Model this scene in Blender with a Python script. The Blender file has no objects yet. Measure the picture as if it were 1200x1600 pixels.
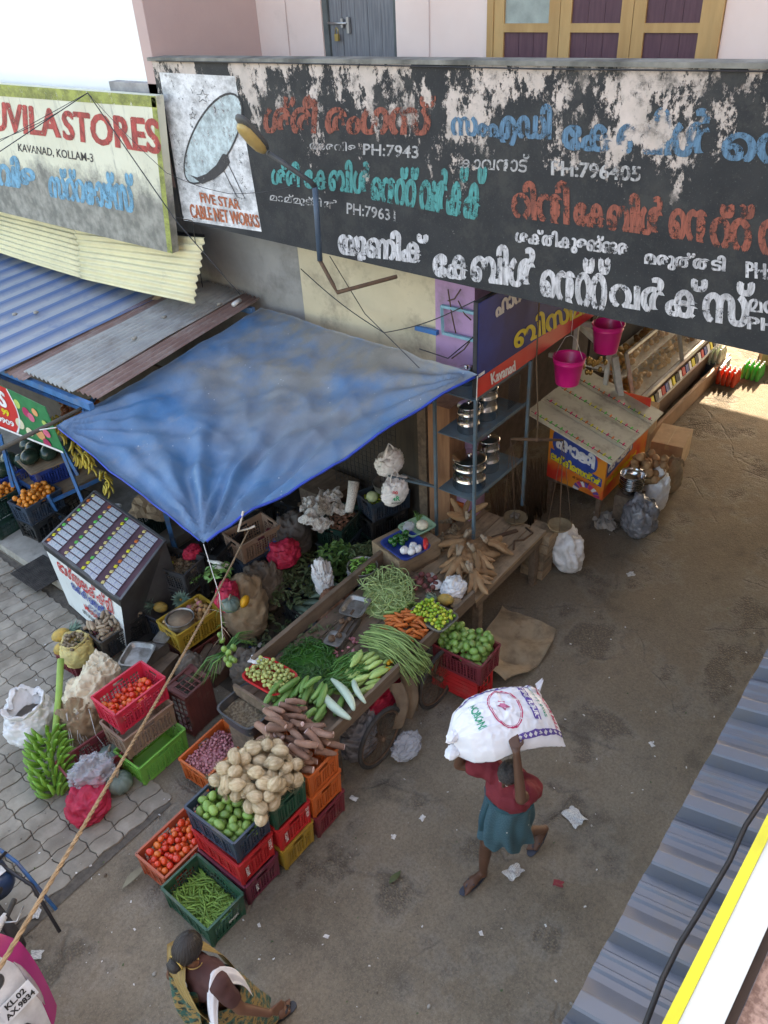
import bpy, math, random
import numpy as np
from mathutils import Vector, Matrix, Euler, noise

SC = bpy.context.scene
COL = SC.collection
R = math.radians

# ---------------------------------------------------------------- camera
# world axes: x runs along the lane into the gateway, y across it, z up; camera on a first-floor balcony
F_PX, CX, CY, CAM_H = 1252.0, 600.0, 800.0, 6.5
def unit(v):
    v = np.array(v, float); return v / np.linalg.norm(v)
_D = unit([110, 1800, F_PX]); _R = unit([1230, -930, F_PX]); _R = unit(_R - _D * _R.dot(_D)); _L = -unit(np.cross(_R, _D))
if _L.dot([-1850, -760, F_PX]) < 0: _L = -_L
cam_d = bpy.data.cameras.new('camera'); cam = bpy.data.objects.new('camera', cam_d); COL.objects.link(cam)
cam_d.sensor_fit = 'VERTICAL'; cam_d.sensor_height = 36; cam_d.lens = F_PX / 1600 * 36
cam_d.clip_start = .05; cam_d.clip_end = 900
ax = [Vector((_R[i], _L[i], -_D[i])) for i in range(3)]
m = Matrix.Identity(4)
for r in range(3):
    m[r][0] = ax[0][r]; m[r][1] = -ax[1][r]; m[r][2] = -ax[2][r]
m[2][3] = CAM_H
cam.matrix_world = m
SC.camera = cam

# ---------------------------------------------------------------- light
SUN_EL, SUN_AZ = R(34), R(10)        # the sun stands behind the gateway building, so the market lies in its shade
w = bpy.data.worlds.new('World'); SC.world = w; w.use_nodes = True
nt = w.node_tree
sky = nt.nodes.new('ShaderNodeTexSky'); sky.sky_type = 'NISHITA'; sky.sun_disc = False
sky.sun_elevation = SUN_EL; sky.sun_rotation = R(90) - SUN_AZ
sky.air_density = 1.0; sky.dust_density = 2.5; sky.ozone_density = .6
nt.links.new(sky.outputs[0], nt.nodes['Background'].inputs[0]); nt.nodes['Background'].inputs[1].default_value = .15
sd = bpy.data.lights.new('sun', 'SUN'); sd.energy = 4.5; sd.angle = R(.5); sd.color = (1, .93, .82)
so = bpy.data.objects.new('sun', sd); COL.objects.link(so)
so.rotation_euler = Vector((math.cos(SUN_EL) * math.cos(SUN_AZ), math.cos(SUN_EL) * math.sin(SUN_AZ), math.sin(SUN_EL))).to_track_quat('Z', 'Y').to_euler()
SC.view_settings.view_transform = 'Standard'; SC.view_settings.look = 'None'
SC.view_settings.exposure = 2.55; SC.view_settings.use_white_balance = True; SC.view_settings.white_balance_temperature = 7900; SC.view_settings.white_balance_tint = 11; SC.view_settings.gamma = 1; SC.view_settings.use_curve_mapping = False

# ---------------------------------------------------------------- survey helpers (a sight line met with a plane of known height / distance)
def _ray(px, py):
    d = np.array([px - CX, py - CY, F_PX]); return np.array([d.dot(_R), d.dot(_L), -d.dot(_D)])
def at(px, py, z=0.0):
    r = _ray(px, py); t = (z - CAM_H) / r[2]; return Vector((r[0] * t, r[1] * t, z))
def atx(px, py, x):
    r = _ray(px, py); t = x / r[0]; return Vector((x, r[1] * t, CAM_H + r[2] * t))
def aty(px, py, y):
    r = _ray(px, py); t = y / r[1]; return Vector((r[0] * t, y, CAM_H + r[2] * t))
def to_px(p):
    q = np.array([p[0], p[1], p[2] - CAM_H]); v = q[0] * _R + q[1] * _L - q[2] * _D
    return CX + F_PX * v[0] / v[2], CY + F_PX * v[1] / v[2]

# ---------------------------------------------------------------- materials
MATS = {}
def new_mat(name):
    m = bpy.data.materials.new(name); m.use_nodes = True
    return m, m.node_tree, m.node_tree.nodes['Principled BSDF']
def N(nt, t, **k):
    n = nt.nodes.new(t)
    for a, b in k.items():
        if a.startswith('i_'): n.inputs[a[2:].replace('_', ' ')].default_value = b
        else: setattr(n, a, b)
    return n
def coords(nt, kind='Object'):
    if kind == 'World':
        return nt.nodes.new('ShaderNodeNewGeometry').outputs['Position']
    return nt.nodes.new('ShaderNodeTexCoord').outputs[kind]
def noise_fac(nt, co, scale, detail=5, rough=.6, lo=.35, hi=.65, stretch=None):
    if stretch:
        mp = N(nt, 'ShaderNodeMapping'); mp.inputs['Scale'].default_value = stretch
        nt.links.new(co, mp.inputs['Vector']); co = mp.outputs[0]
    n = N(nt, 'ShaderNodeTexNoise'); n.inputs['Scale'].default_value = scale; n.inputs['Detail'].default_value = detail; n.inputs['Roughness'].default_value = rough
    nt.links.new(co, n.inputs['Vector'])
    r = N(nt, 'ShaderNodeMapRange'); r.inputs[1].default_value = lo; r.inputs[2].default_value = hi
    nt.links.new(n.outputs['Fac'], r.inputs[0]); return r.outputs[0]
def mixc(nt, fac, a, b, mode='MIX'):
    n = N(nt, 'ShaderNodeMix', data_type='RGBA', blend_type=mode)
    if isinstance(fac, (int, float)): n.inputs[0].default_value = fac
    else: nt.links.new(fac, n.inputs[0])
    for i, v in ((6, a), (7, b)):
        if isinstance(v, (tuple, list)): n.inputs[i].default_value = (*v[:3], 1)
        else: nt.links.new(v, n.inputs[i])
    return n.outputs[2]
def math_n(nt, op, a, b=0.0):
    n = N(nt, 'ShaderNodeMath', operation=op)
    for i, v in ((0, a), (1, b)):
        if isinstance(v, (int, float)): n.inputs[i].default_value = v
        else: nt.links.new(v, n.inputs[i])
    return n.outputs[0]
def bump(nt, bs, h, strength=.3, dist=.01):
    b = N(nt, 'ShaderNodeBump'); b.inputs['Strength'].default_value = strength; b.inputs['Distance'].default_value = dist
    nt.links.new(h, b.inputs['Height']); nt.links.new(b.outputs[0], bs.inputs['Normal'])

def mat(name, col, rough=.6, col2=None, scale=6, lo=.35, hi=.65, rnd=0.0, rndcol=None, bmp=.25, bscale=40, bdist=.004,
        metal=0.0, spec=.4, alpha=1.0, trans=0.0, stretch=None, dirt=None, dirt_scale=2.5, dirt_lo=.5, dirt_hi=.75, co='Object', sub=0.0):
    """one general procedural surface: two mixed tones, per-object variation, dirt patches and fine relief"""
    if name in MATS: return MATS[name]
    m, nt, bs = new_mat(name); c = coords(nt, co)
    col2 = col2 or tuple(x * .72 for x in col)
    out = mixc(nt, noise_fac(nt, c, scale, lo=lo, hi=hi, stretch=stretch), col, col2)
    if rnd or rndcol:
        oi = N(nt, 'ShaderNodeObjectInfo')
        if rndcol:
            rp = N(nt, 'ShaderNodeValToRGB')
            cr = rp.color_ramp
            for i, cc in enumerate(rndcol):
                e = cr.elements[i] if i < 2 else cr.elements.new(.5)
                e.position = i / max(1, len(rndcol) - 1) if i < 2 or True else .5
                e.color = (*cc, 1)
            nt.links.new(oi.outputs['Random'], rp.inputs[0]); out = mixc(nt, .72, out, rp.outputs[0])
        if rnd:
            mr = N(nt, 'ShaderNodeMapRange'); mr.inputs[3].default_value = 1 - rnd; mr.inputs[4].default_value = 1 + rnd
            nt.links.new(oi.outputs['Random'], mr.inputs[0])
            hs = N(nt, 'ShaderNodeHueSaturation'); nt.links.new(mr.outputs[0], hs.inputs['Value']); nt.links.new(out, hs.inputs['Color']); out = hs.outputs[0]
    if dirt:
        out = mixc(nt, noise_fac(nt, coords(nt, 'World'), dirt_scale, detail=8, rough=.7, lo=dirt_lo, hi=dirt_hi), out, dirt)
    nt.links.new(out, bs.inputs['Base Color'])
    bs.inputs['Roughness'].default_value = rough; bs.inputs['Metallic'].default_value = metal; bs.inputs['Specular IOR Level'].default_value = spec
    if trans: bs.inputs['Transmission Weight'].default_value = trans
    if sub: bs.inputs['Subsurface Weight'].default_value = sub; bs.inputs['Subsurface Radius'].default_value = (.02, .01, .006)
    if alpha < 1: bs.inputs['Alpha'].default_value = alpha
    if bmp: bump(nt, bs, noise_fac(nt, c, bscale, lo=0, hi=1, stretch=stretch), bmp, bdist)
    MATS[name] = m; return m

# ---------------------------------------------------------------- mesh builder
def frame_of(d):
    d = Vector(d).normalized(); u = d.orthogonal().normalized()
    if abs(d.z) < .95: u = Vector((0, 0, 1)).cross(d).normalized()
    return d, u, d.cross(u)
class MB:
    def __init__(s): s.v = []; s.f = []; s.m = []; s.sm = []
    def add(s, vs, fs, mi=0, smooth=False, M=None):
        o = len(s.v)
        s.v += [tuple(M @ Vector(v)) if M else tuple(v) for v in vs]
        s.f += [tuple(i + o for i in f) for f in fs]; s.m += [mi] * len(fs); s.sm += [smooth] * len(fs)
        return s
    def box(s, c, d, mi=0, rot=None, M=None):
        x, y, z = d[0] / 2, d[1] / 2, d[2] / 2
        T = Matrix.Translation(Vector(c)) @ (Euler(rot).to_matrix().to_4x4() if rot else Matrix.Identity(4))
        if M: T = M @ T
        return s.add([(-x, -y, -z), (x, -y, -z), (x, y, -z), (-x, y, -z), (-x, -y, z), (x, -y, z), (x, y, z), (-x, y, z)],
                     [(0, 3, 2, 1), (4, 5, 6, 7), (0, 1, 5, 4), (1, 2, 6, 5), (2, 3, 7, 6), (3, 0, 4, 7)], mi, False, T)
    def bb(s, x0, x1, y0, y1, z0, z1, mi=0, M=None):
        return s.box(((x0 + x1) / 2, (y0 + y1) / 2, (z0 + z1) / 2), (x1 - x0, y1 - y0, z1 - z0), mi, None, M)
    def beam(s, a, b, w, h=None, mi=0):
        a, b = Vector(a), Vector(b); d, u, v = frame_of(b - a); h = h or w
        vs = [p + u * (i * w / 2) + v * (j * h / 2) for p in (a, b) for i, j in ((-1, -1), (1, -1), (1, 1), (-1, 1))]
        return s.add(vs, [(0, 3, 2, 1), (4, 5, 6, 7), (0, 1, 5, 4), (1, 2, 6, 5), (2, 3, 7, 6), (3, 0, 4, 7)], mi)
    def tube(s, pts, r, seg=8, mi=0, cap=True, smooth=True, flat=1.0):
        pts = [Vector(p) for p in pts]; n = len(pts)
        rs = r if isinstance(r, (list, tuple)) else [r] * n
        vs = []; pu = None
        for i, p in enumerate(pts):
            d = (pts[min(i + 1, n - 1)] - pts[max(i - 1, 0)])
            if d.length < 1e-9: d = Vector((0, 0, 1))
            d.normalize()
            if pu is None: _, u, v = frame_of(d)
            else:
                u = pu - d * pu.dot(d)
                u = u.normalized() if u.length > 1e-6 else frame_of(d)[1]
                v = d.cross(u)
            pu = u
            for k in range(seg):
                a = 2 * math.pi * k / seg
                vs.append(p + u * (math.cos(a) * rs[i]) + v * (math.sin(a) * rs[i] * flat))
        fs = [(i * seg + k, i * seg + (k + 1) % seg, (i + 1) * seg + (k + 1) % seg, (i + 1) * seg + k) for i in range(n - 1) for k in range(seg)]
        if cap: fs += [tuple(range(seg))[::-1], tuple((n - 1) * seg + k for k in range(seg))]
        return s.add(vs, fs, mi, smooth)
    def lathe(s, prof, seg=16, mi=0, M=None, smooth=True, sx=1, sy=1):
        vs = [(r * math.cos(2 * math.pi * k / seg) * sx, r * math.sin(2 * math.pi * k / seg) * sy, z) for r, z in prof for k in range(seg)]
        n = len(prof)
        fs = [(i * seg + k, i * seg + (k + 1) % seg, (i + 1) * seg + (k + 1) % seg, (i + 1) * seg + k) for i in range(n - 1) for k in range(seg)]
        return s.add(vs, fs, mi, smooth, M)
    def grid(s, fn, nu, nv, mi=0, smooth=True, closed_u=False):
        vs = [fn(i / nu, j / nv) for i in range(nu + (0 if closed_u else 1)) for j in range(nv + 1)]
        W = nv + 1; NU = nu if closed_u else nu + 1
        fs = [(i * W + j, ((i + 1) % NU) * W + j, ((i + 1) % NU) * W + j + 1, i * W + j + 1) for i in range(nu) for j in range(nv)]
        return s.add(vs, fs, mi, smooth)
    def sphere(s, c, r, seg=12, rings=8, mi=0, M=None, fn=None):
        rx, ry, rz = r if isinstance(r, (list, tuple)) else (r, r, r)
        vs = []; 
        for i in range(rings + 1):
            t = math.pi * i / rings
            for k in range(seg):
                a = 2 * math.pi * k / seg
                p = Vector((math.sin(t) * math.cos(a), math.sin(t) * math.sin(a), math.cos(t)))
                q = 1.0 if fn is None else fn(p)
                vs.append((c[0] + p.x * rx * q, c[1] + p.y * ry * q, c[2] + p.z * rz * q))
        fs = []
        for i in range(rings):
            for k in range(seg):
                a, b, cc, d = i * seg + k, i * seg + (k + 1) % seg, (i + 1) * seg + (k + 1) % seg, (i + 1) * seg + k
                if i == 0: fs.append((a, d, cc))
                elif i == rings - 1: fs.append((a, d, b))
                else: fs.append((a, d, cc, b))
        return s.add(vs, fs, mi, True, M)
    def prism(s, poly, z0, z1, mi=0, M=None):
        n = len(poly)
        vs = [(x, y, z0) for x, y in poly] + [(x, y, z1) for x, y in poly]
        fs = [tuple(range(n))[::-1], tuple(range(n, 2 * n))] + [(i, (i + 1) % n, n + (i + 1) % n, n + i) for i in range(n)]
        return s.add(vs, fs, mi, False, M)
    def mesh(s, name, mats):
        me = bpy.data.meshes.new(name); me.from_pydata(s.v, [], s.f)
        for q in (mats if isinstance(mats, (list, tuple)) else [mats]): me.materials.append(q)
        me.polygons.foreach_set('material_index', s.m); me.polygons.foreach_set('use_smooth', s.sm); me.update()
        return me
    def build(s, name, mats, parent=None, **k):
        return put(name, s.mesh(name, mats), parent=parent, **k)

OM = {}
def put(name, me, loc=None, rot=None, scale=None, parent=None, label=None, cat=None, group=None, kind=None, M=None):
    o = bpy.data.objects.new(name, me); COL.objects.link(o)
    if parent: o.parent = parent
    if M is not None: o.matrix_local = M; OM[o.name] = M.copy()
    else:
        if loc is not None: o.location = loc
        if rot is not None: o.rotation_euler = rot
        if scale is not None: o.scale = scale if not isinstance(scale, (int, float)) else (scale,) * 3
    if label: o['label'] = label
    if cat: o['category'] = cat
    if group: o['group'] = group
    if kind: o['kind'] = kind
    return o
def thing(name, label, cat, loc=(0, 0, 0), yaw=0, group=None, rot=None):
    return put(name, None, loc=loc, rot=rot or (0, 0, yaw), label=label, cat=cat, group=group)
def copy_thing(root, loc=None, yaw=None, label=None, scale=None):
    r = root.copy(); COL.objects.link(r)
    if loc is not None: r.location = loc
    if yaw is not None: r.rotation_euler = (root.rotation_euler.x, root.rotation_euler.y, yaw)
    if label: r['label'] = label
    if scale: r.scale = (scale,) * 3
    for ch in root.children:
        c = ch.copy(); COL.objects.link(c); c.parent = r
        for g in ch.children:
            d = g.copy(); COL.objects.link(d); d.parent = c
    return r

# ---------------------------------------------------------------- lettering (flat print, standing a few mm proud of its board)
FONT = None
def text_mesh(txt, size, bold=0.0, sx=1.0, spacing=1.0):
    cu = bpy.data.curves.new('lettering', 'FONT'); cu.body = txt; cu.size = size; cu.offset = bold * size; cu.space_character = spacing
    cu.align_x = 'CENTER'; cu.align_y = 'CENTER'; cu.resolution_u = 3; cu.fill_mode = 'FRONT'
    o = bpy.data.objects.new('tmp_text', cu); COL.objects.link(o)
    bpy.context.view_layer.update()
    me = bpy.data.meshes.new_from_object(o.evaluated_get(bpy.context.evaluated_depsgraph_get()))
    bpy.data.objects.remove(o)
    for v in me.vertices: v.co.x *= sx
    return me
def text_fit(txt, w, h, bold=0.02):
    """lettering scaled to width w and height h, centred on the origin of its own x/y plane"""
    me = text_mesh(txt, 1.0, bold)
    n = len(me.vertices); a = np.empty(n * 3); me.vertices.foreach_get('co', a); a = a.reshape(-1, 3)
    lo, hi = a.min(0), a.max(0); d = np.maximum(hi - lo, 1e-6)
    a[:, 0] = (a[:, 0] - (lo[0] + hi[0]) / 2) * w / d[0]; a[:, 1] = (a[:, 1] - (lo[1] + hi[1]) / 2) * h / d[1]
    me.vertices.foreach_set('co', a.ravel()); me.update(); return me
def text_on(quad, txt, u0, u1, v0, v1, m, parent, lift=.004, bold=.02, name='lettering', skew=0.0, label=None):
    """print txt on the board whose corners are quad = (top-left, top-right, bottom-right, bottom-left); u right, v down in 0..1"""
    me = text_fit(txt, 1, 1, min(bold, .014)); tl, tr, br, bl = [Vector(q) for q in quad]
    nrm = (tr - tl).cross(tl - bl).normalized()
    if bold > .024:      # heavy brush strokes: a second and third pass of the brush beside the first, each a hair higher
        asp = ((bl - tl).length * (v1 - v0)) / max(1e-6, (tr - tl).length * (u1 - u0)); b = MB(); base = [v.co.copy() for v in me.vertices]; fs = [tuple(p.vertices) for p in me.polygons]
        d = min(.05, bold * 1.1)
        for k, (sx_, sy_) in enumerate(((0, 0), (-d * asp, 0), (d * asp, 0), (0, d * .6))): b.add([(p.x + sx_, p.y + sy_, k) for p in base], fs)
        me = bpy.data.meshes.new('lettering'); me.from_pydata(b.v, [], b.f)
    for v in me.vertices:
        tx, ty = v.co.x + .5, .5 - v.co.y
        u = u0 + (u1 - u0) * tx; w_ = v0 + (v1 - v0) * ty + skew * (tx - .5)
        p = (tl * (1 - u) + tr * u) * (1 - w_) + (bl * (1 - u) + br * u) * w_
        v.co = p + nrm * (lift + v.co.z * .0005)
    me.materials.clear(); me.materials.append(m)
    return put(name, me, parent=parent, label=label)
def poly_on(quad, pts, m, parent, lift=.003, name='painted_shape'):
    tl, tr, br, bl = [Vector(q) for q in quad]; nrm = (tr - tl).cross(tl - bl).normalized()
    vs = [(tl * (1 - u) + tr * u) * (1 - v) + (bl * (1 - u) + br * u) * v + nrm * lift for u, v in pts]
    return MB().add(vs, [tuple(range(len(vs)))[::-1]]).build(name, m, parent)
def line_on(quad, pts, wd, m, parent, lift=.005, name='painted_line'):
    tl, tr, br, bl = [Vector(q) for q in quad]; nrm = (tr - tl).cross(tl - bl).normalized()
    P = [(tl * (1 - u) + tr * u) * (1 - v) + (bl * (1 - u) + br * u) * v + nrm * lift for u, v in pts]
    b = MB(); vs = []
    for i, p in enumerate(P):
        d = (P[min(i + 1, len(P) - 1)] - P[max(i - 1, 0)]).normalized(); s_ = d.cross(nrm) * wd / 2
        vs += [p + s_, p - s_]
    b.add(vs, [(2 * i, 2 * i + 1, 2 * i + 3, 2 * i + 2) for i in range(len(P) - 1)])
    return b.build(name, m, parent)
rng = random.Random(7)
def U(a, b): return rng.uniform(a, b)
# ================================================================ THE LARGE STRUCTURE
def atp(px, py, p0, n):
    r = Vector(_ray(px, py)); o = Vector((0, 0, CAM_H)); n = Vector(n); t = (Vector(p0) - o).dot(n) / r.dot(n); return o + r * t

# ---- ground
def ground_material():
    m, nt, bs = new_mat('ground_dirt'); P = coords(nt, 'World')
    asph = mixc(nt, noise_fac(nt, P, 1.1, detail=8, rough=.65, lo=.38, hi=.62), (.165, .137, .10), (.24, .20, .148))
    dirt = mixc(nt, noise_fac(nt, P, 2.2, detail=8, rough=.7, lo=.35, hi=.65), (.205, .155, .10), (.155, .118, .078))
    sx = N(nt, 'ShaderNodeSeparateXYZ'); nt.links.new(P, sx.inputs[0])
    gx = N(nt, 'ShaderNodeMapRange'); gx.inputs[1].default_value = 4.0; gx.inputs[2].default_value = 9.5; nt.links.new(sx.outputs[0], gx.inputs[0])
    f = math_n(nt, 'ADD', gx.outputs[0], math_n(nt, 'MULTIPLY', math_n(nt, 'SUBTRACT', noise_fac(nt, P, .9, detail=6, lo=.2, hi=.8), .5), .9))
    col = mixc(nt, f, asph, dirt)
    # worn, pitted patches of old tarmac
    patch = noise_fac(nt, P, 1.3, detail=5, rough=.6, lo=.55, hi=.62)
    vo = N(nt, 'ShaderNodeTexVoronoi'); vo.inputs['Scale'].default_value = 42; nt.links.new(P, vo.inputs['Vector'])
    pit = N(nt, 'ShaderNodeMapRange'); pit.inputs[1].default_value = .25; pit.inputs[2].default_value = .55; nt.links.new(vo.outputs['Distance'], pit.inputs[0])
    pf = math_n(nt, 'MULTIPLY', patch, pit.outputs[0])
    col = mixc(nt, math_n(nt, 'MULTIPLY', pf, .5), col, (.06, .055, .05))
    rim = noise_fac(nt, P, 1.3, detail=5, rough=.6, lo=.51, hi=.57); rim = math_n(nt, 'MULTIPLY', rim, math_n(nt, 'SUBTRACT', 1.0, patch))
    col = mixc(nt, math_n(nt, 'MULTIPLY', rim, .32), col, (.27, .255, .225))
    dk = noise_fac(nt, P, 1.6, detail=3, lo=.58, hi=.72); col = mixc(nt, math_n(nt, 'MULTIPLY', dk, .55), col, (.05, .044, .036))
    sp = N(nt, 'ShaderNodeTexVoronoi'); sp.inputs['Scale'].default_value = 17; nt.links.new(P, sp.inputs['Vector'])
    spk = N(nt, 'ShaderNodeMapRange'); spk.inputs[1].default_value = .085; spk.inputs[2].default_value = .045; nt.links.new(sp.outputs['Distance'], spk.inputs[0])
    spf = math_n(nt, 'MULTIPLY', spk.outputs[0], noise_fac(nt, P, 3.3, lo=.55, hi=.62))
    col = mixc(nt, math_n(nt, 'MULTIPLY', spf, .6), col, (.4, .37, .32))
    cr = N(nt, 'ShaderNodeTexVoronoi', feature='DISTANCE_TO_EDGE'); cr.inputs['Scale'].default_value = .8
    wv = N(nt, 'ShaderNodeTexNoise'); wv.inputs['Scale'].default_value = 2.2; wv.inputs['Detail'].default_value = 6; nt.links.new(P, wv.inputs['Vector'])
    nt.links.new(mixc(nt, .28, P, wv.outputs['Color'], 'ADD'), cr.inputs['Vector'])
    crk = N(nt, 'ShaderNodeMapRange'); crk.inputs[1].default_value = .014; crk.inputs[2].default_value = .003; nt.links.new(cr.outputs[0], crk.inputs[0])
    crf = math_n(nt, 'MULTIPLY', crk.outputs[0], noise_fac(nt, P, 1.3, lo=.48, hi=.56))
    col = mixc(nt, math_n(nt, 'MULTIPLY', crf, .28), col, (.035, .03, .026))
    col = mixc(nt, math_n(nt, 'MULTIPLY', noise_fac(nt, P, 38, detail=5, rough=.75, lo=.42, hi=.62), .42), col, (.07, .058, .045)); col = mixc(nt, math_n(nt, 'MULTIPLY', noise_fac(nt, P, 85, detail=3, rough=.7, lo=.56, hi=.66), .4), col, (.32, .28, .22))
    nt.links.new(col, bs.inputs['Base Color']); bs.inputs['Roughness'].default_value = .88; bs.inputs['Specular IOR Level'].default_value = .25
    h = math_n(nt, 'ADD', noise_fac(nt, P, 55, detail=6, lo=0, hi=1), math_n(nt, 'MULTIPLY', noise_fac(nt, P, 5, detail=5, lo=0, hi=1), 1.6))
    h = math_n(nt, 'SUBTRACT', math_n(nt, 'SUBTRACT', h, math_n(nt, 'MULTIPLY', pf, 1.2)), crf)
    bump(nt, bs, h, .7, .012)
    return m
def gz(x, y):
    return .012 * noise.noise(Vector((x * .9, y * .9, 3))) - .008
b = MB()
b.grid(lambda u, v: (-2 + 18 * u, -1.2 + 12 * v, gz(-2 + 18 * u, -1.2 + 12 * v)), 90, 60)
for x0, x1, y0, y1 in ((-90, -2, -90, 90), (16, 110, -90, 90), (-2, 16, -90, -1.2), (-2, 16, 10.8, 90)):
    b.add([(x0, y0, -.01), (x1, y0, -.01), (x1, y1, -.01), (x0, y1, -.01)], [(0, 1, 2, 3)])
GM = ground_material()
b.build('ground', GM, kind='structure')

# ---- pavement of wavy interlocking blocks, laid as single pavers
PAVE = mat('paver', (.31, .28, .23), .85, (.225, .20, .165), 5, rnd=.16, bmp=.6, bscale=70, bdist=.004, dirt=(.15, .125, .095), dirt_scale=1.6, dirt_lo=.45, dirt_hi=.68, co='World')
JOINT = mat('joint_sand', (.12, .105, .085), .95, (.07, .06, .05), 20, bmp=.6)
pv = MB(); pv.add([(-2.5, 4.72, .002), (2.2, 4.72, .002), (2.35, 5.6, .002), (3.4, 6.5, .002), (3.4, 10.8, .002), (-2.5, 10.8, .002)], [tuple(range(6))])
pavement = pv.build('pavement', JOINT, kind='structure')
PA, PB = .27, .17
def paver_poly(s):
    pts = []; g = .004
    a, c, k = PA / 2 - g, PB / 2 - g, .014
    for (x, y) in ((-a, -c), (-a * .5, -c + k), (0, -c), (a * .5, -c - k), (a, -c), (a + k * .8, -c * .4), (a, 0), (a - k * .8, c * .4),
                   (a, c), (a * .5, c - k), (0, c), (-a * .5, c + k), (-a, c), (-a - k * .8, c * .4), (-a, 0), (-a + k * .8, -c * .4)):
        pts.append((x, y))
    return pts
pp = paver_poly(0)
def paver_mesh(name='paver'):
    q = MB(); n = len(pp); ins = [(x * .965, y * .955) for x, y in pp]
    vs = [(x, y, -.03) for x, y in pp] + [(x, y, .0) for x, y in pp] + [(x, y, .005) for x, y in ins]
    q.add(vs, [(i, (i + 1) % n, n + (i + 1) % n, n + i) for i in range(n)] + [(n + i, n + (i + 1) % n, 2 * n + (i + 1) % n, 2 * n + i) for i in range(n)] + [tuple(range(2 * n, 3 * n))])
    return q
pm = paver_mesh().mesh('paver', PAVE); far = MB(); cand = []
yaw = R(-3)
for i in range(-4, 26):
    for j in range(0, 36):
        x = -1.4 + i * PA; y = 4.80 + j * PB; x, y = x * math.cos(yaw) - (y - 4.7) * math.sin(yaw) , 4.7 + x * math.sin(yaw) + (y - 4.7) * math.cos(yaw)
        lim = 4.76 + (.18 * noise.noise(Vector((x * 1.3, 0, 1))))
        lim += .10 * (rng.random() < .35)
        if y < lim or x > min(3.3, 2.2 + max(0, (y - 5.3)) * 1.0): continue
        px, py = to_px((x, y, 0))
        if px < -60 or py > 1650 or px > 420: continue
        cand.append((-py, x, y))
cand.sort()
for n_, (_, x, y) in enumerate(cand):
    M_ = Matrix.Translation((x, y, .012 + U(-.004, .004))) @ Euler((R(U(-1.2, 1.2)), R(U(-1.2, 1.2)), yaw + R(U(-1.5, 1.5)))).to_matrix().to_4x4()
    if n_ < 298: put('paver', pm, parent=pavement, M=M_)
    else:
        q = paver_mesh(); far.add(q.v, q.f, 0, False, M_)
if far.v: far.build('paver_field', PAVE, pavement, kind='stuff')

CONC = mat('concrete', (.36, .34, .30), .9, (.26, .245, .215), 4, bmp=.5, bscale=50, dirt=(.12, .105, .09), dirt_scale=1.8, dirt_lo=.48, dirt_hi=.72, co='World')
# low concrete plinth under the fruit stall
b = MB(); b.bb(3.42, 6.95, 7.9, 16, 0, .13); b.build('pavement_plinth', CONC, kind='structure')

# ---- plaster materials
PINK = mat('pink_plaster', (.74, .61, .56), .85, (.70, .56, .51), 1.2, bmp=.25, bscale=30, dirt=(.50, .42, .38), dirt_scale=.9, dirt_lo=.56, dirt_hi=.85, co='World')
PINKD = mat('pink_plaster_shaded', (.50, .37, .345), .85, (.46, .34, .32), 1.2, bmp=.25, bscale=30, co='World')  # same pink plaster, darkened: the side wall's shade is put into its colour
WHITEP = mat('white_plaster', (.88, .87, .85), .85, (.84, .83, .80), 1.0, bmp=.2, bscale=30, co='World')
CREAM = mat('cream_plaster', (.60, .52, .36), .88, (.52, .45, .31), 1.8, bmp=.4, bscale=25, dirt=(.24, .20, .15), dirt_scale=1.4, dirt_lo=.52, dirt_hi=.72, co='World')
GREYW = mat('grey_render', (.32, .31, .29), .9, (.25, .245, .23), 2, bmp=.4, bscale=25, dirt=(.12, .115, .105), dirt_scale=1.1, dirt_lo=.5, dirt_hi=.75, co='World')
MAUVE = mat('mauve_paint', (.44, .27, .44), .7, (.38, .23, .38), 3, bmp=.2, dirt=(.22, .17, .18), dirt_scale=3, co='World')
OCHRE = mat('ochre_wood', (.46, .29, .12), .55, (.36, .21, .08), 7, stretch=(1, 1, .15), bmp=.25, bscale=60)
PLUM = mat('plum_wood', (.10, .045, .06), .55, (.075, .03, .045), 7, stretch=(6, 6, .6), bmp=.3, bscale=30)
GREYWOOD = mat('grey_wood', (.20, .21, .225), .7, (.12, .125, .14), 5, stretch=(8, 8, .5), bmp=.4, bscale=22)
IRON = mat('dark_iron', (.06, .06, .065), .5, metal=.6, bmp=.2)
BRASS = mat('brass', (.55, .42, .16), .35, metal=.9)
STEEL = mat('galvanised', (.5, .5, .5), .4, metal=.8, bmp=.15)

# ---- gateway building
gb = thing('gateway_building', 'pink upper storey with a grey door and ochre window behind the black painted signboard', 'building', (6.4, 0, 0))
gb.location = (0, 0, 0)
WX = 8.1
w = MB()
w.bb(WX, WX + .2, 7.36, 8.42, 4.5, 7.0); w.bb(WX, WX + .2, 5.09, 6.27, 4.5, 7.0); w.bb(WX, WX + .2, -1.2, 2.72, 4.5, 7.0); w.bb(WX, WX + .2, 2.72, 5.09, 4.5, 4.95)
w.bb(WX, WX + .2, -1.2, 8.42, 7.0, 9.6)
w.build('front_wall', PINK, gb)
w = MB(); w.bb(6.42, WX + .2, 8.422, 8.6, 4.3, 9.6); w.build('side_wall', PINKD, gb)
w = MB(); w.bb(6.56, 18.8, -1.2, 8.42, 4.15, 4.42); w.build('floor_slab', CONC, gb)
w = MB(); w.bb(WX - .9, 18.8, -1.3, 8.7, 9.6, 9.8); w.build('roof_slab', CONC, gb)  # unseen roof; height and far end set so the building shades the market
w = MB(); w.bb(7.0, 7.2, 4.96, 7.06, 0, 4.15); w.build('lower_wall', CREAM, gb)
w = MB(); w.bb(7.05, 7.25, 7.06, 8.9, 0, 4.3); w.build('lower_wall', GREYW, gb)
w = MB(); w.bb(6.93, 7.23, 4.45, 4.957, 0, 4.15); w.build('column', MAUVE, gb)
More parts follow.
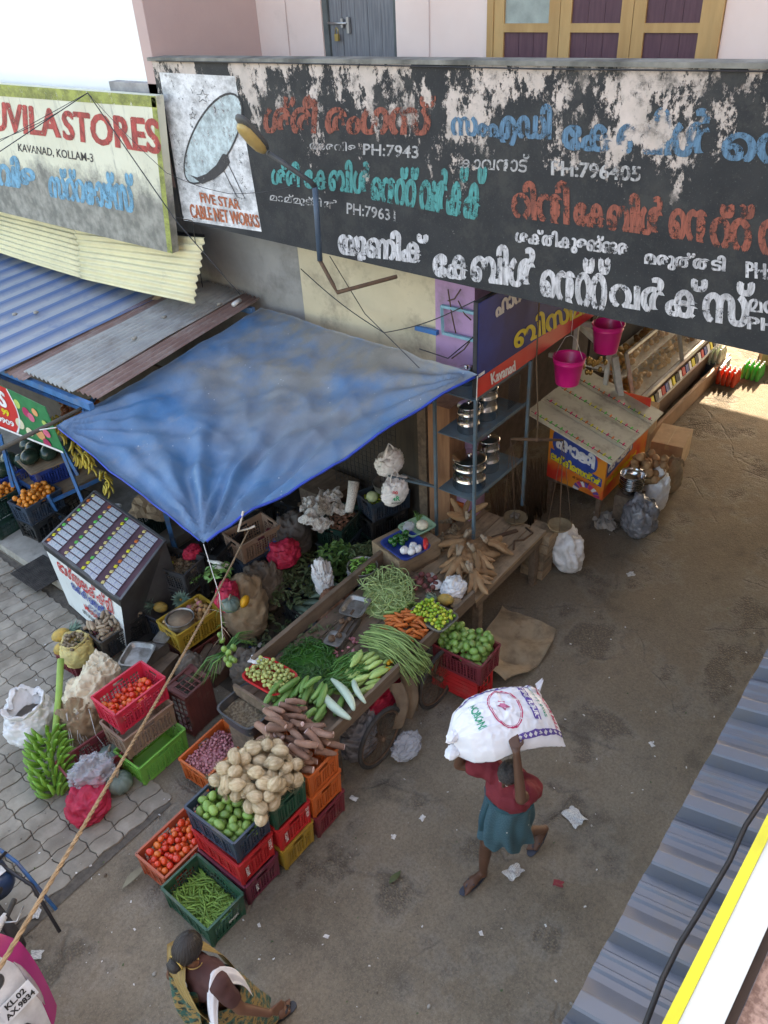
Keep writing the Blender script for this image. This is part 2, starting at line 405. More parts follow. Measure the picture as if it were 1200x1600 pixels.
w = MB(); w.bb(7.25, 18.8, 5.5, 5.7, 0, 4.15); w.build('passage_wall', mat('dim_plaster', (.25, .2, .17), .9, co='World'), gb)
w = MB(); w.bb(6.56, 18.8, -1.2, -1.0, 0, 4.15); w.build('passage_wall', CONC, gb)
w = MB(); w.bb(18.6, 18.8, -1.2, 8.42, 4.42, 9.6); w.build('rear_wall', PINK, gb)
# upper door
d = MB()
for k in range(5): d.bb(WX + .05, WX + .09, 6.33 + k * .19, 6.33 + (k + 1) * .19 - .006, 4.45, 6.95)
door = thing('door', None, None); del_ = [door.pop(k, None) for k in ('label', 'category')]; door.parent = gb
d = MB(); d.bb(WX + .02, WX + .12, 7.28, 7.357, 4.42, 7.0); d.bb(WX + .02, WX + .12, 6.273, 6.32, 4.42, 7.0); d.build('door_frame', mat('frame_grey', (.11, .125, .125), .7), door)
for k in range(5):
    d = MB(); d.bb(WX + .05 + .002 * (k % 2), WX + .09, 6.322 + k * .1915, 6.322 + (k + 1) * .1915 - .005, 4.45, 6.95); d.build('door_plank', GREYWOOD, door)
d = MB(); d.tube([(WX - .0, 7.27, 5.88), (WX - .0, 6.98, 5.88)], .012, 8); d.box((WX + .02, 7.06, 5.88), (.03, .03, .09)); d.box((WX + .02, 6.97, 5.86), (.035, .035, .16))
d.build('bolt', STEEL, door)
d = MB(); d.box((WX - .01, 7.13, 5.74), (.03, .055, .07)); d.tube([(WX - .01, 7.15, 5.77), (WX - .01, 7.15, 5.82), (WX - .01, 7.13, 5.84), (WX - .01, 7.11, 5.82), (WX - .01, 7.11, 5.77)], .006, 6); d.build('padlock', BRASS, door)
# window with three shutter leaves
d = MB(); Y0, Y1 = 2.725, 5.085
for yy in (Y0, Y1 - .075): d.bb(WX - .03, WX + .12, yy, yy + .075, 4.95, 7.0)
d.bb(WX - .04, WX + .12, Y0, Y1, 4.9, 4.95)
win = d.build('window', OCHRE, gb)
ly = (Y1 - Y0 - .15) / 3
for k in range(3):
    y0 = Y0 + .077 + k * ly; y1 = y0 + ly - .006
    d = MB(); s = .115
    d.bb(WX - .02, WX + .04, y0, y0 + s, 4.96, 7.0); d.bb(WX - .02, WX + .04, y1 - s, y1, 4.96, 7.0)
    for z0 in (4.962, 5.80, 6.72): d.bb(WX - .018, WX + .038, y0 + s, y1 - s, z0, z0 + .075)
    d.build('shutter_frame', OCHRE, win)
    for z0, z1 in ((5.037, 5.80), (5.875, 6.72)):
        if k == 2 and z0 > 5.5:
            g = MB(); g.bb(WX + .005, WX + .012, y0 + s, y1 - s, z0, z1); g.build('pane', mat('frosted_pane', (.32, .38, .36), .15, bmp=.05), win); continue
        n_ = 3; bw = (y1 - y0 - 2 * s) / n_
        for q in range(n_):
            g = MB(); g.bb(WX + .0 + .001 * q, WX + .025, y0 + s + q * bw + .002, y0 + s + (q + 1) * bw - .002, z0, z1); g.build('shutter_board', PLUM, win)
    for zz_ in (5.25, 6.5):
        g = MB(); g.tube([(WX - .028, y1 - .012, zz_), (WX - .028, y1 - .012, zz_ + .16)], .008, 6); g.build('hinge', IRON, win)

# ---- peeling paint shared by the board and its letters (same wear where both stand)
def peel_nodes(nt, zc=5.0, k=.085, sc=1.0):
    P = coords(nt, 'World')
    mp = N(nt, 'ShaderNodeMapping'); mp.inputs['Scale'].default_value = (1, 1.15, .75); nt.links.new(P, mp.inputs[0]); Q = mp.outputs[0]
    a = N(nt, 'ShaderNodeTexNoise'); a.inputs['Scale'].default_value = 1.1 * sc; a.inputs['Detail'].default_value = 14; a.inputs['Roughness'].default_value = .74; nt.links.new(Q, a.inputs[0])
    b_ = N(nt, 'ShaderNodeTexNoise'); b_.inputs['Scale'].default_value = 5.5; b_.inputs['Detail'].default_value = 10; b_.inputs['Roughness'].default_value = .8; nt.links.new(Q, b_.inputs[0])
    sx = N(nt, 'ShaderNodeSeparateXYZ'); nt.links.new(P, sx.inputs[0])
    g = math_n(nt, 'MULTIPLY', math_n(nt, 'SUBTRACT', sx.outputs[2], zc), k)
    v = math_n(nt, 'ADD', math_n(nt, 'ADD', math_n(nt, 'MULTIPLY', a.outputs['Fac'], .62), math_n(nt, 'MULTIPLY', b_.outputs['Fac'], .38)), g)
    r = N(nt, 'ShaderNodeMapRange'); r.inputs[1].default_value = .545; r.inputs[2].default_value = .556; nt.links.new(v, r.inputs[0])
    r2 = N(nt, 'ShaderNodeMapRange'); r2.inputs[1].default_value = .46; r2.inputs[2].default_value = .56; nt.links.new(v, r2.inputs[0])
    return P, r.outputs[0], r2.outputs[0]
def board_black():
    m, nt, bs = new_mat('peeling_black_paint'); P, f, near = peel_nodes(nt)
    blk = mixc(nt, noise_fac(nt, P, 3, lo=.3, hi=.7), (.016, .019, .023), (.032, .035, .038))
    blk = mixc(nt, math_n(nt, 'MULTIPLY', noise_fac(nt, P, 60, detail=4, rough=.8, lo=.61, hi=.66), .3), blk, (.30, .29, .28))
    pla = mixc(nt, noise_fac(nt, P, 6, detail=8, lo=.3, hi=.7), (.62, .54, .49), (.42, .37, .33))
    c = mixc(nt, f, blk, pla)
    grime = math_n(nt, 'MULTIPLY', noise_fac(nt, P, 2.0, detail=10, rough=.8, lo=.50, hi=.60), .8)
    c = mixc(nt, grime, c, (.045, .047, .046))
    nt.links.new(c, bs.inputs['Base Color']); bs.inputs['Roughness'].default_value = .62; bs.inputs['Specular IOR Level'].default_value = .35
    bump(nt, bs, math_n(nt, 'SUBTRACT', noise_fac(nt, P, 40, lo=0, hi=1), f), .5, .004); return m
def worn_letter(name, col, wear=.35, peel=True, streak=14):
    m, nt, bs = new_mat(name)
    P, f, near = peel_nodes(nt)
    st = noise_fac(nt, P, 4, detail=8, rough=.75, lo=.40, hi=.62, stretch=(1, streak, 1.6))
    c = mixc(nt, math_n(nt, 'MULTIPLY', st, .75), col, tuple(x * .22 + .015 for x in col))
    nt.links.new(c, bs.inputs['Base Color']); bs.inputs['Roughness'].default_value = .65
    chip = math_n(nt, 'MULTIPLY', noise_fac(nt, P, 9, detail=10, rough=.85, lo=.52 + .14 * (.5 - wear), hi=.56 + .14 * (.5 - wear)), 1.0)
    a = math_n(nt, 'SUBTRACT', 1.0, math_n(nt, 'MAXIMUM', math_n(nt, 'MULTIPLY', f, noise_fac(nt, P, 2.4, detail=8, lo=.40, hi=.52)) if peel else 0.0, chip))
    nt.links.new(a, bs.inputs['Alpha']); return m

SX = 6.4
TL, TR, BR, BL = atx(237, 95, SX), atx(1200, 107, SX), atx(1200, 555, SX), atx(285, 345, SX)
ext = 2.2
TR2 = TR + (TR - TL).normalized() * ext; BR2 = BR + (BR - BL).normalized() * ext
def slab(name, quad, th, m, parent=None, **k):
    back = [q + Vector((th, 0, 0)) for q in quad]; b = MB(); b.add(list(quad) + back, [(3, 2, 1, 0), (4, 5, 6, 7), (0, 1, 5, 4), (1, 2, 6, 5), (2, 3, 7, 6), (3, 0, 4, 7)])
    return b.build(name, m, parent, **k)
BLK = board_black()
sb = thing('painted_signboard', 'long black concrete signboard with peeling paint and large Malayalam lettering across the upper storey', 'signboard')
panel = slab('panel', (TL, TR2, BR2, BL), .14, BLK, sb)
q = [TL + Vector((-.03, .04, 0)), TR2 + Vector((-.03, 0, 0)), TR2 + Vector((-.03, 0, .035)), TL + Vector((-.03, .04, .035))]
b = MB(); b.add(q + [v + Vector((.22, 0, 0)) for v in q], [(0, 1, 2, 3), (7, 6, 5, 4), (0, 4, 5, 1), (1, 5, 6, 2), (2, 6, 7, 3), (3, 7, 4, 0)]); b.build('coping', mat('mossy_coping', (.28, .28, .25), .9, (.1, .1, .09), 3, co='World', bmp=.5), sb)
def ptext(txt, quad_px, X, m, parent, bold=.02, lift=.0, nm='lettering'):
    qd = [atx(x, y, X) for x, y in quad_px]
    return text_on(qd, txt, 0, 1, 0, 1, m, parent, lift=.004 + lift, bold=bold, name=nm)
# reverse slope: text_on normal points to the street because the quad runs left to right seen from the street
L_RED = worn_letter('red_brown_letters', (.34, .095, .06), .55); L_BLUE = worn_letter('blue_letters', (.10, .23, .36), .42)
L_TEAL = worn_letter('teal_letters', (.06, .34, .33), .38); L_WHITE = worn_letter('white_letters', (.66, .66, .68), .36, streak=10); L_GREY = worn_letter('pale_letters', (.5, .5, .5), .45)
T = lambda t, q, m, bold=.03: ptext(t, q, SX, m, sb, min(bold, .038))
T('ശ്രീ രംഗസ്', [(415, 150), (680, 148), (676, 212), (412, 208)], L_RED, .045)
T('സംഎഡി', [(706, 170), (862, 163), (860, 232), (706, 222)], L_BLUE, .05)
T('േകബിൾ', [(880, 178), (1112, 165), (1112, 248), (880, 234)], L_BLUE, .05)
T('െനറ്റ്', [(1130, 190), (1380, 180), (1380, 272), (1130, 250)], L_BLUE, .05)
T('കാവനാട്', [(718, 243), (828, 240), (826, 270), (716, 262)], L_GREY, .02)
T('PH:796405', [(862, 250), (1002, 260), (1000, 284), (862, 274)], L_GREY, .03)
T('PH:7943', [(568, 224), (655, 228), (654, 248), (568, 242)], L_GREY, .02)
T('അരവിള', [(484, 218), (556, 222), (556, 240), (484, 236)], L_GREY, .02)
T('ശ്രീ േകബിൾ', [(425, 254), (578, 250), (578, 305), (425, 288)], L_TEAL, .045)
T('െനറ്റ് വർക്ക്', [(582, 262), (760, 262), (754, 346), (580, 312)], L_TEAL, .045)
T('മാമ്മൂട്ടിൽ', [(422, 300), (528, 312), (528, 330), (422, 316)], L_GREY, .02)
T('PH:79631', [(542, 316), (618, 328), (618, 346), (542, 334)], L_GREY, .02)
T('റിനി', [(800, 284), (888, 283), (888, 352), (802, 340)], L_RED, .05)
T('േകബിൾ െന', [(898, 300), (1106, 306), (1104, 380), (898, 352)], L_RED, .045)
T('റ്റ് വർക്', [(1112, 320), (1330, 320), (1330, 420), (1112, 385)], L_RED, .045)
T('ശക്തികുളങ്ങര', [(806, 355), (982, 372), (980, 406), (806, 384)], L_WHITE, .035)
T('മരുത്തടി', [(1008, 388), (1134, 400), (1132, 430), (1008, 418)], L_WHITE, .035)
T('PH:79', [(1166, 408), (1232, 416), (1232, 440), (1166, 434)], L_WHITE, .03)
T('യൂണിക്', [(530, 352), (668, 366), (666, 424), (530, 408)], L_WHITE, .05)
T('േകബിൾ', [(678, 380), (838, 384), (836, 452), (678, 432)], L_WHITE, .05)
T('െനറ്റ്', [(846, 404), (952, 404), (950, 488), (846, 462)], L_WHITE, .05)
T('വർക്സ്', [(954, 428), (1178, 442), (1174, 514), (954, 478)], L_WHITE, .05)
T('മരു', [(1170, 466), (1230, 472), (1230, 500), (1170, 494)], L_WHITE, .03)
T('PH:', [(1168, 494), (1226, 500), (1226, 520), (1168, 514)], L_WHITE, .03)
# white picture panel with satellite dish
WP = worn_letter('white_panel_paint', (.74, .75, .76), .12, peel=False, streak=1)
wq = [atx(x, y, SX) for x, y in ((249, 113), (367, 119), (409, 362), (287, 344))]
poly_on(wq, [(0, 0), (1, 0), (1, 1), (0, 1)], WP, sb, .002, 'picture_panel')
DKP = worn_letter('black_line_paint', (.05, .05, .055), .2, peel=False, streak=2); PALE = worn_letter('pale_blue_paint', (.55, .66, .68), .4, peel=False, streak=2)
def uvp(px, py, quad_px):   # position of a photo point inside a painted panel
    (ax_, ay), (bx, by), (cx_, cy_), (dx, dy) = quad_px; best = None
    u = v = .5
    for _ in range(30):
        x = (ax_ * (1 - u) + bx * u) * (1 - v) + (dx * (1 - u) + cx_ * u) * v; y = (ay * (1 - u) + by * u) * (1 - v) + (dy * (1 - u) + cy_ * u) * v
        u += (px - x) / 130; v += (py - y) / 240
    return u, v
wpx = ((249, 113), (367, 119), (409, 362), (287, 344))
disc = []
for k in range(33):
    a = 2 * math.pi * k / 32; ca, sa = math.cos(a) * 76, math.sin(a) * 32; t = R(-63)
    disc.append(uvp(333 + ca * math.cos(t) - sa * math.sin(t), 213 + ca * math.sin(t) + sa * math.cos(t), wpx))
poly_on(wq, disc[:-1], PALE, sb, .004, 'painted_dish')
line_on(wq, disc, .022, DKP, sb, .006)
poly_on(wq, [uvp(*p, wpx) for p in ((298, 268), (318, 283), (338, 274), (352, 262), (361, 248), (357, 236), (350, 234), (340, 252), (325, 266), (310, 272))], DKP, sb, .008, 'painted_dish_base')
line_on(wq, [uvp(*p, wpx) for p in ((356, 246), (384, 307), (372, 304), (352, 262))], .012, DKP, sb, .007)
for sx_, sy_, r_ in ((319, 148, 10), (303, 176, 6)):
    st = []
    for k in range(11):
        a = math.pi * (k / 5 - .5); rr_ = r_ if k % 2 == 0 else r_ * .42; st.append(uvp(sx_ + rr_ * math.cos(a), sy_ + rr_ * math.sin(a), wpx))
    line_on(wq, st, .008, DKP, sb, .006, 'painted_star')
L_OR = worn_letter('orange_letters', (.55, .16, .07), .35, peel=False)
ptext('FIVE STAR', [(312, 300), (374, 312), (377, 328), (315, 316)], SX, L_OR, sb, .03, .004); ptext('CABLE NET WORKS', [(296, 318), (404, 336), (407, 356), (300, 340)], SX, L_OR, sb, .03, .004)

# ---- left neighbour: white building and its STORES board
wb = thing('white_building', 'bright white plastered building left of the gateway above the stores board', 'building')
w = MB(); w.bb(6.55, 9, 8.62, 22, 5.2, 9.8); w.build('wall', WHITEP, wb)
w = MB(); w.bb(6.42, 6.9, 8.25, 9.35, 4.9, 5.42); w.build('ledge', mat('stained_ledge', (.45, .43, .42), .9, (.25, .24, .24), 3, co='World'), wb)
w = MB(); w.bb(7.25, 7.45, 8.62, 22, 0, 5.2); w.build('lower_wall', GREYW, wb)
QX = 6.2
sq = [atx(-260, 112, QX), atx(243, 150, QX), atx(269, 396, QX), atx(-260, 268, QX)]
def board_stores():
    m, nt, bs = new_mat('stores_board_paint'); P = coords(nt, 'World')
    sx = N(nt, 'ShaderNodeSeparateXYZ'); nt.links.new(P, sx.inputs[0])
    cr_ = mixc(nt, noise_fac(nt, P, 2, lo=.3, hi=.7), (.70, .70, .56), (.62, .61, .47))
    thr = math_n(nt, 'ADD', sx.outputs[2], math_n(nt, 'MULTIPLY', math_n(nt, 'SUBTRACT', noise_fac(nt, P, 2.6, detail=12, rough=.75, lo=.2, hi=.8), .5), .7))
    r = N(nt, 'ShaderNodeMapRange'); r.inputs[1].default_value = 4.45; r.inputs[2].default_value = 4.2; nt.links.new(thr, r.inputs[0])
    g = mixc(nt, noise_fac(nt, P, 7, detail=10, lo=.35, hi=.6), (.30, .29, .26), (.12, .12, .11))
    c = mixc(nt, math_n(nt, 'MULTIPLY', r.outputs[0], .9), cr_, g)
    c = mixc(nt, math_n(nt, 'MULTIPLY', noise_fac(nt, P, 3, detail=9, rough=.75, lo=.56, hi=.66, stretch=(1, 4, .5)), .55), c, (.25, .25, .22))
    nt.links.new(c, bs.inputs['Base Color']); bs.inputs['Roughness'].default_value = .8; bump(nt, bs, noise_fac(nt, P, 40, lo=0, hi=1), .3, .003); return m
ss = thing('stores_signboard', 'cream and green STORES board with mould-blackened lower half on the left', 'signboard')
slab('panel', sq, .11, board_stores(), ss)
GREEN_B = worn_letter('green_border_paint', (.36, .40, .10), .25, peel=False, streak=1)
for pq in (((-260, 112), (243, 150), (245, 168), (-260, 131)), ((236, 152), (244, 152), (270, 396), (262, 394))):
    qd = [atx(x, y, QX) for x, y in pq]; poly_on(qd, [(0, 0), (1, 0), (1, 1), (0, 1)], GREEN_B, ss, .003, 'painted_border')
L_R2 = worn_letter('red_letters_fresh', (.52, .08, .07), .28, peel=False, streak=3); L_K = worn_letter('black_letters', (.04, .04, .045), .12, peel=False); L_B2 = worn_letter('sky_blue_letters', (.16, .42, .60), .3, peel=False, streak=3)
T2 = lambda t, q, m, bold=.03: ptext(t, q, QX, m, ss, bold)
T2('UVILA', [(-14, 158), (92, 172), (95, 216), (-12, 204)], L_R2, .05); T2('STORES', [(97, 173), (247, 187), (252, 242), (100, 218)], L_R2, .045)
T2('KAVANAD, KOLLAM-3', [(28, 224), (145, 240), (147, 256), (29, 238)], L_K, .02)
T2('വിള', [(-4, 240), (52, 250), (56, 308), (-2, 300)], L_B2, .05); T2('സ്റ്റോഴ്സ്', [(76, 262), (206, 272), (212, 334), (78, 308)], L_B2, .05)

# ---- corrugated awning sheets
def corrugated(name, c00, c10, c11, c01, nwave, amp, m, parent=None, sharp=False, sag=0.0, nu=8, wob=0.0, **k):
    """c00->c10 runs along the corrugations, c00->c01 across them"""
    c00, c10, c11, c01 = map(Vector, (c00, c10, c11, c01)); nrm = (c10 - c00).cross(c01 - c00).normalized()
    if nrm.z < 0: nrm = -nrm
    per = 8 if not sharp else 6; nv = nwave * per; b = MB(); sd_ = U(0, 50)
    def fn(u, v):
        p = (c00 * (1 - u) + c10 * u) * (1 - v) + (c01 * (1 - u) + c11 * u) * v
        ph = (v * nwave) % 1.0
        if sharp: h = amp * (1 if ph < .18 else (max(0, 1 - (ph - .18) / .08) if ph < .26 else (0 if ph < .92 else (ph - .92) / .08)))
        else: h = amp * .5 * (1 + math.sin(2 * math.pi * ph))
        return p + nrm * (h - sag * 4 * u * (1 - u) + wob * noise.noise(Vector((u * 3, v * 4, sd_))))
    b.grid(fn, nu, nv, smooth=not sharp); n = len(b.v); th = nrm * -.0025
    vs = [Vector(v) + th for v in b.v]; W = nv + 1
    f2 = [tuple(reversed(f)) for f in b.f]; b.add(vs, f2, 0, not sharp)
    edge = [(j, j + 1) for j in range(nv)] + [(nu * W + j + 1, nu * W + j) for j in range(nv)]
    b.f += [(e[0], e[1], n + e[1], n + e[0]) for e in edge]; b.m += [0] * len(edge); b.sm += [False] * len(edge)
    return b.build(name, m, parent, **k)
YEL = mat('cream_sheet', (.70, .64, .40), .6, (.60, .55, .35), 2, dirt=(.3, .29, .22), dirt_scale=2.2, dirt_lo=.58, dirt_hi=.8, bmp=.2, co='World')
aw = thing('corrugated_awning', 'pale yellow corrugated awning sheet hanging below the stores board', 'awning')
corrugated('sheet', atx(-40, 320, 6.62), atx(128, 362, 6.55), atx(140, 440, 6.1), atx(-50, 380, 6.1), 9, .035, YEL, aw, wob=.03)
corrugated('sheet', atx(120, 358, 6.5), atx(322, 372, 6.5), atx(305, 476, 6.05), atx(128, 436, 6.05), 9, .035, YEL, aw, wob=.04)
b = MB(); b.beam(atx(-40, 325, 6.7), atx(318, 370, 6.7), .05, .05); b.build('batten', IRON, aw)

BLUES = mat('blue_sheet', (.10, .20, .42), .5, (.13, .235, .44), 1.5, dirt=(.42, .43, .44), dirt_scale=2.6, dirt_lo=.40, dirt_hi=.64, bmp=.2, co='World')
def blue_sheet_mat():
    m, nt, bs = new_mat('blue_trapezoid_sheet'); P = coords(nt, 'World'); c = mixc(nt, noise_fac(nt, P, 1.2, lo=.3, hi=.7), (.065, .135, .30), (.09, .16, .31))
    up = N(nt, 'ShaderNodeAttribute'); up.attribute_name = 'valley'
    d_ = math_n(nt, 'MULTIPLY', up.outputs['Fac'], noise_fac(nt, P, 2.2, detail=10, rough=.7, lo=.18, hi=.5)); c = mixc(nt, math_n(nt, 'MULTIPLY', d_, .82), c, (.40, .41, .42))
    nt.links.new(c, bs.inputs['Base Color']); bs.inputs['Roughness'].default_value = .5; return m
GREYS = mat('grey_sheet', (.40, .41, .40), .55, (.30, .31, .31), 2.5, dirt=(.2, .175, .15), dirt_scale=2.4, dirt_lo=.5, dirt_hi=.78, bmp=.2, metal=.15, co='World', stretch=(1, 1, 1))
BROWNS = mat('brown_sheet', (.20, .125, .11), .6, (.25, .17, .15), 3, dirt=(.3, .27, .25), dirt_scale=3, bmp=.2, co='World')
st_roof = thing('corrugated_roof', 'blue ribbed sheet and grey corrugated sheets with brown edges roofing the fruit stall', 'stall roof')
BM = blue_sheet_mat()
bs_ = corrugated('blue_sheet', (3.93, 9.24, 2.58), (6.95, 9.24, 2.78), (6.95, 16.5, 2.78), (3.93, 16.5, 2.58), 18, .05, BM, st_roof, sharp=True, nu=4)
at_ = bs_.data.attributes.new('valley', 'FLOAT', 'POINT')
for i, v in enumerate(bs_.data.vertices):
    base = 2.58 + (v.co.x - 3.93) / 3.02 * .2; at_.data[i].value = 1.0 if v.co.z - base < .03 else 0.0
corrugated('brown_sheet', (4.02, 8.86, 2.575), (6.95, 9.02, 2.80), (6.95, 9.34, 2.84), (4.05, 9.34, 2.56), 4, .03, BROWNS, st_roof)
corrugated('grey_sheet', (4.12, 7.98, 2.62), (6.98, 8.12, 2.86), (6.98, 8.95, 2.88), (4.12, 8.98, 2.63), 11, .038, GREYS, st_roof, wob=.02)
corrugated('brown_sheet', (4.22, 7.66, 2.575), (6.98, 7.84, 2.82), (6.98, 8.16, 2.84), (4.2, 8.04, 2.595), 4, .038, BROWNS, st_roof, wob=.01)
b = MB(); b.beam((4.15, 7.7, 2.52), (4.0, 16.3, 2.52), .06, .08); b.beam((6.8, 7.8, 2.74), (6.8, 16.3, 2.7), .06, .08); b.build('rafter', mat('blue_paint', (.06, .20, .44), .5, dirt=(.2, .2, .2)), st_roof)

# ---- camera side: building of the balcony the picture is taken from
cb = thing('balcony_building', 'near side building whose balcony overlooks the lane at bottom right', 'building')
w = MB(); w.bb(-7, 6.3, -3.2, -1.6, 0, 10.5); w.build('wall', PINK, cb)
w = MB(); w.bb(-1.2, 2.6, -1.6, -.62, 4.82, 4.98); w.build('balcony_floor', CONC, cb)
STEELBLUE = mat('slate_sheet', (.125, .14, .17), .42, (.10, .115, .145), 1.2, dirt=(.13, .125, .12), dirt_scale=4, dirt_lo=.5, dirt_hi=.8, bmp=.15, metal=.1, co='World')
can = thing('lean_to_awning', 'slate blue ribbed metal awning along the bottom right edge with a black cable across it', 'awning')
for k in range(5):
    x0 = .35 + k * 1.13
    def ridge(name, x0=x0):
        b = MB(); prof = [(j * .38 + a, h) for j in range(3) for a, h in ((0, 0), (.02, 0), (.035, .075), (.045, .085), (.11, .085), (.12, .08), (.215, 0), (.25, 0), (.262, .010), (.28, .010), (.29, 0), (.325, 0), (.335, .010), (.35, .010), (.36, 0))] + [(1.15, 0)]
        def fn(u, v):
            i = min(int(round(v * (len(prof) - 1))), len(prof) - 1); px_, h = prof[i]
            y = .47 - 1.85 * u + (.015 if h < .02 else .0)
            return (x0 + px_ + .0015 * 0, y, 2.98 + .45 * u + h + (.006 if i == 0 else 0))
        b.grid(fn, 4, len(prof) - 1, smooth=False); return b.build(name, STEELBLUE, can)
    ridge('roof_sheet')
b = MB(); b.beam((.2, .3, 2.93), (6.1, .3, 2.93), .05, .05); b.beam((.2, -1.3, 3.3), (6.1, -1.3, 3.3), .05, .05); b.build('purlin', IRON, can)
lg = thing('balcony_ledge', 'white painted board with a yellow edge strip at the bottom right corner', 'ledge')
A1, A2 = at(1000, 1668, 4.85), at(1240, 1192, 4.85); di = (A2 - A1).normalized(); nn = Vector((di.y, -di.x, 0))
def plank(name, a, b_, o0, o1, z0, z1, m, par):
    vs = [a + nn * o0, b_ + nn * o0, b_ + nn * o1, a + nn * o1]; q = MB(); q.add([(v.x, v.y, z0) for v in vs] + [(v.x, v.y, z1) for v in vs], [(0, 3, 2, 1), (4, 5, 6, 7), (0, 1, 5, 4), (1, 2, 6, 5), (2, 3, 7, 6), (3, 0, 4, 7)]); return q.build(name, m, par)
plank('edge_strip', A1, A2, 0, .022, 4.80, 4.855, mat('yellow_paint', (.50, .52, .01), .5, co='World', bmp=0), lg)
plank('board', A1, A2, .0225, .088, 4.80, 4.85, mat('white_board', (.42, .50, .54), .5, (.38, .46, .5), 3, co='World', bmp=.05), lg)
plank('dark_joint', A1, A2, .0885, .105, 4.76, 4.82, mat('dark_joint', (.03, .02, .018), .8), lg)
plank('stone_sill', A1, A2, .106, .5, 4.74, 4.80, mat('red_granite', (.30, .22, .2), .7, (.14, .09, .08), 60, lo=.4, hi=.6, bmp=.3, bscale=80), lg)
cbl = [at(1215, 1215, 3.36), at(1165, 1290, 3.33), at(1140, 1345, 3.3), at(1090, 1430, 3.27), at(1062, 1475, 3.22), at(1035, 1530, 3.2), at(1005, 1610, 3.2)]
MB().tube(cbl, .011, 8).build('power_cable', mat('black_rubber', (.02, .02, .022), .5, bmp=0), label='thin black power cable lying across the slate blue awning at bottom right', cat='cable')
# ================================================================ CRATES
def crate_mesh(L=.60, W=.40, H=.29, style=0):
    """ventilated plastic crate: tapered lattice walls, solid corner posts, rim flange, ribbed floor; origin at the bottom centre, long side on x"""
    b = MB(); t = .008; tp = .018
    def wall(a, c, n_, closed_lo, closed_hi, nx, nz):
        # a, c: ends of the wall at the rim (x, y); n_: outward normal
        a, c = Vector((*a, 0)), Vector((*c, 0)); d = (c - a); Lw = d.length; d.normalize(); n_ = Vector((*n_, 0))
        def P(s, z, o=0): return a + d * s + n_ * (o - tp * (1 - z / H)) + Vector((0, 0, z))
        def panel(s0, s1, z0, z1, o0=0, o1=None):
            o1 = t if o1 is None else o1
            vs = [P(s, z, o) for o in (-o0 - o1, -o0) for s, z in ((s0, z0), (s1, z0), (s1, z1), (s0, z1))]
            b.add(vs, [(0, 3, 2, 1), (4, 5, 6, 7), (0, 1, 5, 4), (1, 2, 6, 5), (2, 3, 7, 6), (3, 0, 4, 7)])
        cp = .055
        panel(0, cp, 0, H); panel(Lw - cp, Lw, 0, H)
        z0, z1 = closed_lo, H - closed_hi
        panel(cp, Lw - cp, 0, z0); 
        # handle gap in the top band
        hw = .06
        panel(cp, Lw / 2 - hw, z1, H - .03); panel(Lw / 2 + hw, Lw - cp, z1, H - .03); panel(cp, Lw - cp, H - .03, H)
        ww = Lw - 2 * cp
        for i in range(nx + 1):
            s = cp + ww * i / nx; w_ = .005 if i % 3 else .010
            panel(max(s - w_, cp), min(s + w_, Lw - cp), z0, z1, 0 if i % 3 else -.006, t if i % 3 else t + .006)
        for j in range(1, nz):
            z = z0 + (z1 - z0) * j / nz; w_ = .0035
            panel(cp, Lw - cp, z - w_, z + w_, .001)
        for s in (cp * .5, Lw - cp * .5): panel(s - .02, s + .02, .0, H - .02, -.007, .006)
        panel(0, Lw, H - .022, H, -.012, .011); panel(0, Lw, z1 - .006, z1 + .004, -.006, .006)
        panel(0.02, Lw - .02, .004, .016, -.006, .006)
    x, y = L / 2 - .012, W / 2 - .012
    nz = 5 if style == 0 else 3; nx = 12 if style == 0 else 6
    wall((-x, -y), (x, -y), (0, -1), .03, .075, nx, nz); wall((x, y), (-x, y), (0, 1), .03, .075, nx, nz)
    wall((x, -y), (x, y), (1, 0), .03, .085, nx * 2 // 3, nz); wall((-x, y), (-x, -y), (-1, 0), .03, .085, nx * 2 // 3, nz)
    xi, yi = x - tp - t, y - tp - t
    b.bb(-xi, xi, -yi, yi, .004, .010)
    for i in range(6): b.bb(-xi, xi, -yi + 2 * yi * (i + .5) / 6 - .004, -yi + 2 * yi * (i + .5) / 6 + .004, 0, .004)
    return b
CR = [crate_mesh(style=s) for s in (0, 1)]
def plastic(name, col, dirtc=(.16, .13, .10), amt=.62):
    return mat('plastic_' + name, col, .42, tuple(x * .8 for x in col), 3, rnd=.06, dirt=dirtc, dirt_scale=3.5, dirt_lo=amt - .1, dirt_hi=amt + .2, bmp=.15, bscale=60, co='Object', spec=.45)
PL = dict(green=plastic('green', (.022, .095, .055)), navy=plastic('navy', (.035, .055, .085)), red=plastic('red', (.55, .028, .03), amt=.66), maroon=plastic('maroon', (.20, .03, .04)),
          orange=plastic('orange', (.58, .13, .03), amt=.66), tomato=plastic('salmon', (.50, .11, .05)), yellow=plastic('yellow', (.38, .24, .035)), purple=plastic('purple', (.17, .03, .055)),
          lime=plastic('bright_green', (.16, .44, .07), amt=.64), brown=plastic('brown', (.25, .12, .06)), pink=plastic('pink_red', (.60, .03, .065), amt=.7), choc=plastic('chocolate', (.12, .035, .03)),
          black=plastic('black', (.022, .024, .026)), grey=plastic('grey', (.06, .063, .068)), blue=plastic('blue', (.02, .06, .32)), mustard=plastic('mustard', (.45, .30, .04)), dgreen=plastic('dark_green', (.012, .045, .035)),
          ltbrown=plastic('light_brown', (.30, .20, .14)))
CMESH = {}
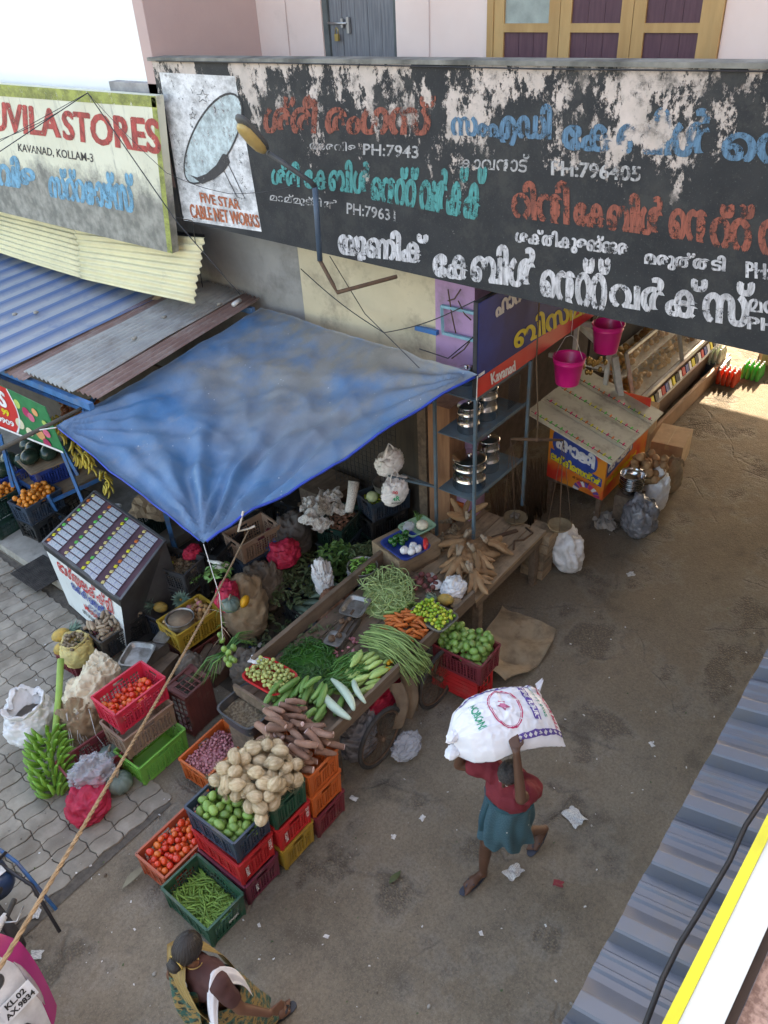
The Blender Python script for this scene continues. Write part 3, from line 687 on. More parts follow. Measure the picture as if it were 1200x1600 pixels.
def crate(x, y, z, yaw, colr, label, style=0, group='plastic produce crates', M=None, L=None):
    key = (colr, style)
    if key not in CMESH: CMESH[key] = CR[style].mesh('crate', PL[colr])
    if M is None: M = Matrix.Translation((x, y, z)) @ Euler((0, 0, yaw)).to_matrix().to_4x4()
    if L: M = M @ Matrix.Diagonal((*L, 1))
    o = put('crate', CMESH[key], M=M, label=label, cat='crate', group=group); o['_y'] = 0; del o['_y']
    return o
def crate_print(o, txt, side, s, z, w, h, rot90=False, colr=(.8, .8, .78)):
    """moulded/printed lettering on a crate wall. side: 'end-' = -x wall, 'long-' = -y wall"""
    m_ = mat('crate_print', colr, .6, bmp=0)
    me = text_fit(txt, w, h, .02); me.materials.clear(); me.materials.append(m_)
    lean = math.atan2(.018, .29)
    if side == 'long-': M_ = Matrix.Translation((s, -.1955 + .018 * (1 - z / .29) - .012 , z)) @ Euler((R(90) , 0, 0)).to_matrix().to_4x4()
    else: M_ = Matrix.Translation((-.2955 + .018 * (1 - z / .29) - .012, s, z)) @ Euler((R(90), 0, R(-90))).to_matrix().to_4x4()
    if rot90: M_ = M_ @ Euler((0, 0, R(90))).to_matrix().to_4x4()
    return put('lettering', me, parent=o, M=M_)
Y90 = R(90)
HC = .29
# --- the front stacks (long side across the lane)
c_a = crate(1.72, 3.66, .0, Y90 + R(-1), 'green', 'single dark green crate of green beans on the ground, nearest the walking woman')
crate_print(c_a, 'GREEN', 'end-', -.05, .13, .10, .03)
c_b = crate(1.89, 4.19, 0, R(1), 'tomato', 'orange crate of ripe tomatoes on the ground left of the bean crate')
c = crate(2.14, 3.68, 0, Y90, 'purple', 'dirty purple crate at the bottom of the nearest corner stack'); crate_print(c, 'BAPPOX', 'end-', .08, .16, .09, .03, True)
c_r1 = crate(2.14, 3.69, HC, Y90 + R(-.5), 'red', 'bright red crate in the middle of the corner stack under the navy one')
c_c = crate(2.15, 3.70, 2 * HC, Y90 + R(1), 'navy', 'navy crate of green mangoes on top of the nearest corner stack')
c = crate(2.55, 3.65, 0, Y90 + R(.5), 'yellow', 'muddy yellow crate at the bottom under the coconut crate', 0)
c_r2 = crate(2.55, 3.65, HC, Y90, 'red', 'red crate between the yellow crate below and the coconut crate above')
c_d = crate(2.55, 3.66, 2 * HC, Y90 + R(-.6), 'green', 'green crate heaped with husked coconuts on the middle stack')
c = crate(2.95, 3.63, 0, Y90 + R(.8), 'maroon', 'maroon crate at the bottom of the far stack under two orange crates')
c_e1 = crate(2.95, 3.64, HC, Y90, 'orange', 'lower orange crate, second tier of the far stack')
c_e = crate(2.95, 3.64, 2 * HC, Y90 + R(.5), 'orange', 'topmost orange crate carrying brown yam tubers')
# side walls seen from the lane face -x after turning: print stands on the end wall
for o, t_, s_ in ((c_r1, 'BAPPOX', 0.12), (c_r2, 'BAPPOX', .12)):
    crate_print(o, t_, 'end-', s_, .15, .12, .035, True)
for o, t_ in ((c_r1, 'D-2012'), (c_r2, 'KSR IZ')): crate_print(o, t_, 'end-', -.14, .2, .12, .035, True)
c_f = crate(2.76, 4.66, 0.02, R(2), 'orange', 'orange crate of small red onions behind the mango crate')
# --- the pink stack on the left
crate(2.45, 5.27, 0, R(2), 'lime', 'bright green crate at the bottom of the tomato stack on the paving')
crate(2.47, 5.40, HC, R(-1), 'ltbrown', 'light brown crate in the middle of the tomato stack')
c_i = crate(2.50, 5.46, 2 * HC, R(0), 'pink', 'pinkish red crate of tomatoes on top of its stack')
M_ = Matrix.Translation((3.03, 5.30, .30)) @ Euler((0, R(90), R(90 + 4))).to_matrix().to_4x4() @ Matrix.Translation((0, 0, -.145))
c_j = crate(0, 0, 0, 0, 'choc', 'chocolate brown crate standing on its end beside the tomato stack', 1, M=M_)
crate(2.0, 5.58, 0, R(-6), 'maroon', 'maroon crate mostly hidden behind sacks left of the tomato stack')
# --- behind: tuber, pineapple, potato crates
crate(3.2, 6.98, 0.0, R(-3), 'orange', 'orange crate hidden below the black tuber crate', L=(.98, .98, .62))
c_n = crate(3.2, 6.82, .18, R(-2), 'black', 'black crate full of pale brown tubers in front of the lottery booth')
c_o = crate(2.84, 7.02, .0, R(4), 'maroon', 'maroon tray crate holding the yellow sack of roots', L=(.8, .9, .9))
c_k0 = crate(4.1, 6.75, .22, R(102), 'grey', 'lower grey crate under the crate of small brown tubers')
c_k = crate(4.1, 6.75, .51, R(102), 'grey', 'grey crate of small round brown tubers right of the lottery booth')
c_l = crate(3.77, 6.62, .1, R(8), 'navy', 'dark blue crate loaded with two pineapples', L=(.8, 1, 1))
crate(3.72, 6.05, 0, R(-3), 'choc', 'chocolate crate under the mustard potato crate')
c_m = crate(3.70, 6.08, .30, R(-4), 'mustard', 'mustard yellow crate of muddy potatoes')
crate(4.85, 6.5, 0, R(80), 'black', 'black crate at the bottom of the pile below the blue sheet corner')
crate(5.0, 6.36, HC, R(-8), 'navy', 'dark blue green crate under the dirty tan crate')
c_p = crate(5.0, 6.36, 2 * HC, R(-8), 'ltbrown', 'dirty tan crate with an open top beneath the blue sheet edge')
crate(4.66, 6.62, .52, R(14), 'black', 'empty black crate tucked left of the tan crate')
c_q = crate(4.95, 5.35, .05, R(-4), 'black', 'black crate of pale gourds behind the handcart', L=(1.1, 1.15, .9))
c_s = crate(6.02, 5.85, .38, R(12), 'dgreen', 'green crate of brown roots at the back of the stall')
crate(6.0, 5.85, .09, R(10), 'navy', 'dark crate under the green root crate')
c_t = crate(6.52, 5.52, .62, R(-18), 'navy', 'dark blue crate of limes with a metal bowl', L=(1, 1, .95))
crate(6.5, 5.55, .33, R(-16), 'black', 'black crate supporting the lime crate'); crate(6.5, 5.55, .04, R(-14), 'dgreen', 'lowest dark green crate under the lime crate')
c_v = crate(7.0, 4.62, .76, R(4), 'orange', 'bright orange crate on the plank table under the pot rack', L=(.95, .8, .8))
# --- red crates right of the cart
M_ = Matrix.Translation((5.02, 3.32, .20)) @ Euler((R(90), 0, R(90 + 2))).to_matrix().to_4x4() @ Matrix.Translation((0, 0, -.145))
c_x = crate(0, 0, 0, 0, 'red', 'red crate lying on its side below the mango crate', 1, M=M_)
c_w = crate(5.0, 3.25, .405, Y90 + R(2), 'maroon', 'dark red crate of green mangoes beside the handcart')
# --- fruit stall crates on the left
for k, (x, y, z, cc, lb) in enumerate(((4.02, 9.6, .13, 'black', 'black crate at the bottom right of the orange display'), (4.0, 9.6, .42, 'navy', 'dark navy crate of oranges, right one of the pair'),
        (3.74, 10.1, .13, 'dgreen', 'dark green crate at the bottom of the left orange pile'), (3.7, 10.1, .42, 'dgreen', 'dark green crate of oranges, left one of the pair'),
        (4.42, 9.42, .13, 'black', 'black crate on the plinth below the watermelon stand'), (4.5, 9.92, .62, 'blue', 'bright blue crate supporting the watermelon tray'), (4.1, 10.42, .5, 'blue', 'blue crate at the left edge holding dark watermelons'),
        (4.4, 8.9, .13, 'black', 'black crate behind the lottery booth with newspaper'), (4.75, 8.3, .16, 'dgreen', 'green crate under the blue sheet behind the booth'))):
    o = crate(x, y, z, R(6) if k not in (5,) else R(-10), cc, lb, 1 if k in (0, 2, 4) else 0)
    if k == 1: CK_R = o
    if k == 3: CK_L = o
    if k == 5: CK_W = o
    if k == 6: CK_W2 = o

# ================================================================ PRODUCE
def rough(m): return m
VEG = {}
def vm(name, *a, **k): return mat(name, *a, **k)
M_TOM = vm('tomato_skin', (.62, .045, .02), .22, (.55, .06, .02), 3, rndcol=((.55, .02, .012), (.66, .06, .02), (.70, .20, .03)), bmp=0, spec=.6)
M_STEM = vm('stem_green', (.10, .20, .04), .6, bmp=0)
M_ONI = vm('onion_skin', (.34, .10, .13), .4, (.50, .24, .24), 14, rnd=.3, bmp=.1, stretch=(1, 1, .2))
M_COCO = vm('coconut_fibre', (.72, .60, .41), .9, (.50, .37, .21), 9, rnd=.16, bmp=1.0, bscale=30, bdist=.012, stretch=(.5, 5, 5))
M_MANGO = vm('mango_skin', (.12, .24, .045), .4, (.19, .30, .07), 7, rnd=.28, bmp=.1, spec=.5)
M_LIME = vm('lime_skin', (.26, .42, .04), .35, (.20, .36, .03), 5, rndcol=((.14, .30, .02), (.34, .46, .04), (.58, .52, .06)), bmp=.2, bscale=150, bdist=.001)
M_AMLA = vm('gooseberry_skin', (.40, .44, .16), .35, (.34, .38, .12), 8, rnd=.22, bmp=.05)
M_BEAN = vm('bean_skin', (.22, .36, .07), .5, (.14, .27, .045), 6, rnd=.3, bmp=.15)
M_PBEAN = vm('pale_bean_skin', (.36, .46, .20), .5, (.26, .38, .13), 6, rnd=.25, bmp=.15)
M_CHILI = vm('chilli_skin', (.02, .085, .015), .3, (.04, .14, .02), 6, rnd=.4, bmp=.05)
M_LONG = vm('yardlong_skin', (.27, .38, .13), .5, (.20, .31, .09), 8, rnd=.25, bmp=.1)
M_CUKE = vm('cucumber_skin', (.07, .19, .035), .4, (.20, .34, .10), 5, rnd=.25, bmp=.25, bscale=50, stretch=(.4, 3, 3))
M_GOURD = vm('white_gourd_skin', (.55, .66, .52), .35, (.46, .58, .45), 8, rnd=.08, bmp=.05)
M_BITTER = vm('bitter_gourd_skin', (.42, .56, .20), .45, (.30, .46, .12), 12, rnd=.15, bmp=1.0, bscale=45, bdist=.006)
M_CARROT = vm('carrot_skin', (.62, .17, .035), .5, (.48, .13, .035), 5, rnd=.2, bmp=.3, stretch=(3, .4, .4))
M_CASS = vm('cassava_skin', (.24, .13, .06), .85, (.33, .21, .11), 5, rnd=.15, bmp=.6, bscale=25, dirt=(.20, .13, .075), dirt_scale=9, co='Object')
M_YAM = vm('yam_skin', (.17, .085, .055), .85, (.30, .18, .13), 6, rnd=.22, bmp=.8, bscale=25, bdist=.006)
M_YAMCUT = vm('yam_cut', (.62, .36, .36), .7, (.72, .6, .55), 20, bmp=.2)
M_TUB = vm('tuber_skin', (.34, .27, .19), .85, (.23, .17, .115), 8, rnd=.2, bmp=.6)
M_POT = vm('potato_skin', (.45, .30, .13), .7, (.33, .20, .09), 6, rnd=.3, bmp=.3)
M_TARO = vm('taro_skin', (.25, .20, .13), .85, (.17, .13, .085), 12, rnd=.25, bmp=.6)
M_BAN = vm('green_banana_skin', (.13, .30, .035), .4, (.18, .36, .05), 5, rnd=.2, bmp=.05)
M_YBAN = vm('ripe_banana_skin', (.58, .42, .06), .45, (.40, .36, .07), 5, rnd=.2, bmp=.05)
M_ORG = vm('orange_peel', (.66, .24, .03), .4, (.58, .20, .03), 5, rnd=.16, bmp=.4, bscale=120, bdist=.001)
M_WM = vm('watermelon_rind', (.012, .03, .022), .25, (.02, .045, .03), 3, rnd=.15, bmp=.05, spec=.6)
M_PINE = vm('pineapple_skin', (.52, .33, .07), .6, (.28, .22, .07), 22, rnd=.12, bmp=.5, bscale=40)
M_PLEAF = vm('pineapple_leaf', (.12, .22, .17), .5, (.20, .30, .24), 4, rnd=.2, bmp=.1)
M_PUMP = vm('grey_pumpkin_skin', (.09, .13, .11), .5, (.17, .21, .17), 9, rnd=.1, bmp=.4)
M_PCUT = vm('pumpkin_flesh', (.72, .36, .02), .5, (.6, .28, .02), 8, bmp=.2)
M_LEAF = vm('leaf_green', (.07, .17, .04), .5, (.12, .24, .06), 6, rnd=.3, bmp=.2)
M_CAUL = vm('cauliflower_white', (.66, .62, .48), .8, (.5, .46, .34), 30, bmp=1, bscale=60)
M_CAPS = vm('capsicum_skin', (.02, .11, .02), .2, rnd=.2, bmp=0, spec=.6)
M_BEET = vm('beet_skin', (.13, .03, .035), .7, (.20, .08, .06), 10, rnd=.2, bmp=.5)
M_BRIN = vm('long_brinjal_skin', (.26, .40, .12), .3, (.20, .34, .09), 6, rnd=.12, bmp=0, spec=.5)

def m_tomato(v):
    b = MB(); f = lambda p: 1 - .16 * max(0, p.z) ** 6 + .03 * math.cos(5 * math.atan2(p.y, p.x)) * (1 - p.z * p.z)
    b.sphere((0, 0, 0), (.031, .031, .027 + .005 * v), 12, 8, 0, fn=f)
    if v != 1:
        for k in range(5):
            a = k * 1.257; b.add([(0, 0, .026), (.013 * math.cos(a), .013 * math.sin(a), .028), (.006 * math.cos(a + .5), .006 * math.sin(a + .5), .0285)], [(0, 1, 2), (2, 1, 0)], 1)
    return b.mesh('tomato', [M_TOM, M_STEM])
def m_onion(v):
    return MB().sphere((0, 0, 0), (.015, .015 - .002 * v, .0165), 8, 6, 0, fn=lambda p: 1 + .35 * max(0, p.z) ** 10).mesh('onion', M_ONI)
def m_coconut(v):
    s = v * 3.1
    b = MB(); b.sphere((0, 0, 0), (.066, .057, .055), 20, 14, 0, fn=lambda p: 1 + .07 * noise.noise(p * 2.2 + Vector((s, 0, 0))) + .30 * max(0, p.x) ** 12 + .05 * noise.noise(p * 9 + Vector((s, 0, 0))))
    r_ = random.Random(v)
    for k in range(150):      # loose husk fibres
        p = Vector((r_.gauss(0, 1), r_.gauss(0, 1), r_.gauss(0, 1))).normalized(); p = Vector((p.x * .072, p.y * .062, p.z * .060)); d = Vector((.8, r_.uniform(-.6, .6), r_.uniform(-.6, .6))).normalized(); q = p * 1.0 + d * r_.uniform(.015, .04) + p.normalized() * r_.uniform(.004, .014); w_ = d.cross(p).normalized() * .0013
        b.add([p - w_, p + w_, q], [(0, 1, 2), (2, 1, 0)])
    for k in range(16): q = Vector((.13 + r_.uniform(-.02, .02), r_.uniform(-.03, .03), r_.uniform(-.03, .03))); b.add([(.075, .006, 0), (.075, -.006, 0), q], [(0, 1, 2), (2, 1, 0)])
    return b.mesh('coconut', M_COCO)
def m_mango(v):
    return MB().sphere((0, 0, 0), (.048, .036, .034), 12, 8, 0, fn=lambda p: 1 + .09 * p.x * p.y + .12 * max(0, p.x) ** 5 * (v - .5)).mesh('green_mango', M_MANGO)
def m_ball(nm, r, mt, sq=1.0, amp=0.0, seg=10, rg=7): return lambda v: MB().sphere((0, 0, 0), (r, r * (1 - .05 * v), r * sq), seg, rg, 0, fn=lambda p: 1 + amp * noise.noise(p * 1.7 + Vector((v * 5, 0, 0)))).mesh(nm, mt)
def m_pod(nm, L, r, mt, bend, seg=6, n=6, taper=.35, flat=1.0, ends=None):
    def f(v):
        pts = []; rs = []
        for i in range(n + 1):
            t = i / n - .5; pts.append((t * L, bend * (1 + .6 * v) * (.25 - t * t) * L * (1 if v != 1 else -1), 0)); rs.append(r * (taper + (1 - taper) * (1 - (2 * abs(t)) ** 2.6)))
        b = MB(); b.tube(pts, rs, seg, 0, flat=flat)
        if ends: b.tube([pts[-1], (pts[-1][0] + L * .05, pts[-1][1], 0)], [rs[-1] * .5, rs[-1] * .35], 5, 1)
        return b.mesh(nm, [mt] + ([ends] if ends else []))
    return f
def m_tuber(nm, L, r, mt, bend=.1, amp=.18, seg=9, n=9, tail=.2, cut=None):
    def f(v):
        b = MB(); pts = []; rs = []
        for i in range(n + 1):
            t = i / n; pts.append(((t - .5) * L, bend * math.sin(t * 3 + v) * L, .02 * math.sin(v + t * 5) * L)); rs.append(r * (tail + (1 - tail) * math.sin(math.pi * min(1, t * .9 + .12)) ** .55) * (1 + amp * noise.noise(Vector((t * 4, v * 7, 0)))))
        if cut: rs[0] *= 1.15
        b.tube(pts, rs, seg, 0)
        if cut: b.tube([(pts[0][0] - .004, pts[0][1], pts[0][2]), pts[0]], [rs[0] * .8, rs[0] * .97], seg, 1)
        return b.mesh(nm, [mt] + ([cut] if cut else []))
    return f
VAR = {}
def variants(key, fn, n=3):
    if key not in VAR: VAR[key] = [fn(v) for v in range(n)]
    return VAR[key]

TELL = ('coconut', 'yam', 'cucumber', 'bitter_gourd', 'long_brinjal', 'capsicum', 'long_gourd')
ORD = 'first second third fourth fifth sixth seventh eighth ninth tenth eleventh twelfth thirteenth'.split()
def tell(objs):
    """adds to each label where in the heap its thing lies, row by row as seen from the balcony"""
    P = sorted(((to_px(OM[o.name].translation), o) for o in objs), key=lambda t: -t[0][1]); nr = max(1, math.ceil(len(P) / 9)); per = math.ceil(len(P) / nr)
    for r in range(nr):
        for i, (_, o) in enumerate(sorted(P[r * per:(r + 1) * per], key=lambda t: t[0][0])):
            o['label'] = ' '.join(o['label'].split()[:7]) + (', %s from left' % ORD[i]) + (', %s row from front' % ORD[r] if nr > 1 else '')
class Heap:
    """drops items one by one onto a height field, so that each rests on what lies below it"""
    def __init__(s, M, lx, ly, base=None, res=.008, level=0.0):
        s.M = M; s.lx, s.ly, s.res = lx, ly, res; s.nx, s.ny = max(2, int(lx / res)), max(2, int(ly / res))
        s.X = (np.arange(s.nx) + .5) * res - lx / 2; s.Y = (np.arange(s.ny) + .5) * res - ly / 2
        XX, YY = np.meshgrid(s.X, s.Y, indexing='ij'); s.XX, s.YY = XX, YY
        s.H = np.full((s.nx, s.ny), level, float)
        if base: s.H = np.vectorize(base)(XX, YY).astype(float)
    def foot(s, x, y, a, hl, r):
        R_ = hl + r; i0, i1 = np.searchsorted(s.X, [x - R_, x + R_]); j0, j1 = np.searchsorted(s.Y, [y - R_, y + R_])
        i1 = max(i1, i0 + 1); j1 = max(j1, j0 + 1)
        xs = s.XX[i0:i1, j0:j1] - x; ys = s.YY[i0:i1, j0:j1] - y
        u = xs * math.cos(a) + ys * math.sin(a); v = -xs * math.sin(a) + ys * math.cos(a)
        du = np.maximum(np.abs(u) - hl, 0); d2 = du * du + v * v
        return (slice(i0, i1), slice(j0, j1)), d2
    def rest(s, x, y, a, hl, r):
        sl, d2 = s.foot(x, y, a, hl, r); m = d2 < r * r
        if not m.any(): return None
        return float(np.max(s.H[sl][m] + np.sqrt(np.maximum(r * r - d2[m], 0)) * .88)), sl, d2, m
    def put(s, x, y, a, hl, r, z):
        sl, d2 = s.foot(x, y, a, hl, r); m = d2 < r * r
        h = s.H[sl]; h[m] = np.maximum(h[m], z + np.sqrt(r * r - d2[m])); s.H[sl] = h
    def fill(s, n, meshes, r, hl, name, label, cat, group, dens=None, yawf=None, rr=.12, tries=3, roll=True, tilt=.0, clip=None, sink=0.0, spin=True, parent=None):
        out = []
        for _ in range(n):
            best = None
            for t in range(tries):
                if dens: x, y = dens()
                else: x, y = U(-s.lx / 2 + r * 1.1, s.lx / 2 - r * 1.1), U(-s.ly / 2 + r * 1.1, s.ly / 2 - r * 1.1)
                a = yawf(x, y) if yawf else U(0, 2 * math.pi)
                if clip and not clip(x, y): continue
                if hl > 0:
                    ex, ey = abs(math.cos(a)) * hl, abs(math.sin(a)) * hl
                    if clip is None and not dens:
                        x = max(-s.lx / 2 + r + ex, min(s.lx / 2 - r - ex, x)) if s.lx > 2 * (r + ex) else 0; y = max(-s.ly / 2 + r + ey, min(s.ly / 2 - r - ey, y)) if s.ly > 2 * (r + ey) else 0
                k = 1 + U(-rr, rr); q = s.rest(x, y, a, hl * k, r * k)
                if q and (best is None or q[0] < best[0]): best = (q[0], x, y, a, k)
            if not best: continue
            for it in range(7):      # let it roll down to the nearest hollow
                z, x, y, a, k = best; moved = False
                for q_ in range(5):
                    an = U(0, 6.283); st = r * U(.35, .9); x2, y2 = x + math.cos(an) * st, y + math.sin(an) * st
                    if not (abs(x2) < s.lx / 2 - r * .9 and abs(y2) < s.ly / 2 - r * .9): continue
                    q = s.rest(x2, y2, a, hl * k, r * k)
                    if q and q[0] < best[0] - .0008: best = (q[0], x2, y2, a, k); moved = True
                if not moved or (hl > r * 3 and it > 1): break
            z, x, y, a, k = best; z -= sink
            # tip the item to follow the slope below it
            pit = 0.0
            if hl > 0:
                h1 = s.rest(x + math.cos(a) * hl * .7, y + math.sin(a) * hl * .7, a, hl * .15, r); h0 = s.rest(x - math.cos(a) * hl * .7, y - math.sin(a) * hl * .7, a, hl * .15, r)
                if h1 and h0: pit = -math.atan2(h1[0] - h0[0], hl * 1.5) * .8; z = (h1[0] + h0[0]) / 2 * .5 + z * .5
                pit = max(-.7, min(.7, pit))
            s.put(x, y, a, hl * k * math.cos(pit), r * k * .95, z)
            if spin and hl == 0: E_ = Euler((U(0, 6.28), U(0, 6.28), U(0, 6.28)))
            else: E_ = Euler((U(0, 6.28) if roll else 0, pit + U(-tilt, tilt), a), 'XYZ')
            me = meshes[rng.randrange(len(meshes))]
            Mx = s.M @ Matrix.Translation((x, y, z)) @ E_.to_matrix().to_4x4() @ Matrix.Scale(k, 4)
            out.append(put(name, me, M=Mx, label=label, cat=cat, group=group, parent=parent))
        if name in TELL: tell(out)
        return out
    def skin(s, name, m, drop=.0, parent=None, label=None, cat=None, step=3, kind='stuff', M=None):
        """the body of the heap under its top layers"""
        b = MB(); I = list(range(0, s.nx, step)); J = list(range(0, s.ny, step))
        if I[-1] != s.nx - 1: I.append(s.nx - 1)
        if J[-1] != s.ny - 1: J.append(s.ny - 1)
        vs = [(s.X[i], s.Y[j], s.H[i, j] - drop) for i in I for j in J]; W = len(J)
        b.add(vs, [(a * W + c, (a + 1) * W + c, (a + 1) * W + c + 1, a * W + c + 1) for a in range(len(I) - 1) for c in range(W - 1)], 0, True)
        me = b.mesh(name, m); return put(name, me, M=s.M, label=label, cat=cat, kind=kind, parent=parent)
def in_crate(o, lx=.53, ly=.33, level=.12, base=None, **k):
    return Heap(OM[o.name].copy(), lx, ly, base=base, level=level, **k)
def mound(lx, ly, z0, h, p=2.0, edge=0.0):
    return lambda x, y: z0 + h * max(0.0, 1 - (abs(2 * x / lx) ** p + abs(2 * y / ly) ** p)) ** .7
# crates filled
h = in_crate(c_a, level=.10); h.skin('bean_bed', M_BEAN, label='bed of green beans below the loose top ones in the green crate', cat='beans')
h.fill(290, variants('bean', m_pod('green_bean', .135, .0068, M_BEAN, .25, ends=M_STEM), 4), .0052, .055, 'green_bean', 'slim green bean in the single dark green crate', 'bean', 'green beans in the dark green crate', tries=2, yawf=lambda x, y: U(-.9, 1.3), tilt=.1)
h = in_crate(c_b, level=.12); h.fill(118, variants('tom', m_tomato), .0305, 0, 'tomato', 'ripe red to orange tomato in the orange crate on the ground', 'tomato', 'tomatoes in the orange crate', tries=6)
h = in_crate(c_i, level=.075, base=lambda x, y: .075 + .07 * (x + .25) - .05 * y); h.fill(62, variants('tom', m_tomato), .0305, 0, 'tomato', 'red tomato in the pinkish red crate atop its stack', 'tomato', 'tomatoes in the pink red crate', tries=6)
h = in_crate(c_c, level=.09, base=lambda x, y: .08 + .0 * x - .0 * y); h.fill(78, variants('mango', m_mango), .035, .01, 'green_mango', 'small green mango in the navy crate', 'mango', 'green mangoes in the navy crate', tries=5, dens=lambda: (U(-.26, .22) * .93, U(-.135, .135)))
h = in_crate(c_w, level=.17, base=mound(.7, .5, .17, .05)); h.fill(92, variants('mango', m_mango), .033, .009, 'green_mango', 'small green mango heaped in the dark red crate by the cart', 'mango', 'green mangoes in the dark red crate', tries=4)
h = in_crate(c_f, level=.19, base=lambda x, y: .15 + .09 * max(0, 1 - ((x + .05) * 3.2) ** 2 - (y * 4.5) ** 2)); h.skin('onion_bed', M_ONI, label='lower layers of small red onions in the orange crate', cat='onions')
h.fill(295, variants('onion', m_onion), .0155, 0, 'onion', 'small red onion in the orange crate', 'onion', 'small red onions in the orange crate', tries=3, rr=.2, dens=lambda: (U(-.255, .2), U(-.155, .155)))
h = in_crate(c_k, level=.13, base=mound(.6, .4, .12, .04)); h.skin('taro_bed', M_TARO, label='lower layer of small brown tubers in the grey crate', cat='tubers')
h.fill(135, variants('taro', m_ball('small_tuber', .0195, M_TARO, 1.15, .25)), .019, 0, 'small_tuber', 'small round brown tuber in the grey crate', 'tuber', 'small brown tubers in the grey crate', rr=.2)
put('lime', variants('lime', m_ball('lime', .021, M_LIME))[0], M=OM[c_k.name] @ Matrix.Translation((.06, -.02, .215)), label='single green lime lying among the small brown tubers', cat='lime')
h = in_crate(c_m, level=.17); h.fill(110, variants('pot', m_ball('potato', .027, M_POT, 1.25, .35)), .027, .004, 'potato', 'muddy potato in the mustard yellow crate', 'potato', 'potatoes in the mustard crate', rr=.25, tries=3)
for (x, y) in ((.08, .1), (.14, -.02), (.2, .07)): put('red_onion', MB().sphere((0, 0, 0), (.035, .035, .03), 12, 8, fn=lambda p: 1 + .3 * max(0, p.z) ** 12).mesh('red_onion', M_ONI), M=OM[c_m.name] @ Matrix.Translation((x, y, .275)), label='large purple onion lying on the muddy potatoes', cat='onion', group='onions on the potatoes')
h = in_crate(c_n, level=.20, base=mound(.75, .5, .19, .06)); h.fill(74, variants('tub', m_tuber('tuber', .125, .023, M_TUB, .06, tail=.4), 5), .023, .045, 'tuber', 'pale brown finger shaped tuber heaped in the black crate', 'tuber', 'tubers in the black crate', rr=.25, tries=4, yawf=lambda x, y: U(-.6, 1.6))
# coconuts heaped over the green crate
h = Heap(OM[c_d.name] @ Matrix.Translation((.0, .05, 0)), .66, .60, base=mound(.95, .75, .20, .16), res=.01)
h.fill(58, variants('coco', m_coconut, 5), .052, .011, 'coconut', 'pale fibrous husked coconut heaped on the green crate', 'coconut', 'coconuts heaped on the green crate', tries=5, rr=.12, tilt=.5, dens=lambda: (U(-.27, .20), U(-.21, .19)), clip=lambda x, y: True)
# yams on the topmost orange crate, lying along the crate
h = Heap(OM[c_e.name] @ Matrix.Translation((.02, -.03, 0)), .62, .46, base=mound(.9, .62, .21, .12), res=.01)
h.fill(46, variants('yam', m_tuber('yam', .21, .034, M_YAM, .07, tail=.45, cut=M_YAMCUT), 5), .034, .078, 'yam', 'thick brown yam with a cut pink end on the orange crate', 'yam', 'yams heaped on the topmost orange crate', tries=4, rr=.2, yawf=lambda x, y: R(180) * rng.randint(0, 1) + U(-.5, .5) + .2, tilt=.1, dens=lambda: (U(-.2, .24), U(-.17, .17)))
# oranges
for ck, s_ in ((CK_R, 'right'), (CK_L, 'left')):
    h = in_crate(ck, level=.20, base=mound(.7, .5, .17, .06)); h.fill(62, variants('org', m_ball('orange', .035, M_ORG, .95, 0, 12, 8)), .035, 0, 'orange', 'orange fruit in the %s crate of the fruit stall' % s_, 'orange', 'oranges in the %s crate' % s_, tries=4)
h = in_crate(c_s, level=.2); h.fill(50, variants('taro2', m_tuber('brown_root', .07, .02, M_YAM, .05)), .019, .02, 'brown_root', 'small brown root in the green crate at the back', 'root', 'roots in the green crate', tries=3)
h = in_crate(c_t, level=.2); h.fill(70, variants('lime', m_ball('lime', .021, M_LIME)), .021, 0, 'lime', 'green lime in the dark blue crate at the back', 'lime', 'limes in the dark blue crate', tries=3)
# ================================================================ STALLS, CART, CLOTHS
WOOD = mat('old_wood', (.20, .145, .10), .85, (.12, .085, .06), 4, bmp=.6, bscale=22, stretch=(.4, 4, 4), dirt=(.05, .04, .03), dirt_scale=3, dirt_lo=.5, dirt_hi=.75)
WOODL = mat('worn_planks', (.34, .25, .16), .85, (.23, .165, .105), 4, bmp=.6, bscale=22, stretch=(.4, 4, 4), dirt=(.10, .075, .05), dirt_scale=4, rnd=.15)
RUST = mat('rusty_steel', (.10, .065, .045), .8, (.17, .10, .06), 14, bmp=.4, metal=.3)
RUBBER = mat('tyre_rubber', (.03, .028, .026), .9, (.06, .055, .05), 9, bmp=.3)
TRAYM = mat('worn_aluminium', (.42, .42, .41), .42, (.25, .24, .22), 7, metal=.75, bmp=.3, bscale=30, dirt=(.16, .13, .10), dirt_scale=9, co='Object')
STEELP = mat('pot_steel', (.62, .62, .62), .16, (.5, .5, .5), 8, metal=1.0, bmp=.08)
JUTE = mat('jute_cloth', (.36, .27, .17), .95, (.26, .185, .11), 6, bmp=1.0, bscale=160, bdist=.003, dirt=(.16, .11, .07), dirt_scale=3)
WSACK = mat('white_woven_plastic', (.74, .74, .73), .5, (.64, .64, .63), 5, bmp=.35, bscale=25, bdist=.01, dirt=(.42, .38, .33), dirt_scale=3.5, dirt_lo=.52, dirt_hi=.8)
CSACK = mat('cream_woven_plastic', (.66, .58, .42), .6, (.55, .47, .33), 5, bmp=.4, bscale=25, bdist=.01, dirt=(.36, .30, .22), dirt_scale=3.5, dirt_lo=.5, dirt_hi=.8)
YSACK = mat('yellow_sack', (.66, .55, .20), .65, (.5, .42, .2), 6, bmp=.4, bscale=120)
CLEARB = mat('thin_plastic_bag', (.66, .68, .72), .22, (.5, .52, .56), 9, alpha=.42, bmp=.8, bscale=14, bdist=.01, spec=.7)
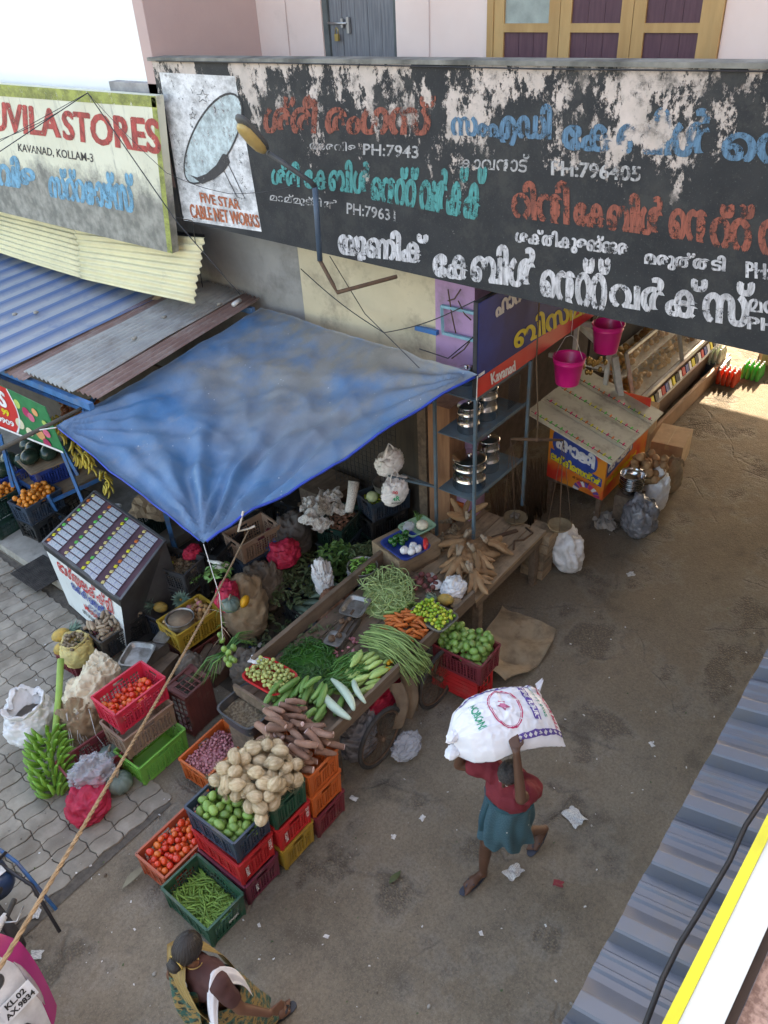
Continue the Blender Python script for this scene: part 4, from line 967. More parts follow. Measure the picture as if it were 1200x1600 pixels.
DARKB = mat('grey_plastic_bag', (.25, .25, .26), .2, (.15, .15, .16), 9, alpha=.85, bmp=.9, bscale=14, bdist=.015, spec=.7)
REDNET = mat('red_mesh_bag', (.50, .02, .06), .6, (.34, .015, .045), 12, bmp=1.0, bscale=140, bdist=.003)
NEWS = mat('newsprint', (.62, .61, .57), .85, (.30, .30, .30), 55, lo=.45, hi=.6, bmp=.4, bscale=18, stretch=(1, 4, 1))

def heap_cloth(p, seed, amp=.12, f=2.2, ridge=.08):
    n1 = noise.noise(p * f + Vector((seed, seed * 2, 0))); n2 = noise.noise(p * f * 2.3 + Vector((0, seed, 5))); n3 = 1 - abs(noise.noise(p * f * 1.9 + Vector((seed * 3, 1, seed))))
    n4 = (1 - abs(noise.noise(p * f * 3.1 + Vector((seed, 7, seed * 2))))) ** 4; n5 = (1 - abs(noise.noise(p * f * 5.3 + Vector((seed, 1, seed * 5))))) ** 4
    return 1 + amp * n1 + amp * .4 * n2 + ridge * (n3 - .7) + ridge * .22 * (n4 - .4) + ridge * .12 * (n5 - .4)
def bag(name, loc, size, m, label, cat, yaw=0.0, seed=1.0, amp=.14, ridge=.14, top=None, seg=60, rings=44, flat_bottom=True, pinch=0.0, lean=(0, 0), group=None, parent=None):
    """a filled sack or crumpled bag: folded skin, flattened where it stands; pinch gathers the top into a neck, top='open' leaves a rolled mouth"""
    b = MB(); vs = []; 
    for i in range(rings + 1):
        t = i / rings
        for k in range(seg):
            a = 2 * math.pi * k / seg
            th = math.pi * (t if top is None else (.02 + t * .0 + t * .98) )
            p = Vector((math.sin(math.pi * t) * math.cos(a), math.sin(math.pi * t) * math.sin(a), math.cos(math.pi * t)))
            q = heap_cloth(p, seed, amp, 2.0, ridge)
            r = math.sin(math.pi * t) ** .62 if 0 < t < 1 else 0
            z = p.z * (1 if p.z > 0 else .9)
            if top == 'open' and t < .22:
                r = .72 + .10 * math.sin(t * 20) - .25 * (t < .08) * (1 - t / .08); z = .86 + .10 * math.sin((t / .22) * math.pi) - (.55 * (1 - t / .09) if t < .09 else 0)
            if pinch and t < .25:
                r = r * (1 - pinch) + pinch * (.10 + .13 * abs(t - .10) / .10); z = z + (1 - t / .25) * pinch * .45
            fold = 1 + .07 * math.sin(a * 9 + seed * 3 + 2 * math.sin(a * 2)) * (1 - t) * (1.4 if pinch else .5)
            x, y = r * q * math.cos(a) * fold, r * q * math.sin(a) * fold
            if flat_bottom: z = max(z, -.86 + .02 * math.sin(a * 3))
            vs.append((x * size[0] + lean[0] * (z + .86), y * size[1] + lean[1] * (z + .86), (z + .86) * size[2] * q if z > -.8 else 0.0))
    fs = [(i * seg + k, (i + 1) * seg + k, (i + 1) * seg + (k + 1) % seg, i * seg + (k + 1) % seg) for i in range(rings) for k in range(seg)]
    b.add(vs, fs, 0, True)
    return b.build(name, m, parent, loc=loc, rot=(0, 0, yaw), label=label, cat=cat, group=group)
def sheet_cloth(name, fn, nu, nv, m, label=None, cat=None, parent=None, th=.003, **k):
    b = MB(); b.grid(fn, nu, nv)
    W = nv + 1; n = len(b.v); b.v += [(x, y, z - th) for x, y, z in b.v[:n]]
    f0 = list(b.f); b.f += [tuple(n + i for i in reversed(f)) for f in f0]; b.m += [0] * len(f0); b.sm += [True] * len(f0)
    ring = [i * W for i in range(nu + 1)] + [nu * W + j for j in range(1, nv + 1)] + [i * W + nv for i in range(nu - 1, -1, -1)] + [j for j in range(nv - 1, 0, -1)]
    for a, c in zip(ring, ring[1:] + ring[:1]): b.f.append((a, c, n + c, n + a)); b.m.append(0); b.sm.append(False)
    return b.build(name, m, parent, label=label, cat=cat, **k)
def crumple(name, c, r, m, label, cat, seed=0, h=.03, group=None, n=9):
    def fn(u, v):
        x, y = (u - .5) * 2 * r[0], (v - .5) * 2 * r[1]; p = Vector((x * 9, y * 9, seed)); e = 1 + .35 * noise.noise(Vector((u * 3, v * 3, seed + 9)))
        return (x * e, y * e, h * (.35 + abs(noise.noise(p * 1.2)) * 2.2 + .5 * noise.noise(p * 2.7)) * (1 - .4 * max(abs(2 * u - 1), abs(2 * v - 1))))
    b = MB(); b.grid(fn, n, n, smooth=False); return b.build(name, m, loc=c, rot=(0, 0, seed * 1.7), label=label, cat=cat, group=group)

# ---- the blue tarpaulin
def tarp_mat():
    m, nt, bs = new_mat('blue_tarpaulin'); P = coords(nt, 'World')
    c = mixc(nt, noise_fac(nt, P, 1.2, detail=6, lo=.3, hi=.7), (.016, .115, .27), (.035, .16, .33))
    st = noise_fac(nt, P, .9, detail=8, rough=.62, lo=.34, hi=.58)
    sx = N(nt, 'ShaderNodeSeparateXYZ'); nt.links.new(P, sx.inputs[0])
    g = N(nt, 'ShaderNodeMapRange'); g.inputs[1].default_value = 4.2; g.inputs[2].default_value = 6.6; nt.links.new(sx.outputs[0], g.inputs[0])
    c = mixc(nt, math_n(nt, 'MULTIPLY', math_n(nt, 'MULTIPLY', math_n(nt, 'ADD', g.outputs[0], .3), st), .95), c, (.20, .185, .16))
    c = mixc(nt, math_n(nt, 'MULTIPLY', noise_fac(nt, P, 3.2, detail=9, rough=.72, lo=.56, hi=.72), .4), c, (.26, .22, .17))
    c = mixc(nt, math_n(nt, 'MULTIPLY', noise_fac(nt, P, 2.1, detail=4, lo=.5, hi=.8), .22), c, (.30, .37, .50))
    v = N(nt, 'ShaderNodeTexVoronoi'); v.inputs['Scale'].default_value = 13; nt.links.new(P, v.inputs['Vector'])
    r = N(nt, 'ShaderNodeMapRange'); r.inputs[1].default_value = .09; r.inputs[2].default_value = .05; nt.links.new(v.outputs['Distance'], r.inputs[0])
    c = mixc(nt, math_n(nt, 'MULTIPLY', r.outputs[0], noise_fac(nt, P, 2.4, lo=.54, hi=.58)), c, (.6, .64, .68))
    nt.links.new(c, bs.inputs['Base Color']); bs.inputs['Roughness'].default_value = .42; bs.inputs['Specular IOR Level'].default_value = .45
    bump(nt, bs, noise_fac(nt, P, 9, detail=8, rough=.65, lo=0, hi=1), .35, .02); return m
TA, TB_, TD, TE = at(408, 482, 2.74), at(746, 588, 3.0), at(318, 850, 2.2), at(88, 668, 2.42)
def tarp(u, v):
    p = TA * (1 - u) * (1 - v) + TB_ * u * (1 - v) + TE * (1 - u) * v + TD * u * v
    p = p.copy(); 
    edge = (1 - (2 * v - 1) ** 2)
    p += (Vector((.30, -.02, 0)) * .0) + Vector((.02, .05, -.06)) * edge * u ** 6 * .9          # slack lower hem
    p.z -= .20 * math.sin(math.pi * u) * math.sin(math.pi * v) * .8
    d = p - TD; r = math.hypot(d.x, d.y); th = math.atan2(d.y, d.x)
    env = min(1, r / .5) * math.exp(-r / 1.9) * 2.0
    p.z += .030 * env * math.sin(th * 17 + 2.5 * noise.noise(Vector((r * 1.1, th * 2, 0)))) + .018 * env * math.sin(th * 31 + 4 * noise.noise(Vector((r * 1.5, th * 3, 4))))
    d2 = p - TB_; r2 = math.hypot(d2.x, d2.y); t2 = math.atan2(d2.y, d2.x); p.z += .022 * min(1, r2 / .4) * math.exp(-r2 / 1.3) * 2 * math.sin(t2 * 19)
    d3 = p - TE; r3 = math.hypot(d3.x, d3.y); t3 = math.atan2(d3.y, d3.x); p.z += .02 * min(1, r3 / .4) * math.exp(-r3 / 1.0) * 2 * math.sin(t3 * 21)
    p.z += .016 * ((1 - abs(noise.noise(Vector((p.x * 1.7, p.y * 1.1, 9))))) ** 6 - .2) + .008 * ((1 - abs(noise.noise(Vector((p.x * 2.9 + p.y, p.y * 2.2, 5))))) ** 7) + .035 * noise.noise(Vector((p.x * 1.4, p.y * 1.4, 2))) + .012 * noise.noise(Vector((p.x * 5, p.y * 5, 2)))
    return p
tp = thing('tarpaulin', 'large blue tarpaulin with brown stains stretched as an awning over the vegetable stall', 'tarpaulin')
sheet_cloth('cloth', tarp, 110, 90, tarp_mat(), parent=tp, th=.004)
HB = mat('bright_blue_hem', (.015, .06, .42), .4, bmp=.1)
MB().tube([tarp(1, .99 - .98 * i / 24) - Vector((0, 0, .012)) for i in range(25)], .014, 6).build('hem', HB, tp)
MB().tube([tarp(.98 - .96 * i / 20, 1.0) - Vector((0, 0, .01)) for i in range(21)], .010, 6).build('hem', HB, tp)
ROPE = mat('manila_rope', (.25, .185, .115), .9, (.17, .12, .07), 30, bmp=1.0, bscale=90, bdist=.003)
WSTR = mat('white_string', (.7, .7, .68), .8, bmp=0)
ra, rb_ = at(389, 828, 2.16), at(-14, 1535, 4.35)
rp = []
for i in range(61):
    t = i / 60; p = ra.lerp(rb_, t); p.z -= .05 * math.sin(math.pi * t); rp.append(p)
def twisted(name, pts, r, m, **k):
    b = MB(); tot = 0; n = len(pts)
    fine = []
    for i in range(n - 1):
        for s in range(4): fine.append(pts[i].lerp(pts[i + 1], s / 4))
    fine.append(pts[-1]); d, u, v = frame_of(fine[-1] - fine[0])
    for st in range(3):
        q = []; L = 0
        for i, p in enumerate(fine):
            if i: L += (p - fine[i - 1]).length
            a = L / .045 * 2 * math.pi / 3 * 1.0 + st * 2.094; q.append(p + u * math.cos(a) * r * .55 + v * math.sin(a) * r * .55)
        b.tube(q, r * .6, 5)
    return b.build(name, m, **k)
twisted('tie_rope', rp, .0072, ROPE, label='long straw coloured rope slanting from the blue sheet down to the lower left', cat='rope')
MB().tube([tarp(1, .86) + Vector((0, 0, .02)), at(372, 830, 2.2), at(389, 826, 2.16), at(398, 822, 2.2)], .011, 7).build('rope_knot', mat('pale_rope', (.6, .56, .48), .9), label='pale rope loop knotted on the hem of the blue sheet', cat='rope')
# ---- handcart
cart = thing('handcart', 'old wooden vegetable handcart with bicycle wheels loaded with greens', 'cart', (0, 0, 0))
for k in range(6):
    b = MB(); y = 3.55 + k * .178; b.bb(3.12, 5.5, y, y + .170, .80, .825 + .002 * (k % 2)); b.build('bed_plank', WOOD, cart)
b = MB(); b.beam((3.1, 3.505, .84), (5.52, 3.50, .84), .035, .16); b.build('side_board', WOOD, cart)
b = MB(); b.beam((3.4, 4.66, .90), (5.95, 4.68, .92), .05, .17); b.build('side_board', WOOD, cart)
b = MB(); b.beam((3.1, 3.53, .85), (3.1, 4.62, .85), .03, .12); b.build('end_board', WOOD, cart)
for x in (3.35, 5.3):
    for y in (3.6, 4.55): b = MB(); b.bb(x - .03, x + .03, y - .03, y + .03, .0, .797); b.build('post', WOOD, cart)
b = MB(); b.bb(3.3, 5.4, 3.66, 3.72, .70, .797); b.build('bearer', WOOD, cart)
def wheel(x, y, z, r, nsp=28):
    b = MB(); b.tube([(x + r * math.cos(a), y, z + r * math.sin(a)) for a in [2 * math.pi * k / 40 for k in range(41)]], .022, 7, cap=False); ob = b.build('wheel', RUBBER, cart)
    c_ = MB(); c_.tube([(x + (r - .03) * math.cos(a), y, z + (r - .03) * math.sin(a)) for a in [2 * math.pi * k / 40 for k in range(41)]], .012, 6, cap=False); c_.build('rim', RUST, ob)
    h_ = MB(); h_.tube([(x, y - .05, z), (x, y + .05, z)], .025, 8); h_.build('hub', RUST, ob)
    for k in range(nsp):
        a = 2 * math.pi * k / nsp; s_ = MB(); s_.tube([(x + .02 * math.cos(a + .6), y + (.03 if k % 2 else -.03), z + .02 * math.sin(a + .6)), (x + (r - .03) * math.cos(a), y, z + (r - .03) * math.sin(a))], .0022, 4); s_.build('spoke', RUST, ob)
wheel(4.72, 3.40, .35, .33); wheel(3.78, 3.42, .33, .31); wheel(4.72, 4.62, .35, .33)
b = MB(); b.tube([(4.72, 3.36, .35), (4.72, 4.66, .35)], .014, 6); b.build('axle', RUST, cart)
b = MB(); b.beam((4.72, 3.46, .36), (4.5, 3.48, .76), .03, .03); b.build('fork', RUST, cart); b = MB(); b.beam((4.72, 3.46, .36), (5.0, 3.48, .76), .03, .03); b.build('fork', RUST, cart)
bag('crumpled_bag', (3.72, 3.68, 0), (.22, .18, .26), DARKB, 'dark crumpled plastic bag stuffed under the front of the handcart', 'bag', seed=4.1, ridge=.3)
bag('red_bag', (4.15, 3.66, .30), (.26, .12, .20), REDNET, 'red cloth bundle hanging under the handcart bed', 'bag', seed=2.2, ridge=.3)
sheet_cloth('jute_rag', lambda u, v: (4.02 + .36 * u + .03 * math.sin(v * 5), 3.47 - .05 * v + .04 * math.sin(u * 14 + v * 2) - .06 * math.sin(v * 3), .74 - .52 * v + .03 * math.sin(u * 5)), 20, 20, mat('dark_jute', (.20, .145, .095), .95, (.13, .09, .06), 6, bmp=1.0, bscale=120, bdist=.003), 'brown jute rag hanging from the front edge of the handcart', 'cloth')
bag('plastic_litter', (4.0, 3.28, 0), (.17, .12, .09), CLEARB, 'crushed clear plastic bag on the ground beside the cart wheel', 'bag', seed=7, ridge=.35)

# ---- produce on the cart
def flat_heap(cx, cy, z, lx, ly, yaw, hgt, p=2.0, res=.009):
    return Heap(Matrix.Translation((cx, cy, z)) @ Euler((0, 0, yaw)).to_matrix().to_4x4(), lx, ly, base=mound(lx, ly, 0, hgt, p), res=res)
def oval(lx, ly, k=1.0):
    def f():
        while True:
            a, r_ = U(0, 6.283), math.sqrt(rng.random()) * k
            return lx / 2 * r_ * math.cos(a), ly / 2 * r_ * math.sin(a)
    return f
CB = .828
h = flat_heap(3.74, 4.27, CB, .70, .62, .1, .10); h.skin('chilli_bed', M_CHILI, drop=.012, label='body of the dark green chilli heap at the back of the cart', cat='chillies')
h.fill(285, variants('chil', m_pod('green_chilli', .105, .0052, M_CHILI, .5, n=5, taper=.15, ends=M_STEM), 4), .0055, .045, 'green_chilli', 'glossy dark green chilli in the heap at the back of the cart', 'chilli', 'dark green chillies on the cart', tries=2, dens=oval(.60, .54), tilt=.35)
h = flat_heap(5.0, 4.25, CB + .0, .72, .58, .5, .12); h.skin('pale_bean_bed', M_PBEAN, drop=.012, label='body of the pale bean heap on the cart', cat='beans')
h.fill(250, variants('pb', m_pod('pale_bean', .19, .0055, M_PBEAN, .45, n=7, taper=.5), 4), .006, .085, 'pale_bean', 'long pale green bean in the heap near the balance pan', 'bean', 'pale beans heaped on the cart', tries=2, dens=oval(.68, .52), tilt=.25)
h = flat_heap(3.85, 3.86, CB, .50, .40, 0, .06); h.skin('okra_bed', M_BEAN, drop=.012, label='body of the mid green okra heap on the cart', cat='okra')
h.fill(120, variants('okra', m_pod('okra', .14, .0085, vm('okra_skin', (.05, .17, .035), .45, (.09, .22, .05), 6, rnd=.3), .12, n=6, taper=.3, ends=M_STEM), 3), .009, .06, 'okra', 'mid green okra between the chillies and bitter gourds', 'okra', 'okra on the cart', tries=2, dens=oval(.48, .36), yawf=lambda x, y: U(-1.1, .3), tilt=.2)
h = flat_heap(3.36, 3.93, CB, .44, .62, 0, .05); h.fill(26, variants('cuke', m_pod('cucumber', .235, .031, M_CUKE, .12, seg=10, n=9, taper=.5, ends=M_STEM), 3), .030, .085, 'cucumber', 'plump green cucumber lying across the front end of the cart', 'cucumber', 'cucumbers on the cart', tries=3, yawf=lambda x, y: U(-.25, .45), dens=lambda: (U(-.15, .15), U(-.26, .28)))
wg = variants('wgourd', m_pod('snake_gourd', .52, .043, M_GOURD, .22, seg=10, n=12, taper=.35))
for k, (x, y, z, yw, s) in enumerate(((3.46, 3.66, .94, 1.30, 1), (3.57, 3.66, .97, 1.15, .95), (3.72, 3.58, .93, 1.0, .7))):
    put('snake_gourd', wg[k], M=Matrix.Translation((x, y, z)) @ Euler((.4 * k, .12, yw)).to_matrix().to_4x4() @ Matrix.Scale(s, 4), label=['longest pale white gourd on the front edge of the cart, left one', 'middle pale white gourd lying across the cart edge', 'short pale white gourd at the right of the pale gourds'][k], cat='gourd', group='white gourds on the cart')
h = flat_heap(3.99, 3.72, CB, .52, .40, .2, .05); h.fill(22, variants('bit', m_pod('bitter_gourd', .20, .029, M_BITTER, .1, seg=10, n=9, taper=.2, ends=M_STEM), 3), .027, .065, 'bitter_gourd', 'pale green bitter gourd stacked in the middle of the cart', 'bitter gourd', 'bitter gourds on the cart', tries=3, yawf=lambda x, y: U(-.35, .35) + 2.75, dens=oval(.46, .30))
for k in range(7): put('orange_flower', MB().sphere((0, 0, 0), (.03, .022, .018), 8, 6, fn=lambda p: 1 + .3 * noise.noise(p * 3)).mesh('orange_flower', M_PCUT), M=Matrix.Translation((4.12 + U(-.14, .12), 3.58 + U(-.03, .05), .87 + U(0, .03))) @ Euler((U(0, 3), 0, U(0, 3))).to_matrix().to_4x4(), label='small orange ripe gourd tucked by the front board', cat='gourd', group='orange ripe gourds by the cart board')
# yardlong beans draped over the front board
def longbean(k):
    x0, y0 = 4.33 + U(-.12, .13), 3.98 + U(-.06, .06); x1 = x0 + U(-.03, .10) + (x0 - 4.3) * .25; drop_ = U(.05, .26)
    pts = []; zt = .93 + U(0, .07)
    for i in range(13):
        t = i / 12; y = y0 - .62 * t - .03 * math.sin(t * 3); z = zt + .06 * math.sin(min(1, t * 1.25) * math.pi) - drop_ * max(0, (t - .55) / .45) ** 1.6 - .02
        pts.append((x0 + (x1 - x0) * t + .03 * math.sin(t * 5 + k), y, z))
    b = MB(); b.tube(pts, [.0058 * (.6 + .4 * math.sin(math.pi * min(1, .1 + t_ / 12))) for t_ in range(13)], 5); return b
for k in range(95): longbean(k).build('yardlong_bean', M_LONG, label='long thin bean of the bundle draped over the cart board', cat='bean', group='yardlong beans draped over the cart board')
bag('leaf_bundle', (4.34, 3.78, .83), (.15, .16, .045), M_LONG, 'green core of the yardlong bean bundle on the cart', 'bundle', seed=3)
h = flat_heap(4.64, 3.76, CB, .44, .44, 0, .09); h.fill(72, variants('car', m_pod('carrot', .13, .0185, M_CARROT, .05, seg=9, n=6, taper=.45, ends=M_STEM), 3), .018, .045, 'carrot', 'orange carrot in the pile on the cart', 'carrot', 'carrots piled on the cart', tries=3, dens=oval(.42, .40), yawf=lambda x, y: U(-.9, .9) + 2.2, tilt=.2)
h = flat_heap(4.86, 4.02, CB, .40, .30, 0, .05); h.fill(9, variants('brin', m_pod('long_brinjal', .19, .021, M_BRIN, .4, seg=10, n=9, taper=.5, ends=M_STEM), 3), .021, .07, 'long_brinjal', 'light green long brinjal between beans and carrots', 'brinjal', 'light green brinjals on the cart', tries=2, yawf=lambda x, y: U(-.5, .5) + 2.4, dens=oval(.34, .22))
for k, (x, y, yw) in enumerate(((4.50, 4.02, 2.6), (4.44, 3.98, 2.2), (4.56, 3.93, 2.9))): put('long_brinjal', VAR['brin'][k], M=Matrix.Translation((x, y, .87)) @ Euler((0, 0, yw)).to_matrix().to_4x4(), label='light green brinjal lying apart beside the balance pan', cat='brinjal', group='brinjals beside the balance pan')
# lime tray
def tray(name, loc, lx, ly, hh, m, label, yaw=0, flare=.03, th=.006, cat='tray', rot=None, rnd=.12, parent=None):
    b = MB(); n = 28
    def ring(k, z, o):
        return [((lx / 2 + o) * (abs(math.cos(a)) ** (2 * rnd + .12)) * (1 if math.cos(a) >= 0 else -1), (ly / 2 + o) * (abs(math.sin(a)) ** (2 * rnd + .12)) * (1 if math.sin(a) >= 0 else -1), z) for a in [2 * math.pi * (i + .5) / n for i in range(n)]]
    rings = [ring(0, 0, -flare), ring(1, hh, 0), ring(2, hh + .003, .012), ring(3, hh - .003, .012), ring(4, hh - .006, .0), ring(5, hh - .006, -th * .5), ring(6, th, -flare - th)]
    rings = [ring(0, 0, -flare), ring(1, hh - .006, -.001), ring(2, hh - .006, .012), ring(3, hh, .012), ring(4, hh, -th), ring(5, th, -flare - th)]
    vs = [p for r in rings for p in r]; fs = [(i * n + k, i * n + (k + 1) % n, (i + 1) * n + (k + 1) % n, (i + 1) * n + k) for i in range(len(rings) - 1) for k in range(n)]
    fs += [tuple(range(n))[::-1], tuple((len(rings) - 1) * n + k for k in range(n))]
    b.add(vs, fs, 0, False)
    M_ = Matrix.Translation(loc) @ Euler(rot or (0, 0, yaw)).to_matrix().to_4x4()
    return put(name, b.mesh(name, m), M=M_, label=label, cat=cat, parent=parent)
t_ = tray('metal_tray', (4.92, 3.60, .90), .32, .44, .07, TRAYM, 'shallow metal tray of limes at the right end of the cart', R(-4))
h = Heap(OM[t_.name].copy(), .29, .41, base=mound(.42, .56, .03, .05)); h.fill(78, variants('lime', m_ball('lime', .021, M_LIME)), .022, 0, 'lime', 'green to yellow lime in the metal tray on the cart', 'lime', 'limes in the metal tray', tries=4)
t_ = tray('red_tray', (3.35, 4.38, .90), .33, .46, .06, PL['red'], 'red plastic tray of round pale green gooseberries on the cart corner', R(2), cat='tray')
h = Heap(OM[t_.name].copy(), .29, .42, base=mound(.44, .58, .02, .045)); h.fill(105, variants('amla', m_ball('gooseberry', .0205, M_AMLA, .93, 0)), .0205, 0, 'gooseberry', 'round pale green gooseberry in the red tray', 'gooseberry', 'gooseberries in the red tray', tries=4)
crumple('paper_liner', (3.42, 4.62, .955), (.08, .05), WSACK, 'white paper liner corner sticking out of the red tray', 'paper', 3, .02)
t_ = tray('grey_tray_crate', (3.04, 4.38, .68), .42, .46, .15, PL['grey'], 'grey tray crate of leaf debris and twigs at the near end of the cart', R(0), cat='crate', flare=.02)
DEB = mat('leaf_debris', (.12, .085, .055), .95, (.26, .21, .14), 38, lo=.42, hi=.6, bmp=1.0, bscale=70, bdist=.02)
h = Heap(OM[t_.name].copy(), .38, .42, base=lambda x, y: .07 + .03 * noise.noise(Vector((x * 9, y * 9, 0)))); h.skin('debris', DEB, label='brown leaf debris in the grey tray crate', cat='debris', step=1)
h.fill(40, variants('twig', m_pod('twig', .09, .002, vm('twig_bark', (.22, .17, .09), .9, rnd=.4), .3, seg=4, n=4)), .003, .04, 'twig', 'dry twig in the grey tray crate', 'twig', 'twigs in the grey tray crate', tilt=.3)
b = MB(); b.bb(2.9, 3.2, 4.2, 4.55, 0, .67); b.build('wooden_stand', WOOD, label='rough dark wooden block under the grey tray crate', cat='block')

# ---- counter scale on the cart
sc_ = thing('counter_scale', 'iron counter scale with a rectangular pan on the handcart', 'scale', (4.3, 4.26, CB), R(15))
b = MB(); b.bb(-.24, .22, -.08, .08, .0, .07); b.bb(-.2, .18, -.05, .05, .07, .10); b.build('base', mat('grimy_iron', (.10, .09, .08), .6, (.16, .14, .12), 9, metal=.4, bmp=.4), sc_)
b = MB(); b.beam((-.2, 0, .12), (.22, 0, .13), .025, .03); b.build('beam', RUST, sc_)
tray('pan', (.26, .0, .13), .30, .24, .035, TRAYM, None, 0, parent=sc_, cat=None); tray('weight_plate', (-.22, 0, .12), .18, .16, .012, TRAYM, None, 0, parent=sc_, cat=None)
for k, (x, y, r_, hh, z) in enumerate(((-.25, .02, .035, .05, .137), (-.18, -.03, .026, .04, .137), (.0, .03, .03, .045, .147), (.06, -.03, .022, .035, .147))):
    q = MB(); q.lathe([(0, 0), (r_, 0), (r_, hh * .7), (r_ * .5, hh * .8), (r_ * .5, hh), (0, hh)], 14); q.build('weight', RUST, None, loc=Vector((4.3, 4.26, CB)) + Vector((x * .966 - y * .26, x * .26 + y * .966, z)), label='round iron weight standing on the counter scale', cat='weight', group='iron weights on the counter scale')

# ---- pineapple
def pineapple_meshes():
    b = MB(); seg, rg = 22, 16
    def f(p):
        a = math.atan2(p.y, p.x); t = math.acos(max(-1, min(1, p.z))); return 1 + .055 * abs(math.sin(a * 6 + t * 7)) * abs(math.sin(-a * 6 + t * 7)) - .02
    b.sphere((0, 0, 0), (.062, .062, .088), 36, 24, fn=f); body = b.mesh('fruit', M_PINE)
    c = MB()
    for k in range(34):
        a = k * 2.4; el = .25 + 1.15 * (k / 34); L = .07 + .07 * (1 - abs(k / 34 - .5)); w_ = .012
        d = Vector((math.cos(a) * math.cos(el), math.sin(a) * math.cos(el), math.sin(el))); s_ = Vector((-math.sin(a), math.cos(a), 0)) * w_
        o_ = Vector((math.cos(a) * .015, math.sin(a) * .015, .082 + .03 * k / 34)); m1 = o_ + d * L * .5 + Vector((0, 0, .012)); tip = o_ + d * L + Vector((0, 0, -.012 * math.cos(el)))
        c.add([o_ - s_ * .7, o_ + s_ * .7, m1 - s_, m1 + s_, tip], [(0, 1, 3, 2), (2, 3, 4)], 0, True)
    return body, c.mesh('leaf_crown', M_PLEAF)
PB_, PC_ = pineapple_meshes()
def pineapple(x, y, z, yaw, tip, label, s=1.0):
    r = put('pineapple', None, loc=(x, y, z), rot=(0, tip, yaw), scale=s, label=label, cat='pineapple', group='pineapples on the stall'); put('fruit', PB_, parent=r); put('leaf_crown', PC_, parent=r); return r
pineapple(5.22, 3.66, .93, R(120), R(88), 'yellow pineapple lying on its side behind the lime tray')
pineapple(3.70, 6.62, .42, R(150), R(60), 'left of the two upright pineapples in the dark blue crate'); pineapple(3.92, 6.52, .42, R(60), R(-50), 'right of the two pineapples in the dark blue crate')
pineapple(*at(95, 992, .42), R(-15), R(90), 'golden pineapple lying at the back of the pair beside the yellow sack', 1.15); pineapple(*at(98, 1012, .36), R(-10), R(88), 'olive pineapple lying in front beside the yellow sack', 1.15)
# ---- table, cassava, wood box
tb = thing('plank_table', 'rough plank table carrying cassava and a hanging balance pan', 'table', (0, 0, 0))
for k in range(5):
    b = MB(); y = 3.50 + k * .20; b.bb(5.56 + U(-.04, .04), 7.08 + U(-.05, .03), y, y + .19, .71, .75 + .002 * (k % 2)); b.build('plank', WOODL, tb)
for x in (5.7, 6.95):
    for y in (3.56, 4.42): b = MB(); b.bb(x - .04, x + .04, y - .04, y + .04, 0, .708); b.build('leg', WOOD, tb)
b = MB(); b.bb(5.6, 7.05, 3.515, 3.55, .6, .706); b.build('apron', WOOD, tb)
for k in range(5):
    b = MB(); b.box((7.2 + U(-.03, .03), 3.62 + U(-.03, .03), .07 + k * .135), (.26, .3, .125), rot=(0, 0, U(-.15, .15))); b.build('timber_block', WOODL, label='weathered timber block piled at the right end of the table, %s' % ['lowest', 'second from the ground', 'middle one', 'second from the top', 'topmost'][k], cat='block', group='timber blocks at the table end')
cm = variants('cass', m_tuber('cassava_root', .30, .043, M_CASS, .10, amp=.3, tail=.16, n=12), 5)
def cassava_cluster(cx, cy, cz, n, spread, label, tilt0, base_yaw):
    r = put('cassava_bunch', None, loc=(cx, cy, cz), label=label, cat='cassava', group='cassava bunches on the plank table')
    for k in range(n):
        a = base_yaw + spread * (k / max(1, n - 1) - .5); el = tilt0 + U(-.18, .12); s = U(.8, 1.15)
        d = Vector((math.cos(a) * math.cos(el), math.sin(a) * math.cos(el), math.sin(el)))
        M_ = Matrix.Translation(d * .16 * s) @ d.to_track_quat('X', 'Z').to_matrix().to_4x4() @ Matrix.Scale(s, 4); put('root', cm[k % 5], parent=r, M=M_)
    b = MB()
    for k in range(3): b.tube([(0, 0, 0), (-math.cos(base_yaw) * .05 + U(-.04, .04), -math.sin(base_yaw) * .05 + U(-.04, .04), .08 + U(0, .05))], [.024, .017], 8)
    b.build('stem', M_TUB, r)
    for k in range(5):
        a = U(0, 6.28); q = MB(); q.tube([(0, 0, .02), (.06 * math.cos(a), .06 * math.sin(a), .05), (.15 * math.cos(a), .15 * math.sin(a), -.01 + U(0, .05))], .0022, 4); q.build('rootlet', M_CASS, r)
cassava_cluster(6.12, 4.02, 1.02, 5, 2.2, 'tallest cassava bunch standing up at the back of the table pile', -.15, R(150))
cassava_cluster(6.35, 4.15, 1.10, 4, 3.5, 'upper cassava bunch with roots pointing skyward', .75, R(60))
cassava_cluster(6.0, 3.80, 1.0, 6, 2.4, 'middle cassava bunch with roots falling to the lane side', -.42, R(-75))
cassava_cluster(5.85, 3.92, .98, 6, 2.6, 'left cassava bunch reaching over the table corner', -.30, R(-150))
cassava_cluster(6.25, 3.80, .98, 5, 1.9, 'right cassava bunch lying near the iron chains', -.35, R(-25))
cassava_cluster(5.75, 3.68, .93, 6, 2.2, 'lowest cassava bunch drooping over the front table edge', -.28, R(-95))
bag('cassava_heap', (6.05, 3.9, .755), (.26, .22, .12), M_CASS, 'heap of muddy cassava roots under the bunches', 'cassava', seed=2)
b = MB(); b.box((5.70, 4.53, .93), (.60, .50, .22), rot=(0, 0, R(-14))); wbx = b.build('wooden_box', WOODL, label='pale wooden box under the blue tray beside the cassava', cat='box')
b = MB(); b.box((5.70, 4.53, .41), (.55, .45, .80), rot=(0, 0, R(-14))); b.build('wooden_stand', WOOD, label='dark wooden stand below the pale wooden box', cat='stand')
